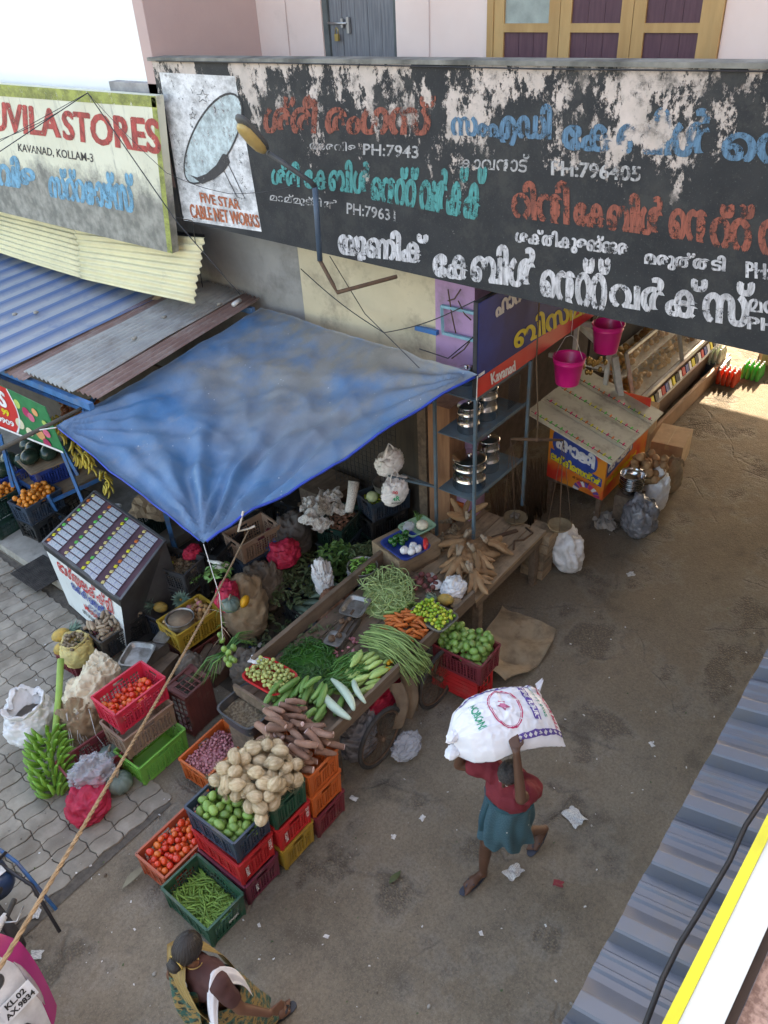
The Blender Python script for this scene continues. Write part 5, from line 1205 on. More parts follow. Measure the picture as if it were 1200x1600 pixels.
t_ = tray('blue_tray', (5.57, 4.44, 1.05), .40, .46, .06, PL['blue'], 'blue tray with capsicums, plastic packets and a red wrapper', R(-14))
h = Heap(OM[t_.name] @ Matrix.Translation((.02, .10, 0)), .3, .22, level=.02); h.fill(11, variants('cap', m_ball('capsicum', .036, M_CAPS, 1.1, .25)), .035, 0, 'capsicum', 'dark green capsicum in the blue tray', 'capsicum', 'capsicums in the blue tray', tries=3)
for k, (x, y) in enumerate(((5.50, 4.30), (5.58, 4.34), (5.47, 4.38), (5.57, 4.27))): bag('white_packet', (x, y, 1.07), (.05, .045, .045), WSACK, 'small white plastic packet in the blue tray, %s' % ['nearest', 'right rear', 'left', 'right front'][k], 'packet', seed=k + 1.5, seg=16, rings=10)
bag('snack_packet', (5.68, 4.24, 1.08), (.085, .03, .05), PL['red'], 'red foil snack packet leaning on the rim of the blue tray', 'packet', yaw=.6, seed=5, seg=16, rings=10)
t_ = tray('pale_green_tray', (5.90, 4.52, 1.07), .36, .28, .06, mat('pale_green_plastic', (.30, .50, .34), .4), 'pale green tray with a cauliflower and wrapped greens', R(-16))
b = MB(); b.sphere((0, 0, .06), (.07, .07, .055), 20, 12, fn=lambda p: 1 + .10 * abs(noise.noise(p * 6)) + .05 * noise.noise(p * 14)); b.build('cauliflower', M_CAUL, loc=(5.93, 4.47, 1.08), label='creamy cauliflower in the pale green tray', cat='cauliflower')
bag('wrapped_greens', (5.82, 4.58, 1.09), (.08, .06, .05), CLEARB, 'greens wrapped in clear plastic in the pale green tray', 'packet', seed=9, seg=20, rings=12)
for k in range(16): b = MB(); b.tube([(6.0, 4.58, 1.10), (6.05 + U(-.03, .03), 4.62 + U(-.06, .06), 1.14), (6.12 + U(-.03, .03), 4.63 + U(-.12, .12), 1.12)], .004, 4); b.build('leafy_stem', M_LEAF, label='green bean stem in the pale green tray', cat='stem', group='green stems in the pale green tray')
h = Heap(Matrix.Translation((6.22, 4.40, .76)), .5, .36, base=mound(.6, .45, 0, .2)); h.fill(55, variants('taro', None) if False else VAR['taro'], .019, 0, 'small_tuber', 'small brown tuber heaped right of the pale green tray', 'tuber', 'small tubers heaped by the pale green tray', rr=.2, tries=2, dens=oval(.46, .32))
h = Heap(Matrix.Translation((5.34, 4.02, CB)), .36, .3, base=mound(.4, .36, 0, .06)); h.fill(13, variants('beet', m_ball('beetroot', .036, M_BEET, .95, .15, 12, 9)), .036, 0, 'beetroot', 'dark red beetroot behind the lying pineapple', 'beetroot', 'beetroots behind the lying pineapple', tries=3)
bag('garlic_bag', (5.46, 3.72, .80), (.17, .13, .09), WSACK, 'open white bag of garlic between pineapple and cassava', 'bag', yaw=.3, seed=6.2, ridge=.3)
# bowls
def bowl(name, loc, r, hh, m, label, cat='bowl', rot=None, seg=24, group=None, foot=.35):
    b = MB(); pr = [(0, 0), (r * foot, 0)] + [(r * (foot + (1 - foot) * math.sin(t * math.pi / 2) ** .8), hh * (1 - math.cos(t * math.pi / 2)) ) for t in (.2, .4, .6, .8, 1)] + [(r * 1.04, hh), (r * 1.04, hh + .004), (r * .97, hh + .002)]
    pr += [(r * .97 * (foot + (1 - foot) * math.sin(t * math.pi / 2) ** .8), .006 + hh * (1 - math.cos(t * math.pi / 2))) for t in (.8, .6, .4, .2)] + [(0, .006)]
    b.lathe(pr, seg); return put(name, b.mesh(name, m), M=Matrix.Translation(loc) @ Euler(rot or (0, 0, 0)).to_matrix().to_4x4(), label=label, cat=cat, group=group)
bw = bowl('metal_bowl', (5.14, 4.72, .80), .17, .15, TRAYM, 'dented metal bowl of light green chillies behind the pale beans', foot=.5)
h = Heap(OM[bw.name].copy(), .28, .28, base=mound(.34, .34, .07, .09)); h.fill(70, variants('gch', m_pod('light_chilli', .075, .008, vm('light_chilli_skin', (.14, .32, .05), .3, rnd=.3), .3, n=5, taper=.25)), .008, .03, 'light_chilli', 'short light green chilli in the metal bowl', 'chilli', 'light chillies in the metal bowl', tries=2, dens=oval(.27, .27), tilt=.3)
bowl('metal_bowl', (6.50, 5.44, .93), .17, .14, TRAYM, 'empty round metal bowl sitting in the dark blue lime crate', foot=.5)
for k, (x, y) in enumerate(((6.36, 5.30), (6.3, 5.52))): b = MB(); b.sphere((0, 0, 0), (.075, .075, .07), 18, 12, fn=lambda p: 1 + .04 * noise.noise(p * 5)); b.build('cabbage', mat('pale_cabbage', (.5, .58, .34), .5, (.4, .5, .26), 9, bmp=.4), loc=(x, y, .93), label=['pale round cabbage in front of the metal bowl', 'pale cabbage half hidden left of the metal bowl'][k], cat='cabbage')

# ---- hanging balance: beam, chains, two pans
hb = thing('beam_balance', 'hanging beam balance with two round wooden pans on chains', 'scale', (0, 0, 0))
bm = Vector((7.50, 3.94, 1.80)); BL_, BR_ = Vector((7.12, 4.05, 1.83)), Vector((7.52, 3.58, 1.77)); bm = (BL_ + BR_) / 2
b = MB(); b.tube([BL_, bm, BR_], [.014, .022, .014], 8); b.sphere(bm, .03, 10, 8); b.build('beam', RUST, hb)
b = MB(); b.tube([bm, bm + Vector((.01, .02, .35)), bm + Vector((.05, .1, .95)), bm + Vector((.05, .12, 2.3))], .009, 6); b.build('suspension_rope', mat('dark_rope', (.16, .11, .07), .9), hb)
for e, c_ in ((BL_, Vector((7.06, 3.90, .80))), (BR_, Vector((7.24, 3.40, .78)))):
    b = MB(); b.lathe([(0, 0), (.12, .0), (.145, .022), (.15, .022), (.125, -.012), (0, -.014)], 28); put('pan', b.mesh('pan', mat('worn_brass_pan', (.32, .25, .15), .6, (.22, .17, .10), 9, metal=.4, bmp=.3)), parent=hb, loc=c_)
    for k in range(4):
        a = k * math.pi / 2 + .5; q = MB(); e2 = c_ + Vector((.14 * math.cos(a), .14 * math.sin(a), .02)); q.tube([e, e.lerp(e2, .5) + Vector((0, 0, -.015)), e2], .0035, 4); q.build('chain', RUST, hb)
b = MB(); b.tube([(6.55, 3.62, .765), (6.7, 3.7, .765), (6.78, 3.62, .765), (6.95, 3.6, .768), (7.0, 3.72, .768)], .012, 6); b.build('iron_chain', RUST, label='rusty iron chain lying on the plank table', cat='chain')
b = MB(); b.box((6.75, 3.86, .765), (.34, .05, .02), rot=(0, 0, -.5)); b.build('knife', RUST, label='rusty flat blade lying on the plank table', cat='blade')
for k in range(5): b = MB(); b.sphere((0, 0, 0), .028, 10, 8, fn=lambda p: 1 + .1 * noise.noise(p * 2)); b.build('weight_stone', mat('weight_stone', (.16, .13, .10), .9), loc=(7.06 + U(-.05, .05), 3.90 + U(-.05, .05), .835), label='round stone weight on the upper balance pan', cat='stone', group='stones on the balance pan')
# ================================================================ POT RACK, SHOP SIGN, KIOSK, BAKERY
TEALP = mat('slate_blue_paint', (.10, .16, .20), .5, (.075, .12, .15), 5, dirt=(.12, .09, .07), dirt_scale=4, bmp=.15)
rk = thing('pot_rack', 'slate blue steel shelf rack holding steel pots under the shop sign', 'rack', (0, 0, 0))
for x, y in ((6.28, 4.0), (7.40, 4.0), (6.28, 4.52), (7.40, 4.52)):
    b = MB(); b.bb(x - .016, x + .016, y - .016, y + .016, .76, 2.71); b.build('post', TEALP, rk)
for z in (1.43, 2.17, 2.68):
    b = MB(); b.bb(6.30, 7.38, 4.018, 4.50, z - .012, z); b.bb(6.30, 7.38, 4.02, 4.03, z, z + .03); b.build('shelf', TEALP, rk)
b = MB(); b.beam((6.28, 4.53, 1.45), (5.95, 4.95, 1.62), .025); b.beam((6.28, 4.53, 1.45), (6.28, 5.0, 1.45), .02); b.build('side_bracket', TEALP, rk)
def pot(x, y, z, r, hgt, label, lid=True):
    t = thing('steel_pot', label, 'pot', (x, y, z), 0, 'steel pots on the rack')
    b = MB(); b.lathe([(0, 0), (r * .96, 0), (r, .012), (r, hgt * .30), (r * 1.02, hgt * .31), (r * 1.02, hgt * .34), (r, hgt * .35), (r, hgt * .7), (r * 1.02, hgt * .71), (r * 1.02, hgt * .74), (r, hgt * .75), (r, hgt), (r * 1.04, hgt + .005), (r * .97, hgt + .008)] + ([] if lid else [(r * .97, hgt * .3), (0, hgt * .29)]), 28); b.build('pot_body', STEELP, t)
    if lid: b = MB(); b.lathe([(r * 1.0, hgt + .009), (r * .9, hgt + .02), (r * .5, hgt + .03), (0, hgt + .032)], 28); b.lathe([(.02, hgt + .03), (.025, hgt + .05), (0, hgt + .055)], 10); b.build('lid', STEELP, t)
    return t
pot(6.52, 4.24, 2.173, .125, .30, 'medium lidded steel pot on the middle shelf, left'); pot(6.88, 4.26, 2.173, .14, .36, 'taller steel pot on the middle shelf, right')
pot(6.56, 4.25, 1.433, .19, .36, 'largest steel pot on the bottom shelf'); pot(6.98, 4.26, 1.433, .13, .40, 'ribbed tall steel pot on the bottom shelf beside the largest'); pot(6.62, 4.34, 2.683, .11, .14, 'steel pot on the top shelf half behind the sign')
b = MB()
for k in range(14): b.tube([(7.12 + k * .018, 4.1, 2.20), (7.12 + k * .018, 4.1, 2.55)], .002, 4)
for k in range(16): b.tube([(7.10, 4.1, 2.20 + k * .022), (7.37, 4.1, 2.20 + k * .022)], .002, 4)
b.build('wire_mesh', IRON, label='wire mesh panel standing at the right of the middle shelf', cat='mesh', kind='stuff')
# shop sign along the lane
NAVYS = mat('navy_sign_film', (.008, .02, .14), .5, (.012, .04, .24), 1.2, lo=.4, hi=.6, bmp=0, co='World'); REDS = mat('red_sign_film', (.62, .03, .03), .3, (.52, .03, .025), 2, bmp=0, co='World')
sg = thing('shop_sign', 'dark blue and red flex sign with yellow lettering and Kavanad at its lower left', 'sign')
b = MB(); b.bb(6.29, 9.3, 4.002, 4.05, 2.72, 3.73); b.build('sign_frame', IRON, sg)
b = MB(); b.bb(6.30, 9.29, 3.994, 4.0, 2.93, 3.72); b.build('blue_face', NAVYS, sg); b = MB(); b.bb(6.30, 9.29, 3.993, 3.9995, 2.725, 2.928); b.build('red_strip', REDS, sg)
def sign_text(txt, quad_px, Y, m, parent, bold=.02, lift=0): return text_on([aty(x, y, Y) for x, y in quad_px], txt, 0, 1, 0, 1, m, parent, lift=.004 + lift, bold=bold)
W_ = mat('white_print', (.8, .8, .8), .4, bmp=0); YL = mat('yellow_print', (.80, .68, .03), .4, bmp=0); RDP = mat('red_print', (.6, .04, .04), .4, bmp=0); BLP = mat('blue_print', (.04, .08, .34), .4, bmp=0); BKP = mat('black_print', (.02, .02, .02), .5, bmp=0); GNP = mat('green_print', (.03, .35, .16), .5, bmp=0); PKP = mat('magenta_print', (.6, .05, .22), .5, bmp=0); PUP = mat('violet_print', (.16, .09, .40), .5, bmp=0)
sign_text('Kavanad', [(766, 584), (804, 563), (805, 579), (768, 601)], 3.993, W_, sg, .03)
sign_text('ഫാൻസി', [(773, 464), (842, 424), (844, 450), (775, 497)], 3.994, W_, sg, .05); sign_text('ബിസ്മി', [(802, 510), (912, 452), (914, 490), (804, 546)], 3.994, YL, sg, .05)
b = MB(); b.bb(6.31, 6.42, 3.988, 3.992, 2.95, 2.98); b.build('printer_mark', W_, sg)
# purple wall bits with the pale blue hatch and cables
b = MB()
for a, c_ in (((690, 478), (745, 490)), ((745, 490), (741, 532)), ((741, 532), (692, 520)), ((692, 520), (690, 478))): b.beam(atx(*a, 6.86), atx(*c_, 6.86), .035, .03)
b.build('meter_frame', mat('pale_blue_frame', (.22, .42, .50), .6), label='pale blue empty frame fixed to the mauve column', cat='frame')
for k, (a, c_) in enumerate((((700, 452), (712, 520)), ((716, 470), (736, 500)), ((706, 560), (744, 520)), ((720, 452), (700, 470)))):
    b = MB(); b.tube([atx(*a, 6.88), atx((a[0] + c_[0]) / 2, (a[1] + c_[1]) / 2 + 6, 6.84), atx(*c_, 6.88)], .008, 6); b.build('conduit', RUST, label='rusty conduit pipe on the mauve column, %s' % ['long upright one', 'short one inside the frame', 'slanting one below the frame', 'short one above the frame'][k], cat='pipe', group='pipes on the mauve column')
b = MB(); b.bb(6.60, 6.92, 4.55, 4.85, .0, 2.3); b.build('wall_plank', mat('bare_brown_wood', (.36, .19, .10), .8, (.24, .12, .065), 4, stretch=(4, 4, .4), bmp=.5, co='World'), label='bare brown timber boarding beside the mauve column', cat='boarding')
b = MB(); b.bb(6.75, 7.0, 4.36, 4.56, 0, 1.45); b.bb(6.75, 7.0, 4.28, 4.56, 1.452, 1.50); b.build('mauve_post', MAUVE, label='short mauve post under the pot rack', cat='post')
# buckets
PINKB = mat('pink_plastic', (.78, .02, .25), .3, (.72, .015, .22), 3, bmp=.03, spec=.5)
def bucket(x, y, z, r, h_, label):
    t = thing('bucket', label, 'bucket', (x, y, z), 0, 'pink buckets hung from the sign')
    b = MB(); b.lathe([(0, 0), (r * .74, 0), (r * .76, .01), (r * .95, h_ * .80), (r * .99, h_ * .81), (r * .99, h_ * .84), (r * .97, h_ * .86), (r, h_), (r * 1.05, h_), (r * 1.05, h_ - .015), (r * .98, h_ - .012), (r * .96, h_ - .02), (r * .72, .012), (0, .01)], 32); b.build('bucket_body', PINKB, t)
    b = MB(); b.tube([(0, -r, h_ - .03), (0, -.07, h_ + .22), (0, 0, h_ + .26), (0, .07, h_ + .22), (0, r, h_ - .03)], .003, 5); b.build('wire_handle', W_, t)
    b = MB(); b.tube([(0, 0, h_ + .26), (0, 0, h_ + .85)], .003, 5); b.build('hook_string', W_, t)
p_ = aty(886, 598, 3.86); bucket(p_.x, 3.86, p_.z, .185, .34, 'lower pink bucket hanging in front of the shop sign')
p_ = aty(946, 548, 3.80); bucket(p_.x, 3.80, p_.z, .19, .36, 'upper pink bucket hanging to the right, cut by the signboard')
for k in range(18):
    b = MB(); q = aty(925 + U(-16, 22), 572 + U(-12, 12), 3.95); b.sphere(q, (.03, .03, .04), 8, 6); b.build('foil_packet', mat('gold_foil', (.45, .30, .10), .25, metal=.7), label='small shiny brown packet hanging between bucket and bakery case', cat='packet', group='shiny packets hung by the bucket')
# lottery kiosk
ki = thing('lottery_kiosk', 'small orange and red kiosk with a slanting board roof and blue name panels', 'kiosk', (0, 0, 0))
def orange_panel():
    m, nt, bs = new_mat('kiosk_print'); P = coords(nt, 'World'); c = mixc(nt, noise_fac(nt, P, 2.2, detail=2, lo=.4, hi=.6), (.66, .05, .03), (.72, .26, .03))
    nt.links.new(c, bs.inputs['Base Color']); bs.inputs['Roughness'].default_value = .35; return m
OP = orange_panel(); kx0, kx1, ky0, ky1 = 8.6, 9.95, 3.46, 4.30
Lq = [Vector((kx0, ky1, 1.40)), Vector((kx0, ky0, 1.05)), Vector((kx0, ky0, .36)), Vector((kx0, ky1, .46))]; Rq = [Vector((kx0, ky0, 1.05)), Vector((kx1, ky0, 1.05)), Vector((kx1, ky0, .36)), Vector((kx0, ky0, .36))]
slab('side_panel', Lq, .02, OP, ki)
b = MB(); b.bb(kx0 + .021, kx1, ky0, ky0 + .02, .36, 1.05); b.build('front_panel', OP, ki); b = MB(); b.bb(kx1 - .02, kx1, ky0 + .021, ky1, .36, 1.3); b.build('side_panel', OP, ki)
b = MB(); b.bb(kx0 + .03, kx1 - .03, ky0 + .03, ky1, .38, .42); b.build('floor', WOOD, ki)
for x, y in ((kx0 + .05, ky0 + .06), (kx1 - .05, ky0 + .06), (kx0 + .05, ky1 - .05), (kx1 - .05, ky1 - .05)): b = MB(); b.bb(x - .03, x + .03, y - .03, y + .03, 0, .378); b.build('leg', WOOD, ki)
def oval_pts(cu, cv, ru, rv, n=28, sq=.75): return [(cu + ru * (abs(math.cos(a)) ** sq) * (1 if math.cos(a) > 0 else -1), cv + rv * (abs(math.sin(a)) ** sq) * (1 if math.sin(a) > 0 else -1)) for a in [2 * math.pi * k / n for k in range(n)]]
poly_on(Lq, oval_pts(.46, .33, .40, .27), BLP, ki, .003, 'name_oval'); text_on(Lq, 'ഷാജി', .14, .80, .16, .44, W_, ki, .006, .05)
poly_on(Lq, [(.04, .50), (.96, .54), (.96, .72), (.04, .68)], BLP, ki, .004, 'name_band'); text_on(Lq, 'ലക്കിെസൻ്റർ', .06, .94, .53, .69, YL, ki, .008, .04, skew=.03); text_on(Lq, 'കാവനാട്', .46, .76, .75, .81, BKP, ki, .006, .02)
b_ = MB()
for k in range(9):
    a0, a1 = math.pi * (1 + k / 9), math.pi * (1 + (k + .8) / 9); poly_on(Lq, [(.72 + .14 * math.cos(a0), 1.0 + .12 * math.sin(a0)), (.72 + .24 * math.cos(a0), 1.0 + .22 * math.sin(a0)), (.72 + .24 * math.cos(a1), 1.0 + .22 * math.sin(a1)), (.72 + .14 * math.cos(a1), 1.0 + .12 * math.sin(a1))], [W_, PUP, PKP][k % 3], ki, .004, 'printed_ticket')
poly_on(Rq, [(.03, .08), (.60, .03), (.62, .42), (.03, .52)], BLP, ki, .003, 'name_panel'); text_on(Rq, 'ഷാജി', .05, .58, .10, .42, W_, ki, .006, .05, skew=-.02); text_on(Rq, 'ലക്കിെസൻ്റർ', .05, .74, .55, .70, YL, ki, .006, .04)
# roof boards
RB = mat('roof_board', (.62, .62, .52), .7, (.52, .52, .43), 3, dirt=(.25, .22, .17), dirt_scale=4, bmp=.2)
def kroof(x, y): return 1.10 + (y - 3.33) * .30
for k in range(4):
    x0 = 8.36 + k * .41; b = MB(); e = .006 * (k % 2)
    vs = [(x0, 3.30, kroof(0, 3.30) + e), (x0 + .40, 3.30, kroof(0, 3.30) + e), (x0 + .40, 4.55, kroof(0, 4.55) + e), (x0, 4.55, kroof(0, 4.55) + e)]; b.add(vs + [(x, y, z + .02) for x, y, z in vs], [(0, 3, 2, 1), (4, 5, 6, 7), (0, 1, 5, 4), (1, 2, 6, 5), (2, 3, 7, 6), (3, 0, 4, 7)]); b.build('roof_board', RB, ki)
CLP = [mat('clip_' + n_, c_, .4, bmp=0) for n_, c_ in (('pink', (.75, .06, .2)), ('green', (.12, .6, .12)), ('yellow', (.75, .7, .05)), ('orange', (.75, .2, .05)))]
cl0 = {}
for k in range(4):
    x0 = 8.42 + k * .41
    b = MB(); b.tube([(x0, 3.32, kroof(0, 3.32) + .035), (x0, 4.5, kroof(0, 4.5) + .035)], .004, 5); b.build('cord', IRON, ki)
    for j in range(15):
        y = 3.36 + j * .077
        mm_ = CLP[rng.randrange(4)]
        if mm_.name not in cl0: cl0[mm_.name] = MB().bb(-.022, .022, -.009, .009, 0, .02).mesh('clip', mm_)
        put('clip', cl0[mm_.name], parent=ki, loc=(x0, y, kroof(0, y) + .036), rot=(.29, 0, U(-.3, .3)))
crumple('stone', (8.62, 3.40, 0), (.2, .14), CONC, 'grey stone slab under the kiosk corner', 'stone', 4, .10)
# brooms and coir behind the table
for k in range(3):
    b = MB()
    for j in range(60): x = 7.55 + k * .38 + U(-.14, .14); y = 4.25 + U(-.12, .12); b.tube([(x, y, .02), (x + U(-.1, .1), y + .1 + U(-.05, .05), .75 + U(-.1, .1))], .004, 3)
    b.build('broom_bundle', mat('broom_sticks', (.10, .065, .04), .9, rnd=.2), label='bundle of dark broom sticks, %s in the row beside the kiosk' % ['nearest', 'middle', 'farthest'][k], cat='broom', group='broom bundles behind the table', kind='stuff')
# boxes, sacks, bowls by the kiosk
CARD = mat('cardboard', (.46, .32, .19), .85, (.38, .26, .15), 4, dirt=(.28, .19, .11), dirt_scale=4, bmp=.2)
def cardbox(x, y, z, dx, dy, dz, yaw, label):
    t = thing('cardboard_box', label, 'box', (x, y, z), yaw, 'cardboard boxes')
    b = MB(); b.bb(-dx / 2, dx / 2, -dy / 2, dy / 2, 0, dz); b.build('box_body', CARD, t); b = MB(); b.bb(-dx / 2, dx / 2, -.03, .03, dz + .0005, dz + .002); b.bb(-dx / 2 - .002, -dx / 2 - .0005, -.03, .03, dz - .08, dz + .002); b.build('packing_tape', mat('tape', (.5, .38, .2), .3), t)
    for s_ in (-1, 1): b = MB(); b.box((0, s_ * dy * .25, dz + .004), (dx * .99, dy * .48, .003), rot=(s_ * .02, 0, 0)); b.build('flap', CARD, t)
    return t
q = at(1038, 722, 0); cardbox(q.x + .1, q.y - .02, 0, .62, .46, .42, R(8), 'large plain cardboard box on the ground right of the kiosk'); cardbox(10.75, 3.9, 0, .5, .4, .7, R(3), 'taller cardboard carton behind the large box')
bag('jute_sack', (*at(1045, 765, 0)[:2], 0), (.15, .15, .28), JUTE, 'small brown sack between the basket and cardboard box', 'sack', seed=3.3)
bag('white_sack', (*at(1020, 795, 0)[:2], 0), (.17, .17, .32), WSACK, 'white sack under the basket of brown rolls', 'sack', seed=5.3)
p_ = at(1010, 745, .48); b = MB(); b.lathe([(0, 0), (.15, 0), (.19, .06), (.24, .16), (.25, .16), (.21, .05), (0, .02)], 20); b.build('basket', mat('cane_basket', (.22, .14, .07), .9, (.3, .2, .1), 20, bmp=1.0, bscale=60), loc=(p_.x, p_.y, .44), label='round cane basket full of brown rolls by the kiosk', cat='basket')
h = Heap(Matrix.Translation((p_.x, p_.y, .44)), .46, .46, base=mound(.6, .6, .03, .12), res=.012); h.fill(30, variants('roll', m_ball('brown_roll', .058, vm('brown_husk', (.42, .24, .12), .8, (.3, .17, .08), 8, rnd=.2, bmp=.5), .9, .2)), .055, 0, 'brown_roll', 'brown coconut in the round cane basket', 'coconut', 'brown coconuts in the cane basket', tries=4, dens=oval(.44, .44))
bag('plastic_sack', (*at(996, 832, 0)[:2], 0), (.25, .22, .27), DARKB, 'full grey translucent plastic bag standing in front of the kiosk', 'bag', yaw=.5, seed=8.2, ridge=.25, amp=.12, pinch=.15)
q = at(985, 768, .42); b = MB(); b.bb(q.x - .15, q.x + .15, q.y - .15, q.y + .15, 0, .40); b.build('wooden_stool', WOOD, label='low wooden block under the stacked steel bowls', cat='block')
for k in range(4): bowl('steel_bowl', (q.x, q.y, .402 + k * .06), .16, .12, STEELP, 'steel bowl in the stack by the grey plastic bag, %s' % ['lowest', 'second lowest', 'second from the top', 'topmost and empty'][k], foot=.45, group='stacked steel bowls')
bag('white_sack', (7.52, 3.36, 0), (.27, .22, .30), WSACK, 'full white woven sack leaning at the right end of the plank table', 'sack', yaw=.8, seed=2.7, pinch=.25, amp=.16, lean=(.05, .05))
# bakery
bk = thing('bakery_case', 'glass fronted bakery case with aluminium frame full of buns and cakes', 'display case', (0, 0, 0))
GLASS = mat('case_glass', (.8, .85, .85), .05, bmp=0, trans=.9, alpha=.25, spec=.6); WPNT = mat('ivory_paint', (.62, .62, .58), .5, dirt=(.35, .3, .25), dirt_scale=4, bmp=.1); ALU = mat('aluminium', (.6, .62, .64), .3, metal=.7, bmp=.05)
b = MB(); b.bb(10.5, 14.2, 3.92, 4.7, .12, .80); b.build('counter', mat('counter_wood', (.22, .13, .08), .6), bk)
b = MB(); b.bb(9.9, 14.3, 3.70, 3.76, 0, .28); b.build('kick_board', mat('kick_board', (.34, .20, .11), .7, (.25, .15, .08), 4), bk)
b = MB(); b.beam((10.45, 3.90, .84), (14.2, 3.90, .84), .05, .07); b.build('lower_rail', ALU, bk); b = MB(); b.beam((10.45, 4.12, 1.62), (14.2, 4.12, 1.62), .04, .05); b.build('upper_rail', ALU, bk); b = MB(); b.beam((10.45, 3.84, .58), (14.2, 3.84, .58), .03, .04); b.build('front_rail', ALU, bk)
for x in (10.45, 12.3, 14.2): b = MB(); b.beam((x, 3.9, .84), (x, 4.12, 1.62), .05, .05); b.build('upright', ALU if x > 11 else WPNT, bk)
for x0 in (10.5, 12.35):
    b = MB(); b.add([(x0, 3.905, .87), (x0 + 1.78, 3.905, .87), (x0 + 1.78, 4.10, 1.6), (x0, 4.10, 1.6)], [(0, 1, 2, 3)]); b.build('pane', GLASS, bk)
for z in (.84, 1.22): b = MB(); b.bb(10.5, 14.15, 4.12 if z > 1 else 3.96, 4.65, z, z + .015); b.build('shelf', WPNT, bk)
b = MB(); b.bb(10.4, 14.3, 4.66, 4.70, .8, 2.5); b.build('back_board', mat('dark_back', (.05, .04, .035), .8), bk)
b = MB(); b.beam((10.1, 3.75, 0.28), (9.72, 4.0, 1.9), .12, .08); b.beam((9.72, 4.0, 1.9), (9.9, 4.7, 2.2), .1, .08); b.build('end_frame', WPNT, bk)
b = MB(); b.beam((9.6, 4.05, 1.75), (9.6, 4.9, 1.75), .06, .06); b.beam((9.62, 4.05, 2.3), (9.62, 4.9, 2.3), .06, .06); b.bb(9.6, 9.64, 4.0, 4.06, 1.5, 2.5); b.bb(9.6, 9.64, 4.5, 4.56, 1.5, 2.5); b.build('side_window_frame', WPNT, bk)
for z, y0, y1 in ((.855, 4.0, 4.6), (1.235, 4.16, 4.6)):
    for kk in range(3):
        h = Heap(Matrix.Translation((11.05 + kk * 1.2, (y0 + y1) / 2, z)), 1.1, y1 - y0, level=0, res=.02)
        mt_ = [vm('bun_crust', (.48, .25, .08), .4, (.60, .36, .14), 5, rnd=.25), vm('pastry', (.62, .42, .18), .5, (.45, .25, .08), 8, rnd=.25), vm('dark_cake', (.22, .09, .04), .5, (.5, .3, .1), 5, rnd=.4)][(kk + int(z > 1)) % 3]
        h.fill(38, variants('bun%d' % ((kk + int(z > 1)) % 3), m_ball('bun', .058, mt_, .7, .12, 10, 7)), .055, 0, 'bun', 'baked bun or pastry on the %s shelf of the bakery case' % ('upper' if z > 1 else 'lower'), 'bun', 'buns in the bakery case', tries=3, spin=False)
for k in range(26):
    b = MB(); b.bb(-.05, .05, -.012, .012, 0, .13); b.build('snack_card', [W_, RDP, BLP, W_, YL, BKP][k % 6], loc=(10.55 + k * .138, 3.845, .60), rot=(-.35, 0, U(-.1, .1)), label='small printed packet clipped on the lower rail of the bakery case', cat='packet', group='packets along the bakery rail')
# drink bottles and boxes in the far sunlight
for gi, (bx, by, mt_, lb) in enumerate(((13.55, 3.62, mat('red_soda', (.55, .05, .02), .2), 'red'), (14.0, 3.35, mat('green_soda', (.05, .38, .06), .2), 'green'), (13.8, 4.0, mat('clear_bottle', (.45, .5, .36), .15), 'clear'))):
    me = MB().lathe([(0, 0), (.035, 0), (.037, .02), (.036, .17), (.014, .23), (.014, .25)], 10); me.lathe([(.016, .25), (.016, .27), (0, .272)], 8, 1); me = me.mesh('bottle', [mt_, W_])
    for k in range(16): put('bottle', me, loc=(bx + (k % 4) * .085, by - (k // 4) * .085, 0.26 if gi == 2 else 0.012), label='%s drink bottle standing in the sun at the far end of the lane' % lb, cat='bottle', group='%s bottles at the lane end' % lb)
b = MB(); b.bb(13.7, 14.2, 3.65, 4.1, 0, .255); b.build('bottle_crate', PL['grey'], label='low grey crate under the clear bottles', cat='crate')
cardbox(15.0, 3.15, 0, .5, .4, .5, R(20), 'sunlit orange brown carton beside the green bottles'); cardbox(15.7, 2.9, 0, .6, .6, .6, R(5), 'farthest carton at the lane end beyond the bottles')

# ================================================================ LOTTERY BOOTH ON THE LEFT
bo = thing('lottery_booth', 'white steel booth with a sloping maroon ticket top and red Malayalam lettering', 'booth', (0, 0, 0))
f_tl, f_tr = at(67, 848, .93), at(188, 938, .93); f_bl, f_br = Vector((3.30, 8.05, 0.03)), Vector((3.16, 6.66, .03))
k_l, k_r = at(148, 768, 1.12), at(258, 845, 1.12)
WST = mat('booth_white_steel', (.66, .70, .69), .45, (.60, .64, .63), 3, dirt=(.35, .32, .28), dirt_scale=3.2, dirt_lo=.55, dirt_hi=.85, bmp=.05); DST = mat('dull_steel', (.16, .165, .17), .4, (.10, .10, .105), 3, metal=.5, bmp=.1)
Fq = [f_tl, f_tr, f_br, f_bl]
MB().add([f_tl, f_tr, f_br, f_bl], [(3, 2, 1, 0)]).build('front_panel', WST, bo)
r_b = Vector((k_r.x + .05, k_r.y - .02, .03)); l_b = Vector((k_l.x, k_l.y, .03))
MB().add([f_tr, k_r, r_b, f_br], [(3, 2, 1, 0)]).build('side_panel', DST, bo); MB().add([f_tl, k_l, l_b, f_bl], [(0, 1, 2, 3)]).build('side_panel', DST, bo); MB().add([k_l, k_r, r_b, l_b], [(0, 1, 2, 3)]).build('back_panel', DST, bo)
MAR = mat('maroon_cloth', (.10, .05, .065), .8, (.075, .035, .05), 5, bmp=.4, bscale=200)
Tq = [k_l, k_r, f_tr, f_tl]
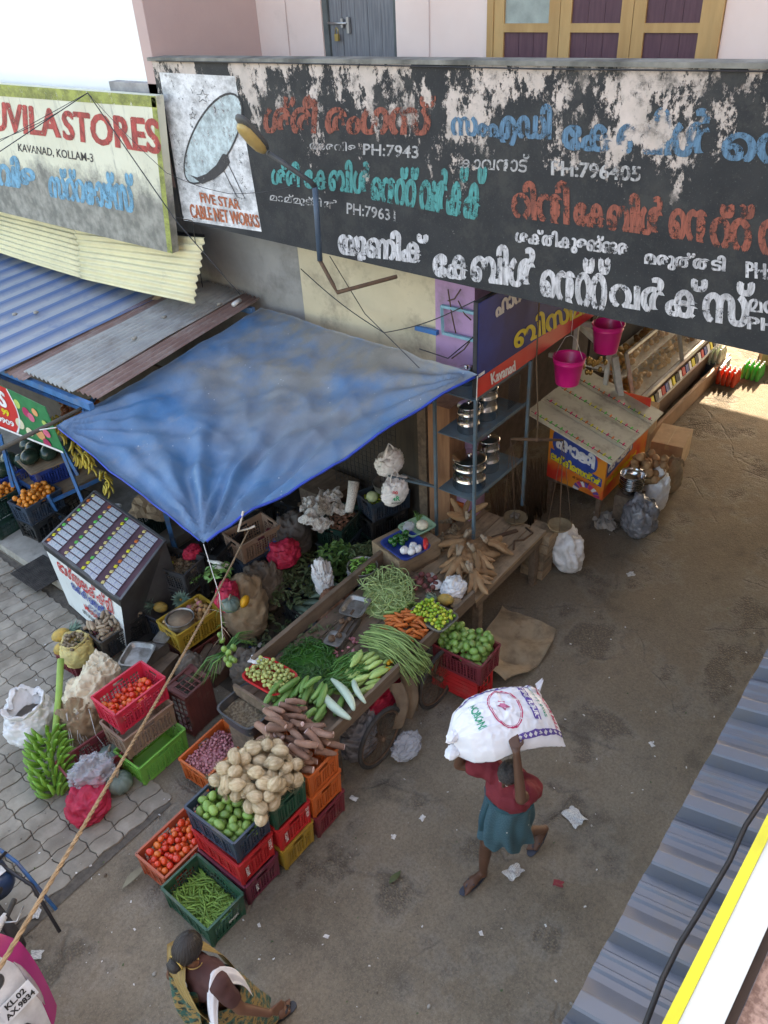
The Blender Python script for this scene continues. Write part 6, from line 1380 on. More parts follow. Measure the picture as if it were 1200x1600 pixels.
def tp_(u, v, l=0.0):
    n_ = (k_r - k_l).cross(f_tl - k_l).normalized(); n_ = n_ if n_.z > 0 else -n_
    return (k_l * (1 - u) + k_r * u) * (1 - v) + (f_tl * (1 - u) + f_tr * u) * v + n_ * l
MB().add([tp_(0, 0), tp_(1, 0), tp_(1, 1), tp_(0, 1)], [(0, 3, 2, 1)]).build('ticket_board', MAR, bo)
for a, c_ in (((0, 0), (1, 0)), ((1, 0), (1, 1)), ((1, 1), (0, 1)), ((0, 1), (0, 0))): b = MB(); b.beam(tp_(*a, .0), tp_(*c_, .0), .03, .03); b.build('edge_trim', DST, bo)
b = MB(); b.add([tp_(0, 1), tp_(1, 1), tp_(1, 1) + Vector((-.012, 0, -.09)), tp_(0, 1) + Vector((-.012, 0, -.09))], [(0, 1, 2, 3), (3, 2, 1, 0)]); b.build('front_lip', DST, bo)
def ticket_mat(n_, c1):
    m, nt, bs = new_mat(n_); P = coords(nt, 'Object'); c = mixc(nt, noise_fac(nt, P, 30, detail=3, lo=.52, hi=.66), (.80, .82, .84), c1); c = mixc(nt, math_n(nt, 'MULTIPLY', noise_fac(nt, P, 120, detail=1, lo=.55, hi=.62), .6), c, (.10, .16, .36)); nt.links.new(c, bs.inputs['Base Color']); bs.inputs['Roughness'].default_value = .5; return m
TK = [ticket_mat('ticket_cyan', (.38, .66, .68)), ticket_mat('ticket_violet', (.50, .50, .76))]
for col in range(4):
    u0 = .05 + col * .245
    for k in range(10 if col < 2 else 11):
        v = .04 + k * (.088 if col > 1 else .095)
        if v > .93: continue
        b = MB(); e = U(.004, .012); n_l = .078; wv_ = .15
        pts = [tp_(u0, v, e), tp_(u0 + wv_, v, e + .006), tp_(u0 + wv_, v + n_l, e + .01), tp_(u0, v + n_l, e + .004)]
        c0 = sum(pts, Vector()) / 4; b.add([p - c0 for p in pts], [(0, 3, 2, 1), (0, 1, 2, 3)]); b.build('ticket_strip', TK[0 if col < 2 else 1], bo, loc=c0)
        b = MB(); b.box(tp_(u0 - .012, v + .03, .018), (.035, .035, .016), rot=(0, 0, .5)); b.build('clip', CLP[[1, 2, 1, 3, 2][rng.randrange(5)]] if rng.random() < .6 else YSACK, bo)
text_on(Fq, 'ഭാഗ്യലക്ഷ്മി', .12, .88, .10, .36, RDP, bo, .004, .02, skew=.02); text_on(Fq, 'ലക്കി െസൻ്റർ', .26, .84, .36, .53, BLP, bo, .004, .03, skew=.02); text_on(Fq, 'കാവനാട്', .46, .76, .55, .65, BLP, bo, .004, .02)
text_on(Fq, 'Mobile 94470', .38, .90, .66, .76, RDP, bo, .004, .03); text_on(Fq, 'േസവനങ്ങൾക്ക്', .30, .85, .79, .89, BKP, bo, .004, .02)
for (x, y) in ((3.34, 8.0), (3.20, 6.72)): b = MB(); b.bb(x - .02, x + .02, y - .02, y + .02, 0, .03); b.build('foot', IRON, bo)
b = MB()
for i in range(14):
    for j in range(18): b.box((3.28 + (i + .5) * .035 - .49, 8.36 + (j + .5) * .035, .02), (.022, .022, .014))
b.bb(2.79, 3.28, 8.36, 8.99, .013, .02); 
b.build('rubber_mat', RUBBER, label='black studded rubber mat on the paving behind the booth', cat='mat', loc=(.35, .1, .125))

# ================================================================ FRUIT STALL ON THE LEFT
BPIPE = mat('blue_pipe_paint', (.04, .17, .42), .45, dirt=(.15, .12, .1), dirt_scale=6, bmp=.1)
fs_ = thing('fruit_stall_frame', 'blue painted steel frame of the fruit stall with stand and rails', 'stall frame', (0, 0, 0))
def bar(a, c_, w_=.04, nm='rail', m_=None, par=None): b = MB(); b.beam(a, c_, w_); return b.build(nm, m_ or BPIPE, par or fs_)
bar(at(-30, 575, 2.35), at(133, 640, 2.35), .045); bar(at(133, 640, 2.35), (5.9, 9.1, 2.4)); bar((3.95, 9.9, .13), (3.95, 9.9, 2.5), .04, 'post'); bar(at(268, 838, .95), at(250, 770, 2.1), .05, 'post'); bar((4.42, 7.1, 0), at(268, 838, .95), .05, 'post')
bar((4.35, 8.95, .13), (4.42, 9.35, 1.6), .04, 'post'); bar((4.1, 9.4, .62), (4.95, 9.3, .62), .04); bar((4.1, 9.4, .62), (4.15, 10.5, .62), .04)
bar(at(75, 775, .75), at(97, 812, .2), .04, 'post'); bar(at(92, 690, 1.3), at(122, 742, .8), .04, 'post'); bar(at(0, 680, 1.7), at(20, 760, .9), .04, 'post')
b = MB(); b.bb(4.15, 5.0, 9.45, 10.5, .58, .62); b.build('stand_top', WOODL, fs_)
twisted_ = MB(); twisted_.tube([at(-20, 712, 2.2), at(60, 672, 2.33), at(128, 638, 2.45)], [.03, .026, .022], 8); twisted_.build('bamboo_pole', mat('dark_pole', (.10, .09, .075), .85), label='dark pole crossing the fruit banner and tied to the blue sheet corner', cat='pole')
bq = [atx(-70, 568, 3.9), atx(70, 636, 3.9), atx(101, 708, 3.9), atx(-70, 640, 3.9)]
bn = thing('fruit_banner', 'red and green printed banner with fruit pictures hanging from the stall frame', 'banner', (0, 0, 0))
slab('cloth', bq, .008, mat('banner_green', (.02, .22, .08), .35, bmp=0), bn)
cv = [(0, 0), (.60, 0)] + [(.60 + .07 * math.sin(t * 3.1), t) for t in (.25, .5, .75)] + [(.62, 1), (0, 1)]
poly_on(bq, cv, REDS, bn, .003, 'red_field'); line_on(bq, [(.60 + .07 * math.sin(t * 3.1), t) for t in [i / 8 for i in range(9)]], .03, W_, bn, .006)
text_on(bq, 'FRUITS', .1, .56, .12, .46, W_, bn, .008, .06); text_on(bq, '99', .50, .57, .50, .64, YL, bn, .008, .04); text_on(bq, '90909', .40, .60, .72, .84, W_, bn, .008, .03)
FR = [mat('print_' + n_, c_, .4, bmp=0) for n_, c_ in (('lime', (.45, .6, .15)), ('berry', (.45, .03, .12)), ('peach', (.75, .35, .15)), ('cream', (.75, .72, .5)), ('pinkfruit', (.7, .15, .25)))]
for k, (u, v, r_, s_) in enumerate(((.68, .25, .04, 0), (.66, .70, .05, 3), (.76, .35, .045, 1), (.80, .42, .04, 4), (.86, .25, .035, 2), (.74, .80, .04, 3), (.84, .75, .05, 2), (.91, .65, .04, 4), (.93, .42, .03, 0), (.88, .9, .04, 1))):
    poly_on(bq, oval_pts(u, v, r_ * .8, r_ * 2.4, 16, 1), FR[s_], bn, .004 + .001 * k, 'printed_fruit')
line_on(bq, [(0, .97), (1, .97)], .03, W_, bn, .016)
WMt = variants('wm', lambda v: MB().sphere((0, 0, 0), (.15, .115, .115), 20, 14).mesh('watermelon', M_WM))
b = MB(); b.box((4.50, 9.92, .93), (.72, .52, .02), rot=(0, 0, R(-10))); b.build('board', WOODL, label='worn board laid on the bright blue crate', cat='board')
for k, (x, y, yw) in enumerate(((4.28, 9.98, .3), (4.42, 10.12, 1.2), (4.5, 9.86, .6), (4.62, 10.04, 2.0), (4.74, 9.78, .1))): put('watermelon', WMt[0], M=Matrix.Translation((x, y, 1.05)) @ Euler((0, 0, yw)).to_matrix().to_4x4(), label='dark green watermelon on the board, %s' % ['leftmost', 'second from the left', 'middle front one', 'rear one', 'rightmost alone'][k], cat='watermelon', group='watermelons on the board')
for k, (x, y, z) in enumerate(((4.0, 10.35, .85), (4.2, 10.5, .87), (4.3, 10.3, .86), (4.6, 10.6, .9))): put('watermelon', WMt[1], loc=(x, y, z), rot=(0, .2, k), label='dark watermelon in the left blue crate, %s' % ['front', 'middle', 'right', 'rear'][k], cat='watermelon', group='watermelons at the left edge')
b = MB(); b.bb(3.9, 4.9, 10.2, 11.6, .13, .49); b.build('crate_plinth', PL['black'], label='dark base under the left blue crate', cat='base')
# hanging ripe bananas and red fruit under the roof
def banana_mesh(m_, nm='banana', L=.16, r=.017):
    def f(v):
        pts = [((t - .5) * L, .22 * L * (1 - (2 * t - 1) ** 2) - .1 * L, 0) for t in [i / 7 for i in range(8)]]; b = MB(); b.tube(pts, [r * q_ for q_ in (.35, .8, .98, 1, 1, .95, .7, .28)], 6, smooth=True); return b.mesh(nm, m_)
    return f
yb = variants('yb', banana_mesh(M_YBAN)); gbm = variants('gb', banana_mesh(M_BAN, L=.165, r=.020))
def hand(loc, n, label, meshes, grp, s=1.0):
    r = put('banana_hand', None, loc=loc, label=label, cat='bananas', group=grp, scale=s)
    for k in range(n):
        a = 6.283 * k / n + U(-.2, .2); z = U(-.16, .12); d = Vector((math.cos(a) * .05, math.sin(a) * .05, z)); M_ = Matrix.Translation(d) @ Euler((U(-.3, .3), R(70) + U(-.3, .3), a)).to_matrix().to_4x4(); put('banana', meshes[k % 3], parent=r, M=M_)
for k, (px_, py_, z) in enumerate(((112, 655, 1.7), (135, 662, 1.6), (120, 708, 1.2), (138, 722, 1.15), (90, 668, 1.8), (165, 752, .9))): hand(at(px_, py_, z), 14, 'hand of ripening bananas hanging behind the fruit banner, %s' % ['upper left', 'upper right', 'just left of the sheet edge', 'lowest at the sheet edge', 'nearest the pole', 'lying on newspaper'][k], yb, 'banana hands hanging at the stall')
for k in range(34): b = MB(); q = at(U(95, 160), U(628, 660), 1.9); b.sphere((0, 0, 0), .04, 8, 6); b.build('red_fruit', mat('apple_red', (.30, .05, .03), .4, (.4, .2, .05), 9, rnd=.3), loc=q, label='dark red fruit in the nets hung under the grey roof sheets', cat='fruit', group='red fruit hung under the roof')
crumple('newspaper', (4.35, 8.75, .45), (.30, .18), NEWS, 'crumpled newspaper heap on the black crate behind the booth', 'newspaper', 2, .08, n=14); crumple('newspaper', (3.95, 8.95, .16), (.2, .14), NEWS, 'crumpled newspaper on the plinth under the stall', 'newspaper', 5, .06)
crumple('cardboard_sheet', (5.0, 8.3, .5), (.4, .3), CARD, 'flat cardboard lying on the green crate behind the booth', 'cardboard', 4, .04)
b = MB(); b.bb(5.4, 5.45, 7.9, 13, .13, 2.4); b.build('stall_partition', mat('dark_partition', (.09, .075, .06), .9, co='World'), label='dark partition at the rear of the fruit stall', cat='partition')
# ================================================================ SACKS, BAGS AND CLUTTER OF THE STALL
bag('white_open_sack', (*at(60, 1150, 0)[:2], 0), (.27, .24, .28), WSACK, 'open white woven sack standing on the paving at far left', 'sack', yaw=.4, seed=1.3, top='open', amp=.16, ridge=.2)
bag('cream_sack', (2.36, 6.12, .30), (.24, .20, .20), CSACK, 'large crumpled cream sack leaning beside the pink red crate', 'sack', yaw=.5, seed=4.4, amp=.2, ridge=.2)
bag('cream_sack', (2.60, 6.20, .30), (.19, .17, .20), CSACK, 'smaller cream sack with faded print behind the large cream sack', 'sack', yaw=-.3, seed=9.1, amp=.2, ridge=.25)
bag('jute_sack', (2.22, 6.05, 0), (.22, .20, .30), JUTE, 'brown jute sack hanging folds below the cream sack', 'sack', yaw=.2, seed=6.7, amp=.2, ridge=.3)
for k in range(9): b = MB(); x, y = 2.05 + U(-.1, .1), 5.85 + U(-.1, .1); b.tube([(x + .1, y + .1, .55), (x + U(-.05, .05), y, .3), (x + U(-.1, .1), y - .08, .08), (x + U(-.1, .15), y - .12, .02)], .003, 4); b.build('loose_string', WSTR, label='loose pale string hanging over the jute sack by the bananas', cat='string', group='loose strings on the jute sack')
bag('yellow_sack', (2.74, 6.90, .16), (.18, .16, .19), YSACK, 'yellow open sack of dark small roots in the maroon tray crate', 'sack', seed=3.9, top='open', amp=.1)
h = Heap(Matrix.Translation((2.74, 6.90, .42)), .26, .24, base=mound(.36, .34, 0, .07)); h.fill(42, VAR['taro'], .019, 0, 'small_root', 'dark small root in the yellow sack', 'root', 'roots in the yellow sack', rr=.2, tries=2, dens=oval(.24, .22))
# plantain bunch with its stalk
pb = thing('plantain_bunch', 'large bunch of green plantains with a long stalk leaning on the cream sack', 'bananas', (1.74, 5.92, .10))
st = [at(95, 1030, .72), at(92, 1085, .55), at(86, 1145, .38)]; stl = [p - Vector((1.74, 5.92, .10)) for p in st]
b = MB(); b.tube([stl[0], stl[1], stl[2], Vector((0.02, 0.02, .16)), Vector((-.05, -.08, .02))], [.035, .034, .032, .03, .02], 10); b.build('stalk', mat('plantain_stalk', (.20, .34, .06), .5, (.30, .42, .10), 6), pb)
axd = (Vector((-.16, -.26, -.02)) - Vector((.10, .16, .26))); a0 = Vector((.10, .16, .26))
dn, du_, dv_ = frame_of(axd)
for ring in range(8):
    t = ring / 7; c_ = a0 + axd * t; nb = 13 if 0 < ring < 7 else 9; rr_ = .10 * math.sin(math.pi * (.2 + .65 * t)) + .03
    for k in range(nb):
        a = 6.283 * (k + .5 * (ring % 2)) / nb + U(-.12, .12); out_ = du_ * math.cos(a) + dv_ * math.sin(a); d = (out_ * .75 - dn * .35 + Vector((0, 0, .15))).normalized()
        p_ = c_ + out_ * rr_ + d * .05; p_.z = max(p_.z, -.05)
        M_ = Matrix.Translation(p_) @ d.to_track_quat('X', 'Z').to_matrix().to_4x4() @ Euler((U(-.4, .4) , 0, 0)).to_matrix().to_4x4(); put('banana', gbm[rng.randrange(3)], parent=pb, M=M_)
def pumpkin(x, y, z, r, label, m_=M_PUMP, hgt=.8):
    t = thing('pumpkin', label, 'pumpkin', (x, y, z)); b = MB(); b.sphere((0, 0, r * hgt), (r, r, r * hgt), 40, 18, fn=lambda p: (1 - .07 * abs(math.cos(5 * math.atan2(p.y, p.x))) ** 6) * (1 - .12 * max(0, p.z) ** 8)); b.build('fruit', m_, t)
    b = MB(); b.tube([(0, 0, r * hgt * 1.75), (.01, 0, r * hgt * 2.1), (.04, .01, r * hgt * 2.25)], [.018, .012, .010], 7); b.build('stalk', M_TUB, t)
pumpkin(2.15, 5.55, 0, .145, 'grey green ribbed pumpkin behind the clear plastic bag'); pumpkin(2.02, 5.25, 0, .13, 'dark mottled pumpkin on the ground right of the clear plastic bag')
bag('clear_bag', (1.88, 5.42, .10), (.20, .15, .17), CLEARB, 'clear plastic bag holding an eggplant and red packet lying on the paving', 'bag', yaw=-.4, seed=2.8, amp=.14, ridge=.3, pinch=.4)
b = MB(); b.sphere((0, 0, 0), (.06, .035, .035), 12, 8); b.build('eggplant', mat('eggplant_skin', (.06, .015, .05), .2), loc=(1.98, 5.26, .12), label='small dark purple eggplant inside the clear bag', cat='eggplant')
bag('red_net_bag', (1.70, 5.28, 0), (.23, .19, .14), REDNET, 'crimson mesh bag slumped on the paving beside the plantain bunch', 'bag', yaw=.6, seed=7.7, amp=.2, ridge=.2)
# pans and stool between the crates
sc2 = thing('pan_scale', 'small weighing scale with one square metal pan among the crates', 'scale', (3.02, 6.14, .30))
tray('pan', (0, 0, .15), .34, .30, .045, TRAYM, None, .5, parent=sc2, cat=None); b = MB(); b.bb(-.06, .34, -.07, .07, 0, .13); b.build('base', mat('grimy_iron', (.1, .09, .08)), sc2, rot=(0, 0, 0)); tray('weight_plate', (.36, .03, .14), .17, .15, .012, TRAYM, None, .4, parent=sc2, cat=None)
b = MB(); b.box((3.1, 6.1, .15), (.5, .4, .29), rot=(0, 0, .2)); b.build('scale_stand', WOOD, label='dark wooden crate under the small weighing scale', cat='stand')
bowl('round_tub', (3.57, 6.05, .555), .155, .10, TRAYM, 'round metal tub of brown earth standing on the potato crate', foot=.85)
b = MB(); b.lathe([(0, .0), (.138, 0), (.138, .012), (0, .018)], 24); b.build('earth_fill', mat('brown_earth', (.26, .19, .12), .95, (.2, .14, .09), 12, bmp=.5), loc=(3.57, 6.05, .625), label='brown earth filling the round metal tub', cat='earth', kind='stuff')
b = MB()
for k in range(4): b.bb(-.2, .2, -.17 + k * .09, -.09 + k * .09, .20, .22)
b.build('wooden_stool', WOOD, loc=(3.62, 5.66, 0), rot=(0, 0, .4), label='low dark wooden slatted stool behind the cart end', cat='stool', kind='stuff')
b = MB(); b.bb(3.44, 3.8, 5.5, 5.8, .0, .195); b.build('brick_stack', mat('dark_brick', (.14, .08, .06), .9, co='World'), label='dark brick block under the slatted stool', cat='brick')
# big jute sack with pumpkin and slice
bag('jute_sack', (4.28, 5.82, 0), (.28, .26, .42), JUTE, 'big standing jute sack topped by a pumpkin and a cut slice', 'sack', yaw=.3, seed=5.5, amp=.12, ridge=.16)
bag('jute_sack', (3.75, 5.25, 0), (.20, .18, .20), mat('old_jute', (.17, .14, .11), .95, (.11, .09, .07), 6, bmp=1.0, bscale=120, bdist=.003), 'small dark slumped sack behind the gooseberry tray', 'sack', seed=8.8, amp=.2, ridge=.25)
bag('jute_sack', (4.72, 5.95, 0), (.24, .22, .36), mat('old_jute', (.2, .2, .2)), 'dark old sack standing behind the big jute sack', 'sack', seed=2.1, amp=.15, ridge=.2)
q = at(360, 945, .80); pumpkin(q.x, q.y, .72, .11, 'dark grey green pumpkin sitting on top of the jute sack')
b = MB(); b.sphere((0, 0, 0), (.085, .055, .07), 18, 12, fn=lambda p: 1 - .25 * max(0, -p.y)); b.build('pumpkin_slice', M_PCUT, loc=at(383, 940, .80), rot=(.4, .2, .5), label='bright orange cut slice of pumpkin on the jute sack', cat='pumpkin')
bag('red_net_bag', (*at(355, 935, .75)[:2], .66), (.20, .13, .14), REDNET, 'red mesh bag on the back of the jute sack beside white radish', 'bag', yaw=.7, seed=3.4, amp=.15)
for k, (a, c_) in enumerate((((325, 876), (356, 884)), ((332, 884), (350, 890)))): b = MB(); b.tube([at(*a, .9), (at(*a, .92) + at(*c_, .92)) / 2, at(*c_, .9)], [.012, .03, .022], 10); b.build('white_radish', mat('white_radish', (.7, .7, .62), .4), label=['long white radish lying on greens above the red mesh bag', 'short white radish under the long one'][k], cat='radish')
lf = MB(); lf.grid(lambda u, v: ((u - .5) * .16, (v - .5) * .06 * math.sin(math.pi * (.08 + .9 * u)), .02 * math.sin(u * 3) + .012 * abs(v - .5) * 2), 6, 2); LEAF = lf.mesh('leaf', M_LEAF)
def greens(cx, cy, cz, r, n, label, hgt=.12, s=1.0, m_=None, nm='leaf_heap'):
    b = MB()
    for k in range(n):
        a, rr_ = U(0, 6.283), r * math.sqrt(rng.random()); M_ = Matrix.Translation((cx + rr_ * math.cos(a), cy + rr_ * math.sin(a), cz + U(0, hgt) * (1 - rr_ / r * .7))) @ Euler((U(-.9, .9), U(-.7, .7), U(0, 6.28))).to_matrix().to_4x4() @ Matrix.Scale(s * U(.6, 1.3), 4); b.add(lf.v, lf.f, 0, True, M_)
    return b.build(nm, m_ or M_LEAF, label=label, cat='greens', kind='stuff')
greens(*at(342, 895, .86), .16, 60, 'green leafy vegetables above the red mesh bag', .1, .6)
DKL = mat('dull_herb', (.05, .085, .03), .7, (.09, .11, .05), 6, bmp=.2)
greens(*at(480, 890, .4), .34, 260, 'dull green curry leaves spread on the stall floor', .16, .5, DKL); greens(*at(455, 925, .35), .28, 160, 'dark herb stems above the gourd crate', .15, .5, DKL)
greens(*at(575, 870, .75), .22, 160, 'dark green leaves behind the pale bean heap', .15, .6, DKL); greens(*at(525, 868, .55), .22, 120, 'leafy herbs between the green crates', .15, .6); greens(*at(300, 905, .6), .10, 20, 'few fallen leaves beside the grey crate', .05, .5)
greens(*at(410, 985, .1), .3, 120, 'trampled leaf scraps behind the handcart', .05, .5, DKL)
h = in_crate(c_q, .55, .36, level=.14); h.fill(14, variants('pgourd', m_pod('long_gourd', .34, .035, vm('grey_green_gourd', (.13, .20, .15), .4, (.20, .28, .2), 6, rnd=.4), .15, seg=10, n=9, taper=.35)), .035, .12, 'long_gourd', 'long dull green gourd in the black crate behind the cart', 'gourd', 'gourds in the black crate', tries=3)
bag('red_net_bag', (*at(445, 868, .62)[:2], .50), (.20, .17, .16), REDNET, 'crimson and violet mesh bag beside the tan crate', 'bag', seed=1.9, amp=.2); bag('red_net_bag', (*at(300, 862, .8)[:2], .72), (.12, .09, .08), REDNET, 'small crumpled red mesh behind the grey crate of tubers', 'bag', seed=6.1, amp=.2)
bag('blue_bag', (*at(430, 858, .5)[:2], .34), (.15, .13, .18), mat('blue_poly', (.03, .12, .42), .4, bmp=.4, bscale=20), 'bright blue plastic bundle between the tan crate and mesh bag', 'bag', seed=3.8)
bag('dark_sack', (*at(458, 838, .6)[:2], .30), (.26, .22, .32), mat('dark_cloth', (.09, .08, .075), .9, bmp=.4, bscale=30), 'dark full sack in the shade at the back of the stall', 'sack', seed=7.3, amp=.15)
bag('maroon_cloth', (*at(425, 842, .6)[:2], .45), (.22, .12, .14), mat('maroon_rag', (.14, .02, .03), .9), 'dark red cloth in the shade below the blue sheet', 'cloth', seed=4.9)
bag('white_bag', (*at(507, 918, .45)[:2], .38), (.15, .11, .20), WSACK, 'bright white crumpled plastic bag behind the cart scale', 'bag', yaw=.9, seed=5.2, amp=.3, ridge=.4)
bag('netted_sack', (4.95, 5.02, 0), (.24, .20, .30), mat('ochre_net', (.30, .14, .08), .8, (.2, .1, .06), 9, bmp=.6, bscale=90), 'brown netted sack with orange stripe just behind the cart board', 'sack', seed=3.1)
b = MB(); b.beam((4.80, 4.86, .12), (4.84, 4.87, .44), .05, .01); b.build('orange_stripe', PL['orange'], label='orange printed stripe on the netted sack', cat='stripe')
for k, (px_, py_, rx, ry) in enumerate(((500, 800, .20, .15), (515, 780, .18, .14), (490, 818, .16, .12), (528, 800, .13, .11), (505, 825, .12, .10), (485, 790, .14, .12))):
    q = at(px_, py_, .80 + .06 * (k % 3)); crumple('newspaper', q, (rx, ry), NEWS, 'crumpled newspaper in the big heap at the back of the stall, %s' % ['middle', 'upper', 'lower left', 'right', 'lowest', 'upper left'][k], 'newspaper', k * 2.3, .09, 'crumpled newspapers at the stall back', n=16)
q = at(505, 800, .4); b = MB(); b.bb(q.x - .1, q.x + .5, q.y - .25, q.y + .3, .0, .74); b.build('dark_box', WOOD, label='dark wooden box under the newspaper heap', cat='box')
b = MB(); b.tube([at(545, 800, .98), at(550, 775, 1.10), at(553, 752, 1.25)], [.05, .06, .07], 14); b.build('newspaper_roll', NEWS, label='upright roll of newspaper beside the lime crate', cat='newspaper')
# hanging bags
def hang_bag(px_, py_, z, s, label, seed, pr, m_=WSACK):
    q = at(px_, py_, z); t = thing('hanging_bag', label, 'bag', q)
    bag('bag_body', (0, 0, -.02), (s[0], s[1], s[2]), m_, None, None, seed=seed, amp=.14, ridge=.22, parent=t, flat_bottom=False)
    b = MB()
    for a in (-1, 1): b.tube([(a * s[0] * .5, 0, s[2] * 1.4), (a * s[0] * .3, 0, s[2] * 2.1), (0, 0, s[2] * 2.6)], [.03, .016, .01], 8, flat=.4)
    b.build('handles', m_, t, kind=None)
    return t, q
t1, q1 = hang_bag(618, 782, 1.30, (.19, .12, .17), 'white carrier bag with red and green print hanging from the shop wall', 2.4, None); hang_bag(610, 735, 1.55, (.20, .13, .14), 'white and green carrier bag hanging higher, half under the sheet', 6.6, None)
def free_text(txt, c_, w, h_, m_, parent=None, n_dir=None, up=None, bold=.03):
    me = text_fit(txt, w, h_, bold); me.materials.clear(); me.materials.append(m_); n_ = Vector(n_dir).normalized(); r_ = Vector((0, 0, 1)).cross(n_).normalized(); u_ = n_.cross(r_); M_ = Matrix((r_, u_, n_)).transposed().to_4x4(); M_.translation = Vector(c_)
    return put('lettering', me, parent=parent, M=M_)
nd = Vector((-.75, -.62, .2)); free_text('MR', Vector(nd).normalized() * .165 + Vector((0, 0, .10)), .10, .06, GNP, t1, nd); free_text('KAVANAD', Vector(nd).normalized() * .165 + Vector((0, 0, .04)), .12, .02, BKP, t1, nd); free_text('oo', Vector(nd).normalized() * .165 + Vector((0, 0, .18)), .06, .04, RDP, t1, nd)
b = MB()
for k in range(16): b.tube([(6.55 + k * .0, 6.35 - k * .07, .5), (6.55, 6.35 - k * .07, 1.9)], .0035, 4)
for k in range(20): b.tube([(6.55, 6.35, .5 + k * .073), (6.55, 5.3, .5 + k * .073)], .0035, 4)
b.build('wire_grille', IRON, label='dark wire grille against the wall behind the lime crate', cat='grille', kind='stuff')
b = MB(); b.bb(6.86, 6.99, 4.98, 7.8, 0.0, 2.35); b.build('dark_boarding', mat('dark_boards', (.045, .038, .032), .9, (.07, .055, .04), 5, stretch=(4, 4, .3), co='World', bmp=.5), label='dark boarding against the wall under the blue sheet', cat='boarding')  # near-black brown boards covering the wall behind the stall
b = MB(); b.bb(6.62, 6.70, 4.90, 5.02, 0, 2.5); b.build('dark_post', WOOD, label='dark timber post at the back of the stall', cat='post')
# stall floor dirt
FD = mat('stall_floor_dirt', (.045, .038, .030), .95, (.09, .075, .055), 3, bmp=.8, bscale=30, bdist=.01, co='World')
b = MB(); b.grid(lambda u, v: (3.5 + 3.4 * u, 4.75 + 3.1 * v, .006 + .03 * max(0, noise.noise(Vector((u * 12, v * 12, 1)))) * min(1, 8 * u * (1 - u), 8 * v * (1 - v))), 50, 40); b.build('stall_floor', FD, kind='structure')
b = MB()
for k in range(420):
    x, y = U(3.6, 6.6), U(4.75, 7.6); M_ = Matrix.Translation((x, y, .045 + U(0, .02))) @ Euler((U(-.6, .6), U(-.6, .6), U(0, 6.28))).to_matrix().to_4x4(); s_ = U(.012, .045); b.add([(-s_, -s_ * .6, 0), (s_, -s_ * .5, .005), (s_ * .8, s_ * .6, 0), (-s_ * .7, s_ * .5, .008)], [(0, 1, 2, 3), (3, 2, 1, 0)], rng.randrange(4), False, M_)
b.build('floor_scraps', [NEWS, DKL, CARD, PL['blue']], label='scraps of paper and leaves littering the stall floor', cat='litter', kind='stuff')
# hanging string of mangoes and spring onions below the sheet tip
hs = thing('hanging_bundle', 'string with green mangoes and long spring onion leaves hanging from the blue sheet tip', 'bundle', tuple(TD))
top_ = TD; mid_ = at(343, 930, 1.72); low_ = at(348, 1000, 1.45)
b = MB(); b.tube([(0, 0, 0), mid_ - top_, low_ - top_], .004, 5); b.build('string', WSTR, hs)
for k in range(26):
    t = k / 26; p0_ = mid_.lerp(low_, t) - top_; d = Vector((U(-1, 1), U(-1, 1), U(-1.6, .1))).normalized() * U(.06, .15); q = MB(); q.tube([p0_, p0_ + d * .6 + Vector((0, 0, .01)), p0_ + d], [.004, .003, .002], 4); q.build('twig', M_STEM if k % 2 else M_TUB, hs)
for k, (px_, py_) in enumerate(((344, 992), (350, 1014), (357, 1020), (361, 1030), (365, 1012), (354, 1031), (358, 1038), (366, 1032), (347, 1000))): put('green_mango', VAR['mango'][k % 3], parent=hs, M=Matrix.Translation(at(px_, py_, 1.42) - top_) @ Euler((0, 1.2, k)).to_matrix().to_4x4() @ Matrix.Scale(.78, 4))
for k in range(30):
    p0_ = at(352 + U(-4, 4), 1018 + U(-4, 4), 1.36); ex = [(300, 1062), (312, 1058), (318, 1066), (330, 1062), (338, 1064), (395, 990), (388, 1000), (398, 1004), (345, 1050), (392, 985)][k % 10]
    p1_ = at(ex[0] + U(-6, 6), ex[1] + U(-5, 5), 1.12 if ex[0] < 350 else 1.32); q = MB(); pm_ = p0_.lerp(p1_, .5) + Vector((0, 0, .07 + U(0, .04))); q.tube([p0_ - top_, pm_ - top_, p1_ - top_], [.006, .007, .002], 5, flat=.5); q.build('onion_leaf', M_CHILI if k % 3 else M_LEAF, hs)
# jute sheet on the lane behind the mango crates
sheet_cloth('jute_sheet', lambda u, v: (5.25 + 1.1 * u, 2.92 + .72 * v - .12 * math.sin(u * 3), .02 + .16 * (1 - u) * v + .05 * abs(math.sin(u * 7 + v * 3)) + .03 * noise.noise(Vector((u * 5, v * 5, 3))) + (.22 * max(0, .3 - u) * 2)), 36, 26, JUTE, 'wide brown jute sheet spread on the lane right of the mango crates', 'cloth')

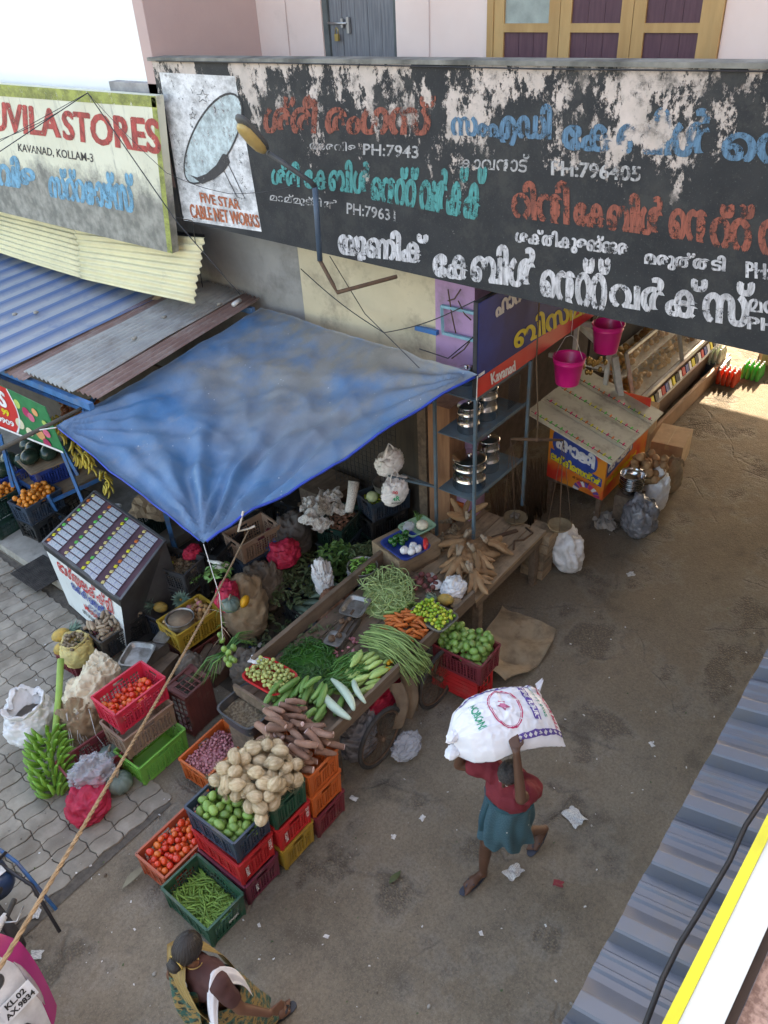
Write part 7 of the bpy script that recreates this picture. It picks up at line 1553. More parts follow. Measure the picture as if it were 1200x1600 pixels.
# ================================================================ STREET LAMP AND WIRES
sl = thing('street_lamp', 'yellowed street lamp on a bent blue grey pipe arm in front of the signboard', 'street lamp', (0, 0, 0))
l0, l1, l2, l3, l4 = atx(620, 432, 6.38), atx(527, 457, 6.1), atx(500, 407, 6.12), atx(492, 292, 6.12), atx(418, 238, 5.72)
b = MB(); b.tube([l0, l1, l1.lerp(l2, .25), l2], .022, 8); b.build('bracket', RUST, sl); b = MB(); b.tube([l2, l3], .030, 10); b.build('pipe', mat('lamp_pipe_blue', (.07, .11, .16), .5, bmp=.2), sl); b = MB(); b.tube([l3, l3.lerp(l4, .1) + Vector((0, 0, .02)), l4], [.028, .026, .024], 10); b.build('arm', mat('arm_grey', (.07, .075, .08), .5), sl)
hd = atx(372, 186, 5.45) - l4; hd2 = l4 + hd
def loft(name, a, c_, rs, wid, hei, m_, par, up=Vector((0, 0, 1))):
    d = (c_ - a); L_ = d.length; d.normalize(); s_ = d.cross(up).normalized(); u_ = s_.cross(d); b = MB(); seg = 18; vs = []
    for (t, k) in rs:
        for i in range(seg): an = 2 * math.pi * i / seg; vs.append(a + d * t * L_ + s_ * math.cos(an) * wid * k + u_ * math.sin(an) * hei * k)
    n_ = len(rs); b.add(vs, [(i * seg + k, i * seg + (k + 1) % seg, (i + 1) * seg + (k + 1) % seg, (i + 1) * seg + k) for i in range(n_ - 1) for k in range(seg)] + [tuple(range(seg))[::-1], tuple((n_ - 1) * seg + k for k in range(seg))], 0, True); return b.build(name, m_, par)
prf = [(0, .3), (.06, .55), (.18, .85), (.45, 1), (.8, .95), (.93, .75), (1, .35)]
loft('lamp_cap', l4 + Vector((0, 0, .03)), hd2 + Vector((0, 0, .03)), prf, .095, .045, mat('lamp_cap', (.09, .09, .085), .6, bmp=.2), sl)
loft('lamp_bowl', l4.lerp(hd2, .12) + Vector((-.0, 0, -.035)), hd2.lerp(l4, .02) + Vector((0, 0, -.035)), prf, .088, .06, mat('yellowed_bowl', (.46, .33, .12), .35, (.36, .25, .09), 6, bmp=.05), sl)
def wire(pts, r, label, m_=None, sag=0.0):
    q = []
    for a, c_ in zip(pts, pts[1:]):
        for i in range(10): t = i / 10; p = a.lerp(c_, t); p = p.copy(); p.z -= sag * math.sin(math.pi * t); q.append(p)
    q.append(pts[-1]); MB().tube(q, r, 5).build('wire', m_ or IRON, label=label, cat='wire', group='loose wires')
k0 = atx(137, 145, 6.15)
wire([k0, atx(-20, 250, 5.4)], .006, 'thin dark wire running left and down from the knot on the stores board'); wire([k0, atx(-20, 232, 5.6)], .004, 'thinnest wire running left from the knot above the stores board')
wire([k0, atx(-20, 225, 5.0), ], .004, 'wire slanting far left across the STORES lettering', sag=.05); wire([k0, atx(275, 345, 6.0), atx(375, 460, 6.2)], .007, 'black wire crossing the stores board down to the roof sheets')
wire([k0, atx(260, 270, 6.0), atx(360, 303, 6.2), atx(480, 285, 6.2)], .0035, 'fine wire looping in front of the white dish panel', sag=.03)
wire([atx(515, 400, 6.15), atx(570, 490, 6.3), atx(655, 575, 6.0)], .005, 'thin wire hanging from the lamp bracket over the beige wall'); wire([atx(470, 420, 6.9), atx(600, 520, 6.6), atx(742, 470, 6.3)], .006, 'wire sagging across the beige wall to the shop sign', sag=.05)
wire([at(655, 545, 3.2), at(700, 560, 3.1), at(742, 525, 3.2)], .006, 'short wire stub between the beige wall and mauve column'); wire([atx(275, 340, 6.1), atx(300, 345, 6.3), atx(320, 470, 6.9)], .006, 'black wire down the grey wall beside the awning')
b = MB(); b.box((6.9, 5.06, 3.02), (.05, .3, .05)); b.build('blue_clamp', BPIPE, label='small blue clamp at the foot of the beige wall above the sheet', cat='clamp')
# things lying on the roofs
crumple('flat_packet', (6.2, 9.0, 2.88), (.07, .05), CARD, 'small cream packet lying on the grey roof sheets', 'packet', 2, .015)
for k, (x, y, z) in enumerate(((5.9, 8.5, 2.80), (5.3, 8.35, 2.76), (5.0, 10.6, 2.72), (5.2, 10.4, 2.72), (6.5, 8.1, 2.86))): b = MB(); b.sphere((0, 0, 0), (.04, .03, .02), 8, 6, fn=lambda p: 1 + .3 * noise.noise(p * 3)); b.build('pebble', CONC, loc=(x, y, z + .02), label='grey pebble lying on the corrugated roof, %s' % ['middle of the grey sheet', 'lower part of the grey sheet', 'left on the blue sheet', 'right on the blue sheet', 'upper end by the wall'][k], cat='pebble', group='pebbles on the roof')
b = MB(); b.tube([(6.6, 7.95, 2.86), (6.75, 7.98, 2.87)], .03, 10); b.build('tin_can', WSACK, label='pale tin can lying at the upper end of the brown sheet', cat='can')

# ================================================================ LITTER ON THE LANE
PAP = mat('paper_scrap', (.66, .65, .62), .8, (.45, .44, .42), 20)
for k, (px_, py_, r_, lb) in enumerate(((897, 1277, .10, 'largest crumpled newspaper right of the walking man'), (803, 1364, .08, 'grey crumpled paper between the feet and the lane edge'), (1183, 1168, .0, ''), (660, 1278, .03, 'small white scrap left of the walking man'), (553, 1248, .035, 'small printed scrap beside the maroon crate'),
        (615, 1308, .025, 'tiny white scrap in the middle of the lane'), (510, 1463, .022, 'white scrap near the woman'), (700, 940, .0, ''), (57, 1492, .05, 'crumpled printed paper beside the scooter'), (58, 1428, .045, 'folded newspaper scrap at the pavement edge'), (985, 898, .05, 'silvery crushed wrapper on the lane near the kiosk'), (1018, 1163, .03, 'round white cap ring in the lane'))):
    if r_: crumple('paper_scrap', at(px_, py_, .005), (r_, r_ * .7), NEWS if r_ > .04 else PAP, lb, 'litter', k + .7, r_ * .35, n=8)
crumple('red_wrapper', at(872, 1381, .005), (.04, .03), mat('dark_red_wrapper', (.25, .03, .04), .5), 'small dark red wrapper on the lane by the walking man', 'litter', 3, .02)
b = MB(); q = at(617, 1370, .02); b.grid(lambda u, v: (q.x + (u - .5) * .16, q.y + (v - .5) * .07 * math.sin(math.pi * u), .02 + .02 * math.sin(u * 4 + v * 2)), 8, 3); b.build('fallen_leaf', DKL, label='dark green leaf lying in the middle of the lane', cat='leaf')
b = MB(); q = at(210, 1372, .02); b.grid(lambda u, v: (q.x + (u - .5) * .26, q.y + (v - .5) * .07 * math.sin(math.pi * u), .03 + .03 * math.sin(u * 3)), 8, 3); b.build('fallen_leaf', mat('dry_leaf', (.24, .22, .15), .8), label='long dry leaf lying on the dirt below the orange tomato crate', cat='leaf')
b = MB(); bst = MB()
for k in range(520):
    if k < 300: px_, py_ = U(420, 1180), U(640, 1590)
    else: px_, py_ = U(0, 420), U(900, 1590)
    q = at(px_, py_, 0)
    if q.y < .5: continue
    s_ = U(.004, .013) * (2.2 if rng.random() < .06 else 1); z_ = gz(q.x, q.y) + .004 if not (q.y > 4.7 and q.x < 3.3) else .02
    M_ = Matrix.Translation((q.x, q.y, z_ + s_ * .3)) @ Euler((U(-.5, .5), U(-.5, .5), U(0, 6.28))).to_matrix().to_4x4()
    if rng.random() < .5: b.add([(-s_, -s_ * .6, 0), (s_, -s_ * .5, .002), (s_ * .8, s_ * .7, 0), (-s_ * .7, s_ * .5, .003)], [(0, 1, 2, 3), (3, 2, 1, 0)], rng.randrange(3), False, M_)
    else: bst.sphere((0, 0, 0), (s_ * .8, s_ * .6, s_ * .45), 6, 4, rng.randrange(2), M_)
b.build('litter', [PAP, PAP, DKL], label='tiny paper flecks and leaf bits scattered over the lane', cat='litter', kind='stuff'); bst.build('grit', [CONC, mat('brown_grit', (.14, .11, .08), .9)], label='grit and small stones scattered over the lane', cat='grit', kind='stuff')
for k in range(16):
    q = at(U(430, 1100), U(900, 1560), 0)
    if q.y < .6: continue
    a = U(0, 6.28); L_ = U(.04, .14); MB().tube([(q.x, q.y, .01), (q.x + L_ * .5 * math.cos(a), q.y + L_ * .5 * math.sin(a), .014), (q.x + L_ * math.cos(a + .5), q.y + L_ * math.sin(a + .5), .01)], .0016, 4).build('straw', DEB, label='thin piece of straw lying on the lane', cat='straw', group='straw on the lane')
# loose produce and rubbish filling the gaps between the goods
h = flat_heap(4.12, 4.12, CB, .30, .24, .4, .03); h.fill(26, VAR['onion'] , .0155, 0, 'onion', 'small red onion spilled beside the counter scale', 'onion', 'onions spilled on the cart', rr=.3, tries=1)
greens(4.1, 4.42, CB, .22, 70, 'torn leaves along the rear board of the cart', .03, .4, DKL); greens(4.95, 3.95, CB, .15, 60, 'leaf scraps between the brinjals and limes', .03, .4, M_LEAF)
b = MB()
for k in range(260):
    x, y = U(3.2, 5.3), U(3.58, 4.6); s_ = U(.006, .02); b.add([(-s_, -s_ * .5, 0), (s_, -s_ * .4, .003), (s_ * .7, s_ * .5, 0)], [(0, 1, 2), (2, 1, 0)], rng.randrange(3), False, Matrix.Translation((x, y, CB + .006)) @ Euler((U(-.4, .4), U(-.4, .4), U(0, 6.28))).to_matrix().to_4x4())
b.build('cart_scraps', [DKL, M_TUB, M_ONI], label='bits of leaf and onion skin lying on the cart planks', cat='litter', kind='stuff')
crate(5.55, 5.35, .02, R(20), 'dgreen', 'dark green crate of drooping greens just behind the metal bowl'); greens(5.55, 5.35, .28, .26, 150, 'leafy greens filling the crate behind the metal bowl', .14, .7)
crate(4.35, 6.9, .02, R(30), 'brown', 'brown crate in the shade behind the grey tuber crates'); crate(5.6, 6.7, .02, R(10), 'maroon', 'maroon crate deep in the shade below the blue sheet'); crate(5.6, 6.7, .31, R(6), 'black', 'black crate on the maroon one deep in the shade')
crate(4.32, 5.0, .02, R(-12), 'grey', 'grey crate with leaf waste behind the cart, near the jute sack'); greens(4.32, 5.0, .20, .22, 90, 'leaf waste in the grey crate behind the cart', .08, .5, DKL)
bag('clear_bag', (5.38, 5.0, .42), (.14, .12, .16), CLEARB, 'clear plastic bag of greens hanging over the rear of the cart', 'bag', seed=3.7, ridge=.3)
bag('jute_sack', (3.35, 5.72, 0), (.17, .16, .22), mat('old_jute', (.2, .2, .2)), 'small dark sack between the end standing crate and the stool', 'sack', seed=6.4)
for k, (x, y) in enumerate(((5.3, 3.58), (5.42, 3.92), (5.55, 4.1))): bag('paper_bundle', (x, y, CB if x < 5.5 else .76), (.07, .06, .04), [JUTE, WSACK, NEWS][k], ['brown cloth bundle by the pineapple', 'white cloth knot beside the beetroots', 'newspaper bundle under the blue tray'][k], 'bundle', seed=k + 2.5, seg=24, rings=16)
# wall fittings and stains on the upper storey
for k, y in enumerate((7.9, 5.8, 1.9)):
    b = MB(); b.tube([(WX - .012, y, 4.6), (WX - .012, y + .02, 5.4), (WX - .012, y, 7.0)], .004, 5); b.build('wall_cable', PINKD, gb)
b = MB(); b.tube([(6.36, 8.30, 5.66), (6.36, 6.5, 5.68), (6.37, 3.5, 5.70), (6.37, 1.0, 5.74)], .006, 5); b.build('wire', IRON, label='wire lying along the top edge of the black signboard', cat='wire', group='loose wires')
# ropes tying the sheet
wire([TE, at(60, 672, 2.33)], .008, 'short cord tying the left corner of the blue sheet to the dark pole', WSTR); wire([TB_, Vector((6.29, 4.0, 2.6))], .006, 'cord tying the right corner of the blue sheet to the pot rack', WSTR)
# ================================================================ PEOPLE
def evaluated(o):
    bpy.context.view_layer.update()
    me = bpy.data.meshes.new_from_object(o.evaluated_get(bpy.context.evaluated_depsgraph_get())); return me
def flesh(name, segs, voxel, m_, parent=None, smooth=6, post=None, loc=None, extra=None):
    """tapered limbs fused into one continuous skin"""
    b = MB()
    for s in segs:
        p, q, r0, r1 = Vector(s[0]), Vector(s[1]), s[2], s[3]; fl = s[4] if len(s) > 4 else 1.0
        L_ = (q - p).length; n_ = 6; pts = [p.lerp(q, i / n_) for i in range(n_ + 1)]; rs = [r0 + (r1 - r0) * i / n_ for i in range(n_ + 1)]
        b.tube(pts, rs, 14, flat=fl); b.sphere(p, r0 * .995, 14, 10); b.sphere(q, r1 * .995, 14, 10)
    if extra: extra(b)
    me = b.mesh(name, m_); o = bpy.data.objects.new('tmp', me); COL.objects.link(o)
    rm = o.modifiers.new('r', 'REMESH'); rm.mode = 'VOXEL'; rm.voxel_size = voxel; rm.use_smooth_shade = True
    sm_ = o.modifiers.new('s', 'SMOOTH'); sm_.factor = .5; sm_.iterations = smooth
    me2 = evaluated(o); bpy.data.objects.remove(o); me2.materials.clear(); me2.materials.append(m_)
    if post:
        me2.update()
        nv = [v.normal.copy() for v in me2.vertices]
        for v, n_ in zip(me2.vertices, nv): v.co = post(v.co, n_)
    me2.polygons.foreach_set('use_smooth', [True] * len(me2.polygons)); me2.update()
    return put(name, me2, parent=parent, loc=loc)
SKIN = mat('dark_skin', (.105, .050, .030), .5, (.085, .040, .024), 7, bmp=.15, bscale=120, bdist=.001, sub=.05); SKIN2 = mat('brown_skin', (.135, .062, .036), .5, (.11, .05, .03), 7, bmp=.15, bscale=120, bdist=.001)
HAIR = mat('black_hair', (.012, .010, .010), .38, (.022, .018, .016), 8, stretch=(2, 14, 2), bmp=.8, bscale=60, spec=.5); HAIRG = mat('dusty_hair', (.030, .028, .028), .8, (.06, .055, .055), 60, bmp=1.0, bscale=90)
SAND = mat('slate_rubber', (.05, .06, .085), .7, bmp=.2)
def foot(segs, heel, toe, lift_heel=0.0, side=1):
    heel, toe = Vector(heel), Vector(toe); d = (toe - heel).normalized(); s_ = Vector((0, 0, 1)).cross(d).normalized()
    segs += [(heel + Vector((0, 0, .035)), heel.lerp(toe, .5) + Vector((0, 0, .035)), .033, .036), (heel.lerp(toe, .45) + Vector((0, 0, .03)) + s_ * .012, toe - d * .05 + s_ * .022 + Vector((0, 0, .018)), .032, .022), (heel.lerp(toe, .45) + Vector((0, 0, .03)) - s_ * .014, toe - d * .06 - s_ * .026 + Vector((0, 0, .018)), .032, .020)]
    for k in range(5):
        o_ = (k - 2) * .0185 * side; ln = [.050, .046, .040, .033, .025][k]; r_ = [.0135, .0095, .009, .0085, .008][k]; b0 = toe - d * (.055 + .006 * k) + s_ * (-o_) + Vector((0, 0, .016)); segs.append((b0, b0 + d * ln + Vector((0, 0, -.004)), r_, r_ * .85))
def sandal(heel, toe, parent, m_=SAND):
    heel, toe = Vector(heel), Vector(toe); d = (toe - heel).normalized(); s_ = Vector((0, 0, 1)).cross(d).normalized(); up = s_.cross(d) * -1
    up = d.cross(s_); out = []; L_ = (toe - heel).length + .03; h0 = heel - d * .02
    n_ = 20
    for i in range(n_):
        a = 2 * math.pi * i / n_; x = .5 + .5 * math.cos(a); w_ = .040 + .010 * math.cos(a); out.append(h0 + d * (x * L_) + s_ * (math.sin(a) * w_ * (abs(math.sin(a)) ** -.3 if abs(math.sin(a)) > .05 else 1)))
    b = MB(); lo = [p + Vector((0, 0, -.012)) for p in out]; b.add(lo + out, [tuple(range(n_))[::-1], tuple(range(n_, 2 * n_))] + [(i, (i + 1) % n_, n_ + (i + 1) % n_, n_ + i) for i in range(n_)]); sd_ = b.build('sandal', m_, parent)
    b = MB(); t0 = h0 + d * (L_ * .78) + Vector((0, 0, .03))
    for sg_ in (-1, 1): b.tube([t0, h0 + d * (L_ * .60) + s_ * sg_ * .030 + Vector((0, 0, .052)), h0 + d * (L_ * .42) + s_ * sg_ * .043 + Vector((0, 0, .01))], [.007, .010, .008], 6)
    b.build('strap', m_, sd_)
def hand(segs, wrist, palm_dir, side_dir, curl, s=1.0, thumb=1):
    """palm, four unequal bent fingers and a thumb leaving the side of the palm"""
    w_, d, sd_ = Vector(wrist), Vector(palm_dir).normalized(), Vector(side_dir).normalized(); n_ = d.cross(sd_).normalized(); c_ = Vector(curl).normalized()
    for k in range(4):
        o_ = (k - 1.5) * .0205 * s; b0 = w_ + d * .012 + sd_ * o_ * .6; b1 = w_ + d * (.085 * s) + sd_ * o_; segs.append((b0, b1, .0145 * s, .0115 * s))
        ln = [.062, .074, .070, .054][k] * s; dd = (d + sd_ * (k - 1.5) * .10).normalized(); p1 = b1 + dd * ln * .48; p2 = p1 + (dd + c_ * .55).normalized() * ln * .32; p3 = p2 + (dd + c_ * 1.1).normalized() * ln * .28
        segs += [(b1, p1, .0098 * s, .0088 * s), (p1, p2, .0088 * s, .008 * s), (p2, p3, .008 * s, .0068 * s)]
    t0 = w_ + d * .03 * s - sd_ * .026 * s * thumb; t1 = t0 + (d * .6 - sd_ * thumb * .8).normalized() * .04 * s; t2 = t1 + (d * .95 - sd_ * thumb * .35 + c_ * .3).normalized() * .032 * s
    segs += [(w_ + d * .015, t0, .016 * s, .014 * s), (t0, t1, .0125 * s, .0105 * s), (t1, t2, .0105 * s, .008 * s)]

# ---- man carrying a flour sack
mn = thing('person', 'person in maroon shirt and knee length teal lungi walking with a sack on the head', 'person', (3.50, 1.85, 0))
O = Vector((3.50, 1.85, 0)); L = lambda x, y, z: Vector((x, y, z)) - O
sg_ = []
pel = L(3.53, 1.86, .84); che = L(3.47, 1.84, 1.17); nek = L(3.43, 1.82, 1.34); hed = L(3.385, 1.80, 1.475)
lh, rh = L(3.52, 1.79, .82), L(3.53, 1.94, .82)                     # hips
kf, af = L(3.36, 1.965, .47), L(3.33, 1.97, .10)                    # front (right) leg, foot far side
kb, ab = L(3.62, 1.79, .45), L(3.93, 1.745, .16)                    # rear (left) leg
sg_ += [(pel, che, .125, .135), (che, nek, .13, .07), (nek, hed, .052, .055)]
sg_ += [(rh, kf, .085, .056), (kf, af.lerp(kf, .62), .052, .055), (af.lerp(kf, .62), af, .054, .034)]
sg_ += [(lh, kb, .085, .056), (kb, ab.lerp(kb, .62), .052, .055), (ab.lerp(kb, .62), ab, .054, .034)]
foot(sg_, L(3.345, 1.97, .028), L(3.105, 2.03, .02), side=1); foot(sg_, L(3.97, 1.735, .10), L(3.755, 1.755, .02), side=-1)
sg_ += [(af, L(3.335, 1.97, .05), .036, .036), (ab, L(3.965, 1.737, .125), .036, .034)]
# left arm (camera side): shoulder, elbow pushed forward, hand on the side of the sack
ls = L(3.455, 1.665, 1.33); le = at(814, 1248, 1.54) - O; lw_ = at(807, 1175, 1.90) - O
sg_ += [(che + Vector((0, -.06, .10)), ls, .07, .062), (ls, le, .055, .043), (le, lw_, .042, .027)]
hand(sg_, lw_, (at(799, 1140, 1.95) - O) - lw_, Vector((.62, -.62, .1)), Vector((.45, .55, -.5)), .98, thumb=-1)
rs_ = L(3.43, 2.01, 1.33); re = L(3.30, 2.20, 1.36); rw_ = L(3.30, 2.17, 1.60)
sg_ += [(che + Vector((0, .06, .10)), rs_, .07, .062), (rs_, re, .055, .043), (re, rw_, .042, .027)]
hand(sg_, rw_, Vector((.05, -.05, .9)), Vector((.9, .2, 0)), Vector((.1, -.5, .7)), .95)
def head_extra(c, face, r=1.0):
    f = Vector(face).normalized(); up_ = Vector((0, 0, 1)); sd_ = f.cross(up_).normalized(); up2 = sd_.cross(f).normalized()
    def fn(b):
        M_ = Matrix((sd_, f, up2)).transposed().to_4x4(); M_.translation = c
        b.sphere((0, 0, .02), (.073 * r, .090 * r, .095 * r), 20, 16, M=M_); b.sphere((0, .035, -.045), (.052 * r, .052 * r, .060 * r), 16, 12, M=M_)
        b.tube([M_ @ Vector((0, .088, .022)), M_ @ Vector((0, .112, -.022)), M_ @ Vector((0, .094, -.032))], [.009, .015, .010], 8)
        for s_ in (-1, 1):
            b.sphere((s_ * .074, -.002, -.006), (.010, .018, .030), 8, 8, M=M_); b.sphere((s_ * .030, .080, .032), (.022, .012, .009), 8, 6, M=M_)
        b.sphere((0, .088, -.062), (.024, .012, .006), 10, 6, M=M_); b.sphere((0, .088, -.074), (.020, .012, .007), 10, 6, M=M_)
    return fn
face = Vector((-.80, .10, -.60))
flesh('body', sg_, .0075, SKIN, mn, 4, extra=head_extra(hed, face))
def cap_hair(c, face, rx, ry, rz, m_, parent, cut=-.35, amp=.03, nm='hair', back=0.0):
    f = Vector(face).normalized(); sd_ = f.cross(Vector((0, 0, 1))).normalized(); up2 = sd_.cross(f).normalized(); M_ = Matrix((sd_, f, up2)).transposed().to_4x4(); M_.translation = c
    b = MB(); seg, rg = 160, 24; vs = []
    for i in range(rg + 1):
        for k in range(seg):
            a = 2 * math.pi * k / seg; front = math.sin(a); lim = math.pi * (.62 - .20 * max(0, front) + .10 * max(0, -front)); th = lim * i / rg
            q_ = 1 + amp * noise.noise(Vector((math.sin(th) * math.cos(a) * 5, math.sin(th) * math.sin(a) * 5, math.cos(th) * 5))) + .016 * math.sin(a * 30 + 3 * math.sin(th * 3)) * math.sin(th) + .008 * math.sin(a * 71)
            vs.append(M_ @ Vector((rx * math.sin(th) * math.cos(a) * q_, ry * math.sin(th) * math.sin(a) * q_ - .008, rz * math.cos(th) * q_ + .02)))
    b.add(vs, [(i * seg + k, (i + 1) * seg + k, (i + 1) * seg + (k + 1) % seg, i * seg + (k + 1) % seg) for i in range(rg) for k in range(seg)], 0, True); return b.build(nm, m_, parent)
cap_hair(hed, face, .083, .099, .103, HAIRG, mn, amp=.05)
EYE = mat('eye_white', (.6, .56, .5), .2); EYD = mat('eye_dark', (.012, .008, .006), .1)
def eyes(c, face, parent):
    f = Vector(face).normalized(); sd_ = f.cross(Vector((0, 0, 1))).normalized(); up2 = sd_.cross(f).normalized(); M_ = Matrix((sd_, f, up2)).transposed().to_4x4(); M_.translation = c
    for s_ in (-1, 1): b = MB(); b.sphere((s_ * .030, .083, .018), .012, 10, 8, M=M_); b.sphere((s_ * .030, .0905, .018), .0065, 8, 6, 1, M=M_); b.build('eye', [EYE, EYD], parent)
eyes(hed, face, mn)
SHIRT = mat('maroon_shirt', (.20, .022, .032), .85, (.15, .016, .026), 5, bmp=.4, bscale=90)
def fold_post(amp, f, seed):
    return lambda co, n: co + n * (amp * (1 - abs(noise.noise(Vector((co.x * f, co.y * f, co.z * f * .6 + seed))))) ** 2.5 + amp * .5 * noise.noise(co * f * 2.1))
sh = [(pel + Vector((0, 0, .25)), che, .162, .168), (che, nek + Vector((0, 0, -.05)), .162, .105), (che + Vector((0, -.05, .09)), ls, .10, .085), (che + Vector((0, .05, .09)), rs_, .10, .085), (ls, ls.lerp(le, .55), .080, .072), (rs_, rs_.lerp(re, .55), .080, .072), (che + Vector((-.03, -.06, 0)), pel + Vector((-.03, -.05, .24)), .12, .13), (che + Vector((-.03, .06, 0)), pel + Vector((-.03, .05, .24)), .12, .13)]
flesh('shirt', sh, .011, SHIRT, mn, 5, post=fold_post(.018, 9, 2))
LUN = mat('teal_lungi', (.025, .08, .098), .85, (.018, .06, .08), 4, bmp=.5, bscale=150, bdist=.002); 
def lungi_m():
    m, nt, bs = new_mat('checked_lungi'); P = coords(nt, 'Object'); c = mixc(nt, noise_fac(nt, P, 5, lo=.3, hi=.7), (.030, .095, .115), (.018, .06, .08))
    w1 = N(nt, 'ShaderNodeTexChecker'); w1.inputs['Scale'].default_value = 90; nt.links.new(P, w1.inputs['Vector']); c = mixc(nt, math_n(nt, 'MULTIPLY', w1.outputs['Fac'], .35), c, (.07, .125, .145))
    v = N(nt, 'ShaderNodeTexVoronoi'); v.inputs['Scale'].default_value = 11; nt.links.new(P, v.inputs['Vector']); r = N(nt, 'ShaderNodeMapRange'); r.inputs[1].default_value = .10; r.inputs[2].default_value = .07; nt.links.new(v.outputs['Distance'], r.inputs[0]); c = mixc(nt, math_n(nt, 'MULTIPLY', r.outputs[0], .8), c, (.5, .5, .46))
    nt.links.new(c, bs.inputs['Base Color']); bs.inputs['Roughness'].default_value = .85; return m
def lungi(u, v):
    a = 2 * math.pi * u; z = 1.03 - .45 * v; cx = 3.515 - .03 * v; cy = 1.865 + .0 * v
    rx = .160 + .070 * v + .03 * math.sin(v * 2.6); ry = .178 + .028 * v
    fold = 1 + (.03 + .10 * v) * math.sin(a * 7 + 1.5 * math.sin(v * 4)) + .05 * v * math.sin(a * 13 + 2); hem = .05 * math.sin(a * 2 + 1) * v + .03 * math.sin(a * 7) * v
    return L(cx + rx * math.cos(a) * fold + .02 * v, cy + ry * math.sin(a) * fold, z + hem)
b = MB(); b.grid(lungi, 84, 22, closed_u=True)
b.build('lungi', lungi_m(), mn)
b = MB(); b.tube([lungi(i / 30, .02) + Vector((0, 0, .0)) for i in range(31)], [.022 + .006 * math.sin(i * 1.7) for i in range(31)], 8); kn = b.build('waist_fold', LUN, mn)
b = MB(); b.grid(lambda u, v: L(3.37 - .05 * math.sin(v * 2.8) + .012 * math.sin(u * 12), 1.93 + (u - .5) * (.10 + .10 * v), .99 - .38 * v), 14, 12); b.build('front_fold', MATS['teal_lungi'], mn)
sandal(L(3.36, 1.965, .014), L(3.095, 2.035, .014), mn); sandal(L(3.985, 1.733, .085), L(3.74, 1.757, .014), mn)
# the sack
fsk = thing('flour_sack', 'white flour sack with purple diamond borders and red and green print carried on the head', 'sack', (3.49, 1.955, 1.735)); fsk.scale = (.82, .82, .9)
SW = mat('flour_sack_weave', (.76, .77, .80), .5, (.68, .69, .73), 4, bmp=.25, bscale=18, bdist=.012); au, av = Vector((.84, -.543, 0)), Vector((.543, .84, 0))
def sack_pt(u, v, top=1):
    """u -1..1 along the sack (left neck to right seam), v -1..1 across"""
    w_ = .34 * (1 - .34 * max(0, -u - .45) / .55 - .04 * u * u); neck = max(0, -u - .78) / .22
    x = u * .48; y = v * w_ * (1 - .45 * neck)
    e = max(0, 1 - abs(u) ** 3.2) ** .5 * max(0, 1 - abs(v) ** 2.6) ** .55
    hgt = .165 * e + .0
    wr = .012 * noise.noise(Vector((u * 3.5, v * 3, 1))) + .008 * (1 - abs(noise.noise(Vector((u * 2, v * 7, 4))))) * (1 - e * .5) + .012 * math.sin(v * 16 + u * 2) * max(0, -u - .35)
    droop = -.10 * (u * .9 + .1) ** 2 * (1 if u > 0 else .3) - .11 * v * v * (.6 + .4 * abs(u)) - .04 * max(0, -u) ** 2
    z = .16 + droop + (hgt + wr if top > 0 else -.06 * e + wr * .4)
    if u > .75 and v > .4: z += .03; x += .07 * (u - .75) * 4 * (v - .4); y += .06 * (u - .75) * 4 * (v - .4)
    z += .018 * ((1 - abs(noise.noise(Vector((u * 3 + v, v * 4, 2))))) ** 5) * e + .01 * ((1 - abs(noise.noise(Vector((u * 7, v * 6 + u * 3, 8))))) ** 5)
    return au * x + av * y + Vector((0, 0, z))
b = MB(); nu, nv = 90, 70
b.grid(lambda s, t: sack_pt(2 * s - 1, 2 * t - 1, 1), nu, nv); b.grid(lambda s, t: sack_pt(1 - 2 * s, 2 * t - 1, -1), nu, nv); b.build('sack_body', SW, fsk)
b = MB(); b.sphere(sack_pt(-.98, -.2), (.075, .04, .03), 30, 20, fn=lambda p: 1 + .3 * noise.noise(p * 3) + .35 * (1 - abs(noise.noise(p * 5)))); b.sphere(sack_pt(-1.0, -.62) + Vector((-.01, 0, -.03)), (.08, .05, .035), 30, 20, fn=lambda p: 1 + .3 * noise.noise(p * 3 + Vector((2, 0, 0))) + .35 * (1 - abs(noise.noise(p * 5)))); b.build('tied_mouth', SW, fsk, kind=None)
b = MB(); b.grid(lambda s, t: sack_pt(.97, .80) + au * (.02 + .10 * s) + av * ((t - .5) * .10 * (1 - s * .7) + .08 * s) + Vector((0, 0, .015 * math.sin(t * 9))), 6, 8); b.build('corner_ear', SW, fsk)
def sack_print(me, cu, cv_, su, sv, rot, m_, nm='lettering', lift=.004, arc=None):
    c_, s_ = math.cos(rot), math.sin(rot)
    for v in me.vertices:
        x, y = v.co.x, v.co.y
        if arc: a_ = x / arc; x, y = (arc + y) * math.sin(a_), (arc + y) * math.cos(a_) - arc
        X = (x * c_ - y * s_) / .48; Y = (x * s_ + y * c_) / .34; U_, V_ = cu + X, cv_ + Y
        U_, V_ = max(-.97, min(.97, U_)), max(-.97, min(.97, V_)); p = sack_pt(U_, V_, 1); pa = sack_pt(U_ + .01, V_, 1) - p; pb_ = sack_pt(U_, V_ + .01, 1) - p; n_ = pa.cross(pb_).normalized(); n_ = n_ if n_.z > 0 else -n_; v.co = p + n_ * lift
    me.materials.clear(); me.materials.append(m_); return put(nm, me, parent=fsk)
PRP = mat('purple_ink', (.13, .08, .36), .6, bmp=0); RDI = mat('red_ink', (.62, .05, .16), .6, bmp=0); GNI = mat('green_ink', (.02, .34, .20), .6, bmp=0); PKI = mat('pink_ink', (.7, .2, .34), .6, bmp=0)
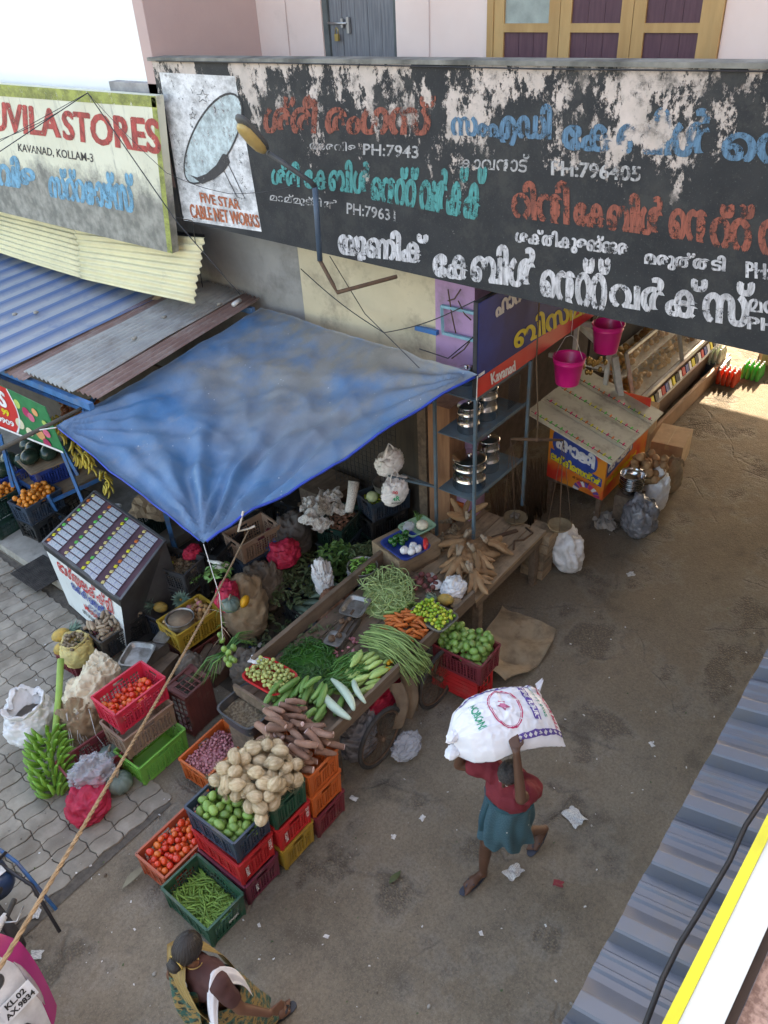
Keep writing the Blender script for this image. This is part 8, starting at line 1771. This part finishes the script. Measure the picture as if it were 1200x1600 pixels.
def strip_mesh(x0, x1, w_, n=30, nm='printed_band'):
    b = MB(); b.grid(lambda s, t: (x0 + (x1 - x0) * s, (t - .5) * w_, 0), n, 2); return b.mesh(nm, PRP)
def diamonds(x0, x1, w_, n):
    b = MB()
    for k in range(n): c_ = x0 + (x1 - x0) * (k + .5) / n; d = (x1 - x0) / n * .36; b.add([(c_ - d, 0, 0), (c_, -w_ * .36, 0), (c_ + d, 0, 0), (c_, w_ * .36, 0)], [(0, 1, 2, 3)])
    return b.mesh('printed_diamond', W_)
# long band towards the back, short band at the right seam, stripe at the front
sack_print(strip_mesh(-.36, .42, .036), .0, .66, 1, 1, -.03, PRP, 'printed_band', .003); sack_print(diamonds(-.36, .42, .036, 15), .0, .66, 1, 1, -.03, W_, 'printed_diamonds', .006)
sack_print(strip_mesh(-.16, .30, .036), .35, -.84, 1, 1, .05, PRP, 'printed_band', .003); sack_print(diamonds(-.16, .30, .036, 9), .35, -.84, 1, 1, .05, W_, 'printed_diamonds', .006)
def ring_mesh(rx, ry, w_, n=48):
    b = MB(); vs = []
    for i in range(n): a = 2 * math.pi * i / n; vs += [(rx * math.cos(a), ry * math.sin(a), 0), ((rx - w_) * math.cos(a), (ry - w_) * math.sin(a), 0)]
    b.add(vs, [(2 * i, 2 * ((i + 1) % n), 2 * ((i + 1) % n) + 1, 2 * i + 1) for i in range(n)]); return b.mesh('printed_ring', RDI)
sack_print(ring_mesh(.145, .20, .010), .02, -.10, 1, 1, 0, RDI, 'printed_ring', .004); sack_print(ring_mesh(.128, .183, .005), .02, -.10, 1, 1, 0, RDI, 'printed_ring', .004)
em = MB(); em.prism([(-.03, -.05), (.0, -.03), (.035, -.055), (.02, 0), (.05, .03), (.01, .035), (0, .07), (-.015, .03), (-.05, .035), (-.025, .0)], 0, .0005); sack_print(em.mesh('printed_emblem', PKI), .0, -.08, 1, 1, .4, PKI, 'printed_emblem', .004)
rt = R(-90)
sack_print(text_fit('BALAJI FLOUR MILL', .50, .045, .03), .88, -.02, 1, 1, rt, RDI)
sack_print(text_fit('NETT WT. 50 KGS', .34, .026, .02), .72, -.02, 1, 1, rt, GNI)
sack_print(strip_mesh(-.20, .20, .065, 16), .53, .0, 1, 1, rt, PRP, 'printed_panel', .003); sack_print(text_fit('HYBRID FLOUR', .36, .042, .04), .53, .0, 1, 1, rt, W_, lift=.007)
sack_print(text_fit('NOBONI', .26, .075, .03), -.52, -.10, 1, 1, rt, GNI); sack_print(text_fit('B', .02, .025, .02), .05, .45, 1, 1, 0, GNI)

# ---- woman with a white towel walking out of the frame
wm = thing('person', 'person with black hair bun in green and gold sari with a white shoulder towel', 'person', (1.14, 2.72, 0))
O2 = Vector((1.14, 2.72, 0)); L2 = lambda x, y, z: Vector((x, y, z)) - O2
sg2 = []; pel2, che2, nek2, hed2 = L2(1.17, 2.69, .80), L2(1.12, 2.70, 1.08), L2(1.09, 2.77, 1.225), L2(1.105, 2.80, 1.355)
sh_r, sh_l = L2(1.12, 2.56, 1.20), L2(1.10, 2.90, 1.19)
sg2 += [(pel2, che2, .12, .11), (che2, nek2, .11, .05), (nek2, hed2, .046, .05), (che2 + Vector((0, 0, .08)), sh_r, .07, .055), (che2 + Vector((0, .04, .08)), sh_l, .07, .055)]
el_r, wr_r = L2(1.15, 2.45, .96), L2(1.28, 2.34, .80); sg2 += [(sh_r, el_r, .052, .040), (el_r, wr_r, .039, .025)]; hand(sg2, wr_r, Vector((.9, -.1, -.35)), Vector((.1, .3, .9)), Vector((.2, .4, -.6)), .88)
el_l, wr_l = L2(1.02, 2.98, .95), L2(1.15, 3.02, .78); sg2 += [(sh_l, el_l, .050, .040), (el_l, wr_l, .039, .025)]; hand(sg2, wr_l, Vector((.6, 0, -.7)), Vector((.1, .9, .1)), Vector((.2, -.4, -.6)), .88)
hf, hb_ = L2(1.19, 2.63, .78), L2(1.17, 2.76, .78); af2, ab2 = L2(1.42, 2.60, .09), L2(.93, 2.78, .10)
sg2 += [(hf, L2(1.33, 2.61, .44), .08, .055), (L2(1.33, 2.61, .44), af2, .053, .033), (hb_, L2(1.10, 2.77, .43), .08, .055), (L2(1.10, 2.77, .43), ab2, .053, .033)]
foot(sg2, L2(1.41, 2.605, .02), L2(1.61, 2.565, .02), side=1); foot(sg2, L2(.92, 2.78, .02), L2(1.12, 2.76, .02), side=-1)
face2 = Vector((.90, .12, -.38)); flesh('body', sg2, .0075, SKIN2, wm, 4, extra=head_extra(hed2, face2, .95)); eyes(hed2, face2, wm)
cap_hair(hed2, face2, .088, .106, .110, HAIR, wm, amp=.03, cut=-.2)
b = MB(); b.sphere(hed2 + Vector((-.115, .0, -.012)), (.045, .050, .042), 22, 14, fn=lambda p: 1 + .06 * math.sin(p.z * 30 + p.x * 9)); b.build('hair_bun', HAIR, wm)
b = MB(); b.tube([hed2 + Vector((-.095 + .0 * math.cos(a), .055 * math.cos(a), .05 * math.sin(a) - .01)) for a in [2 * math.pi * i / 16 for i in range(17)]], .007, 6); b.build('hair_band', mat('gold_thread', (.5, .36, .1), .4, metal=.5), wm)
b = MB(); b.tube([nek2 + Vector((.055 * math.cos(a) + .01, .058 * math.sin(a), .03 - .02 * math.cos(a))) for a in [2 * math.pi * i / 20 for i in range(21)]], .0035, 6); b.build('necklace', BRASS, wm)
for s_ in (-1, 1): b = MB(); b.sphere(hed2 + Vector((.012, s_ * .078, -.04)), .006, 8, 6); b.build('earring', BRASS, wm)
BL = mat('dark_blouse', (.075, .03, .028), .8, bmp=.3)
flesh('blouse', [(che2, nek2 + Vector((0, -.01, -.06)), .132, .085), (che2 + Vector((0, -.02, .08)), sh_r, .085, .068), (che2 + Vector((0, .04, .08)), sh_l, .085, .066), (sh_r, sh_r.lerp(el_r, .62), .066, .056), (sh_l, sh_l.lerp(el_l, .62), .064, .055)], .010, BL, wm, 4, post=fold_post(.006, 12, 5))
def sari_m():
    m, nt, bs = new_mat('green_gold_sari'); P = coords(nt, 'Object'); c = mixc(nt, noise_fac(nt, P, 14, detail=5, rough=.7, lo=.47, hi=.53), (.018, .10, .085), (.30, .20, .07)); c = mixc(nt, noise_fac(nt, P, 30, detail=3, lo=.56, hi=.60), c, (.01, .03, .03)); nt.links.new(c, bs.inputs['Base Color']); bs.inputs['Roughness'].default_value = .55; return m
SARI = sari_m(); GOLDC = mat('gold_cloth', (.30, .21, .075), .55, (.22, .15, .05), 9, bmp=.4, bscale=70)
def skirt(u, v):
    a = 2 * math.pi * u; z = .90 - .83 * v; cx = 1.165 + .02 * v; cy = 2.69; rx = .155 + .16 * v; ry = .155 + .05 * v; f_ = 1 + (.02 + .06 * v) * math.sin(a * 9 + 2 * math.sin(v * 3)) + .03 * v * math.sin(a * 17)
    return L2(cx + rx * math.cos(a) * f_, cy + ry * math.sin(a) * f_, z)
b = MB(); b.grid(skirt, 90, 24, closed_u=True); b.build('sari_skirt', SARI, wm)
pts_d = [L2(1.02, 2.60, .86), L2(.985, 2.68, 1.02), L2(1.00, 2.80, 1.16), L2(1.07, 2.865, 1.255), L2(1.17, 2.855, 1.20), L2(1.25, 2.80, 1.05), L2(1.28, 2.72, .90)]
def drape(u, v):
    n_ = len(pts_d) - 1; t = u * n_; i = min(int(t), n_ - 1); p = pts_d[i].lerp(pts_d[i + 1], t - i); w_ = .17 + .05 * math.sin(u * 3.1)
    return p + Vector((0.01, 1, -.35)).normalized() * (v - .5) * w_ + Vector((0, 0, .012 * math.sin(v * 26) + .01)) + (p - L2(1.12, 2.73, 1.0)).normalized() * .035
b = MB(); b.grid(drape, 40, 18); b.build('sari_drape', GOLDC, wm)
b = MB(); b.grid(lambda u, v: L2(.985 - .04 * math.sin(v * 3) + .02 * math.sin(u * 13), 2.62 + .30 * u, 1.12 - .75 * v + .03 * math.sin(u * 9)), 24, 20); b.build('sari_pallu', SARI, wm)
TW = mat('white_towel', (.74, .74, .77), .9, (.66, .66, .70), 8, bmp=.6, bscale=160, bdist=.003)
tpts = [L2(.97, 2.50, .80), L2(.975, 2.525, .98), L2(1.03, 2.56, 1.17), L2(1.10, 2.585, 1.285), L2(1.18, 2.60, 1.25), L2(1.265, 2.59, 1.10), L2(1.30, 2.57, .92)]
def towel(u, v):
    n_ = len(tpts) - 1; t = u * n_; i = min(int(t), n_ - 1); f_ = t - i; p0_, p1_, p2_, p3_ = tpts[max(i - 1, 0)], tpts[i], tpts[i + 1], tpts[min(i + 2, n_)]
    p = .5 * ((2 * p1_) + (p2_ - p0_) * f_ + (2 * p0_ - 5 * p1_ + 4 * p2_ - p3_) * f_ * f_ + (3 * p1_ - p0_ - 3 * p2_ + p3_) * f_ ** 3)
    return p + Vector((.1, 1, .1)).normalized() * (v - .5) * .105 + Vector((0, 0, .010 * math.cos((v - .5) * 20) - .5 * (v - .5) ** 2))
sheet_cloth('towel', towel, 44, 14, TW, parent=wm, th=.012)
sandal(L2(1.40, 2.607, .012), L2(1.625, 2.562, .012), wm, IRON); sandal(L2(.90, 2.782, .012), L2(1.13, 2.76, .012), wm, IRON)

# ================================================================ SCOOTER AND MOTORCYCLE AT THE LEFT EDGE
scn = thing('scooter', 'pink and white scooter with a white number plate at the lower left corner', 'scooter', (.24, 4.28, 0))
O3 = Vector((.30, 4.2, 0)); PK = mat('pink_metallic', (.56, .06, .25), .22, (.50, .05, .22), 3, metal=.25, bmp=0, spec=.7); WPL = mat('pearl_white', (.74, .74, .74), .2, bmp=0, spec=.6)
def apron(u, v, off=0.0, hw=None):
    a = (u - .5) * 2; z = .22 + .80 * v; w_ = (hw or (.25 + .045 * math.sin(math.pi * min(1, v * .9)) - .10 * max(0, v - .7) / .3)); y = -.56 + .30 * v + .05 * v * v + (.17 * a * a) - off; return Vector((a * w_, y, z))
b = MB(); b.grid(lambda u, v: apron(u, v), 26, 22); b.grid(lambda u, v: apron(1 - u, v) + Vector((0, .03, 0)), 26, 22); b.build('leg_shield', PK, scn)
b = MB(); b.grid(lambda u, v: apron(.5 + (u - .5) * (.56 + .1 * math.sin(v * 3)), .06 + .92 * v, .022) + Vector((0, 0, 0)), 20, 22); b.build('white_fairing', WPL, scn)
for s_ in (0, 1):
    b = MB(); b.tube([apron(.5 + (s_ - .5) * .66, .25 + .5 * t, .03) for t in [i / 8 for i in range(9)]], [.004, .014, .02, .022, .022, .02, .016, .01, .004], 8); b.build('indicator', mat('indicator_glass', (.5, .42, .42), .1, alpha=.8), scn)
b = MB(); b.sphere(apron(.5, .80, .03), (.085, .03, .10), 20, 12); b.build('headlight_lens', mat('dark_lens', (.06, .06, .065), .08, spec=.8), scn)
pc_ = Vector((.06, -.44, .69)); pn = Vector((-.05, -.80, .55)).normalized(); pr_ = Vector((1, .02, .05)).normalized(); pu = pn.cross(pr_) * 1; pu = pr_.cross(pn) * -1
pu = pn.cross(pr_)
M_ = Matrix((pr_, pu, pn)).transposed().to_4x4(); M_.translation = pc_
b = MB(); b.box((0, 0, 0), (.25, .125, .008), M=M_); pl_ = b.build('number_plate', mat('plate_white', (.72, .72, .72), .4, bmp=0), scn)
for t_, y_, w2 in (('KL.02', .030, .15), ('AX.9834', -.028, .22)):
    me = text_fit(t_, w2, .042, .035); me.materials.clear(); me.materials.append(BKP); put('lettering', me, parent=pl_, M=M_ @ Matrix.Translation((0, y_, .008)))
b = MB(); b.tube([(-.30, -.12, 1.02), (-.12, -.16, 1.04), (.0, -.18, 1.03), (.14, -.14, 1.04), (.31, -.06, 1.03)], [.022, .045, .075, .045, .022], 12); b.build('handlebar_cover', WPL, scn)
for s_ in (-1, 1):
    b = MB(); b.tube([(s_ * .30, -.08, 1.03), (s_ * .41, .0, 1.02)], .020, 10); b.build('grip', RUBBER, scn); b = MB(); b.tube([(s_ * .27, -.11, 1.04), (s_ * .33, -.17, 1.03), (s_ * .42, -.1, 1.02)], .006, 6); b.build('brake_lever', STEEL, scn)
    b = MB(); b.tube([(s_ * .2, -.1, 1.06), (s_ * .30, -.06, 1.22)], .006, 6); b.sphere((s_ * .32, -.04, 1.26), (.06, .015, .045), 14, 10); b.build('mirror', IRON, scn)
b = MB(); b.tube([(0, -.62, .26), (0, -.58, .46)], [.10, .05], 12); b.build('front_mudguard', PK, scn)
b = MB(); b.tube([(0, -.60 + .23 * math.cos(a), .24 + .23 * math.sin(a)) for a in [2 * math.pi * k / 30 for k in range(31)]], .05, 10, cap=False); b.build('front_wheel', RUBBER, scn)
b = MB(); b.tube([(0, .75 + .23 * math.cos(a), .24 + .23 * math.sin(a)) for a in [2 * math.pi * k / 30 for k in range(31)]], .05, 10, cap=False); b.build('rear_wheel', RUBBER, scn)
b = MB(); b.bb(-.17, .17, -.25, .22, .24, .30); b.build('footboard', IRON, scn); loft('rear_body', Vector((0, .15, .55)), Vector((0, 1.1, .68)), [(0, .5), (.1, .85), (.4, 1), (.8, .8), (1, .3)], .19, .19, PK, scn); loft('seat', Vector((0, .12, .76)), Vector((0, .95, .80)), [(0, .6), (.15, .95), (.5, 1), (.9, .9), (1, .5)], .15, .06, mat('seat_vinyl', (.03, .03, .03), .5), scn)
mc = thing('motorcycle', 'dark blue and black motorcycle rear with steel carrier rails at the left edge', 'motorcycle', (.45, 5.35, 0))
b = MB(); DBL = mat('dark_blue_paint', (.02, .05, .12), .3, spec=.6)
for s_ in (-.13, .13): q = MB(); q.tube([(.40, s_ - .35, .80), (.20, s_ - .42, .84), (.05, s_ - .3, .84), (0, s_, .82), (-.02, s_ + .3, .82)], .014, 8); q.build('carrier_rail', IRON, mc)
for k in range(3): q = MB(); q.tube([(.05 + .1 * k, -.5, .84), (.05 + .1 * k, -.1, .84)], .009, 6); q.build('carrier_bar', IRON, mc)
q = MB(); q.tube([(.44, -.9, .35), (.42, -.55, .70), (.36, -.35, .86), (.20, -.25, .90)], .015, 8); q.build('crash_guard', BPIPE, mc); q = MB(); q.tube([(.36, -1.05, .3), (.40, -.75, .6), (.30, -.45, .8)], .014, 8); q.build('crash_guard', IRON, mc)
loft('fuel_tank', Vector((.1, .0, .80)), Vector((.0, -.0 + .55, .84)), [(0, .5), (.15, .9), (.5, 1), (.9, .7), (1, .3)], .16, .13, DBL, mc); loft('side_box', Vector((.22, -.62, .62)), Vector((.26, -.2, .64)), [(0, .7), (.1, 1), (.9, 1), (1, .7)], .13, .12, DBL, mc)
q = MB(); q.bb(.12, .32, -.60, -.38, .762, .768); q.build('sticker', PAP, mc)
for y in (-.55, .75): q = MB(); q.tube([(.12, y + .28 * math.cos(a), .30 + .28 * math.sin(a)) for a in [2 * math.pi * k / 30 for k in range(31)]], .045, 10, cap=False); q.build('wheel', RUBBER, mc)
q = MB(); q.box((.34, -.28, .92), (.05, .10, .05)); q.tube([(.34, -.28, .9), (.28, -.2, .8)], .008, 6); q.build('indicator_lamp', RUBBER, mc)
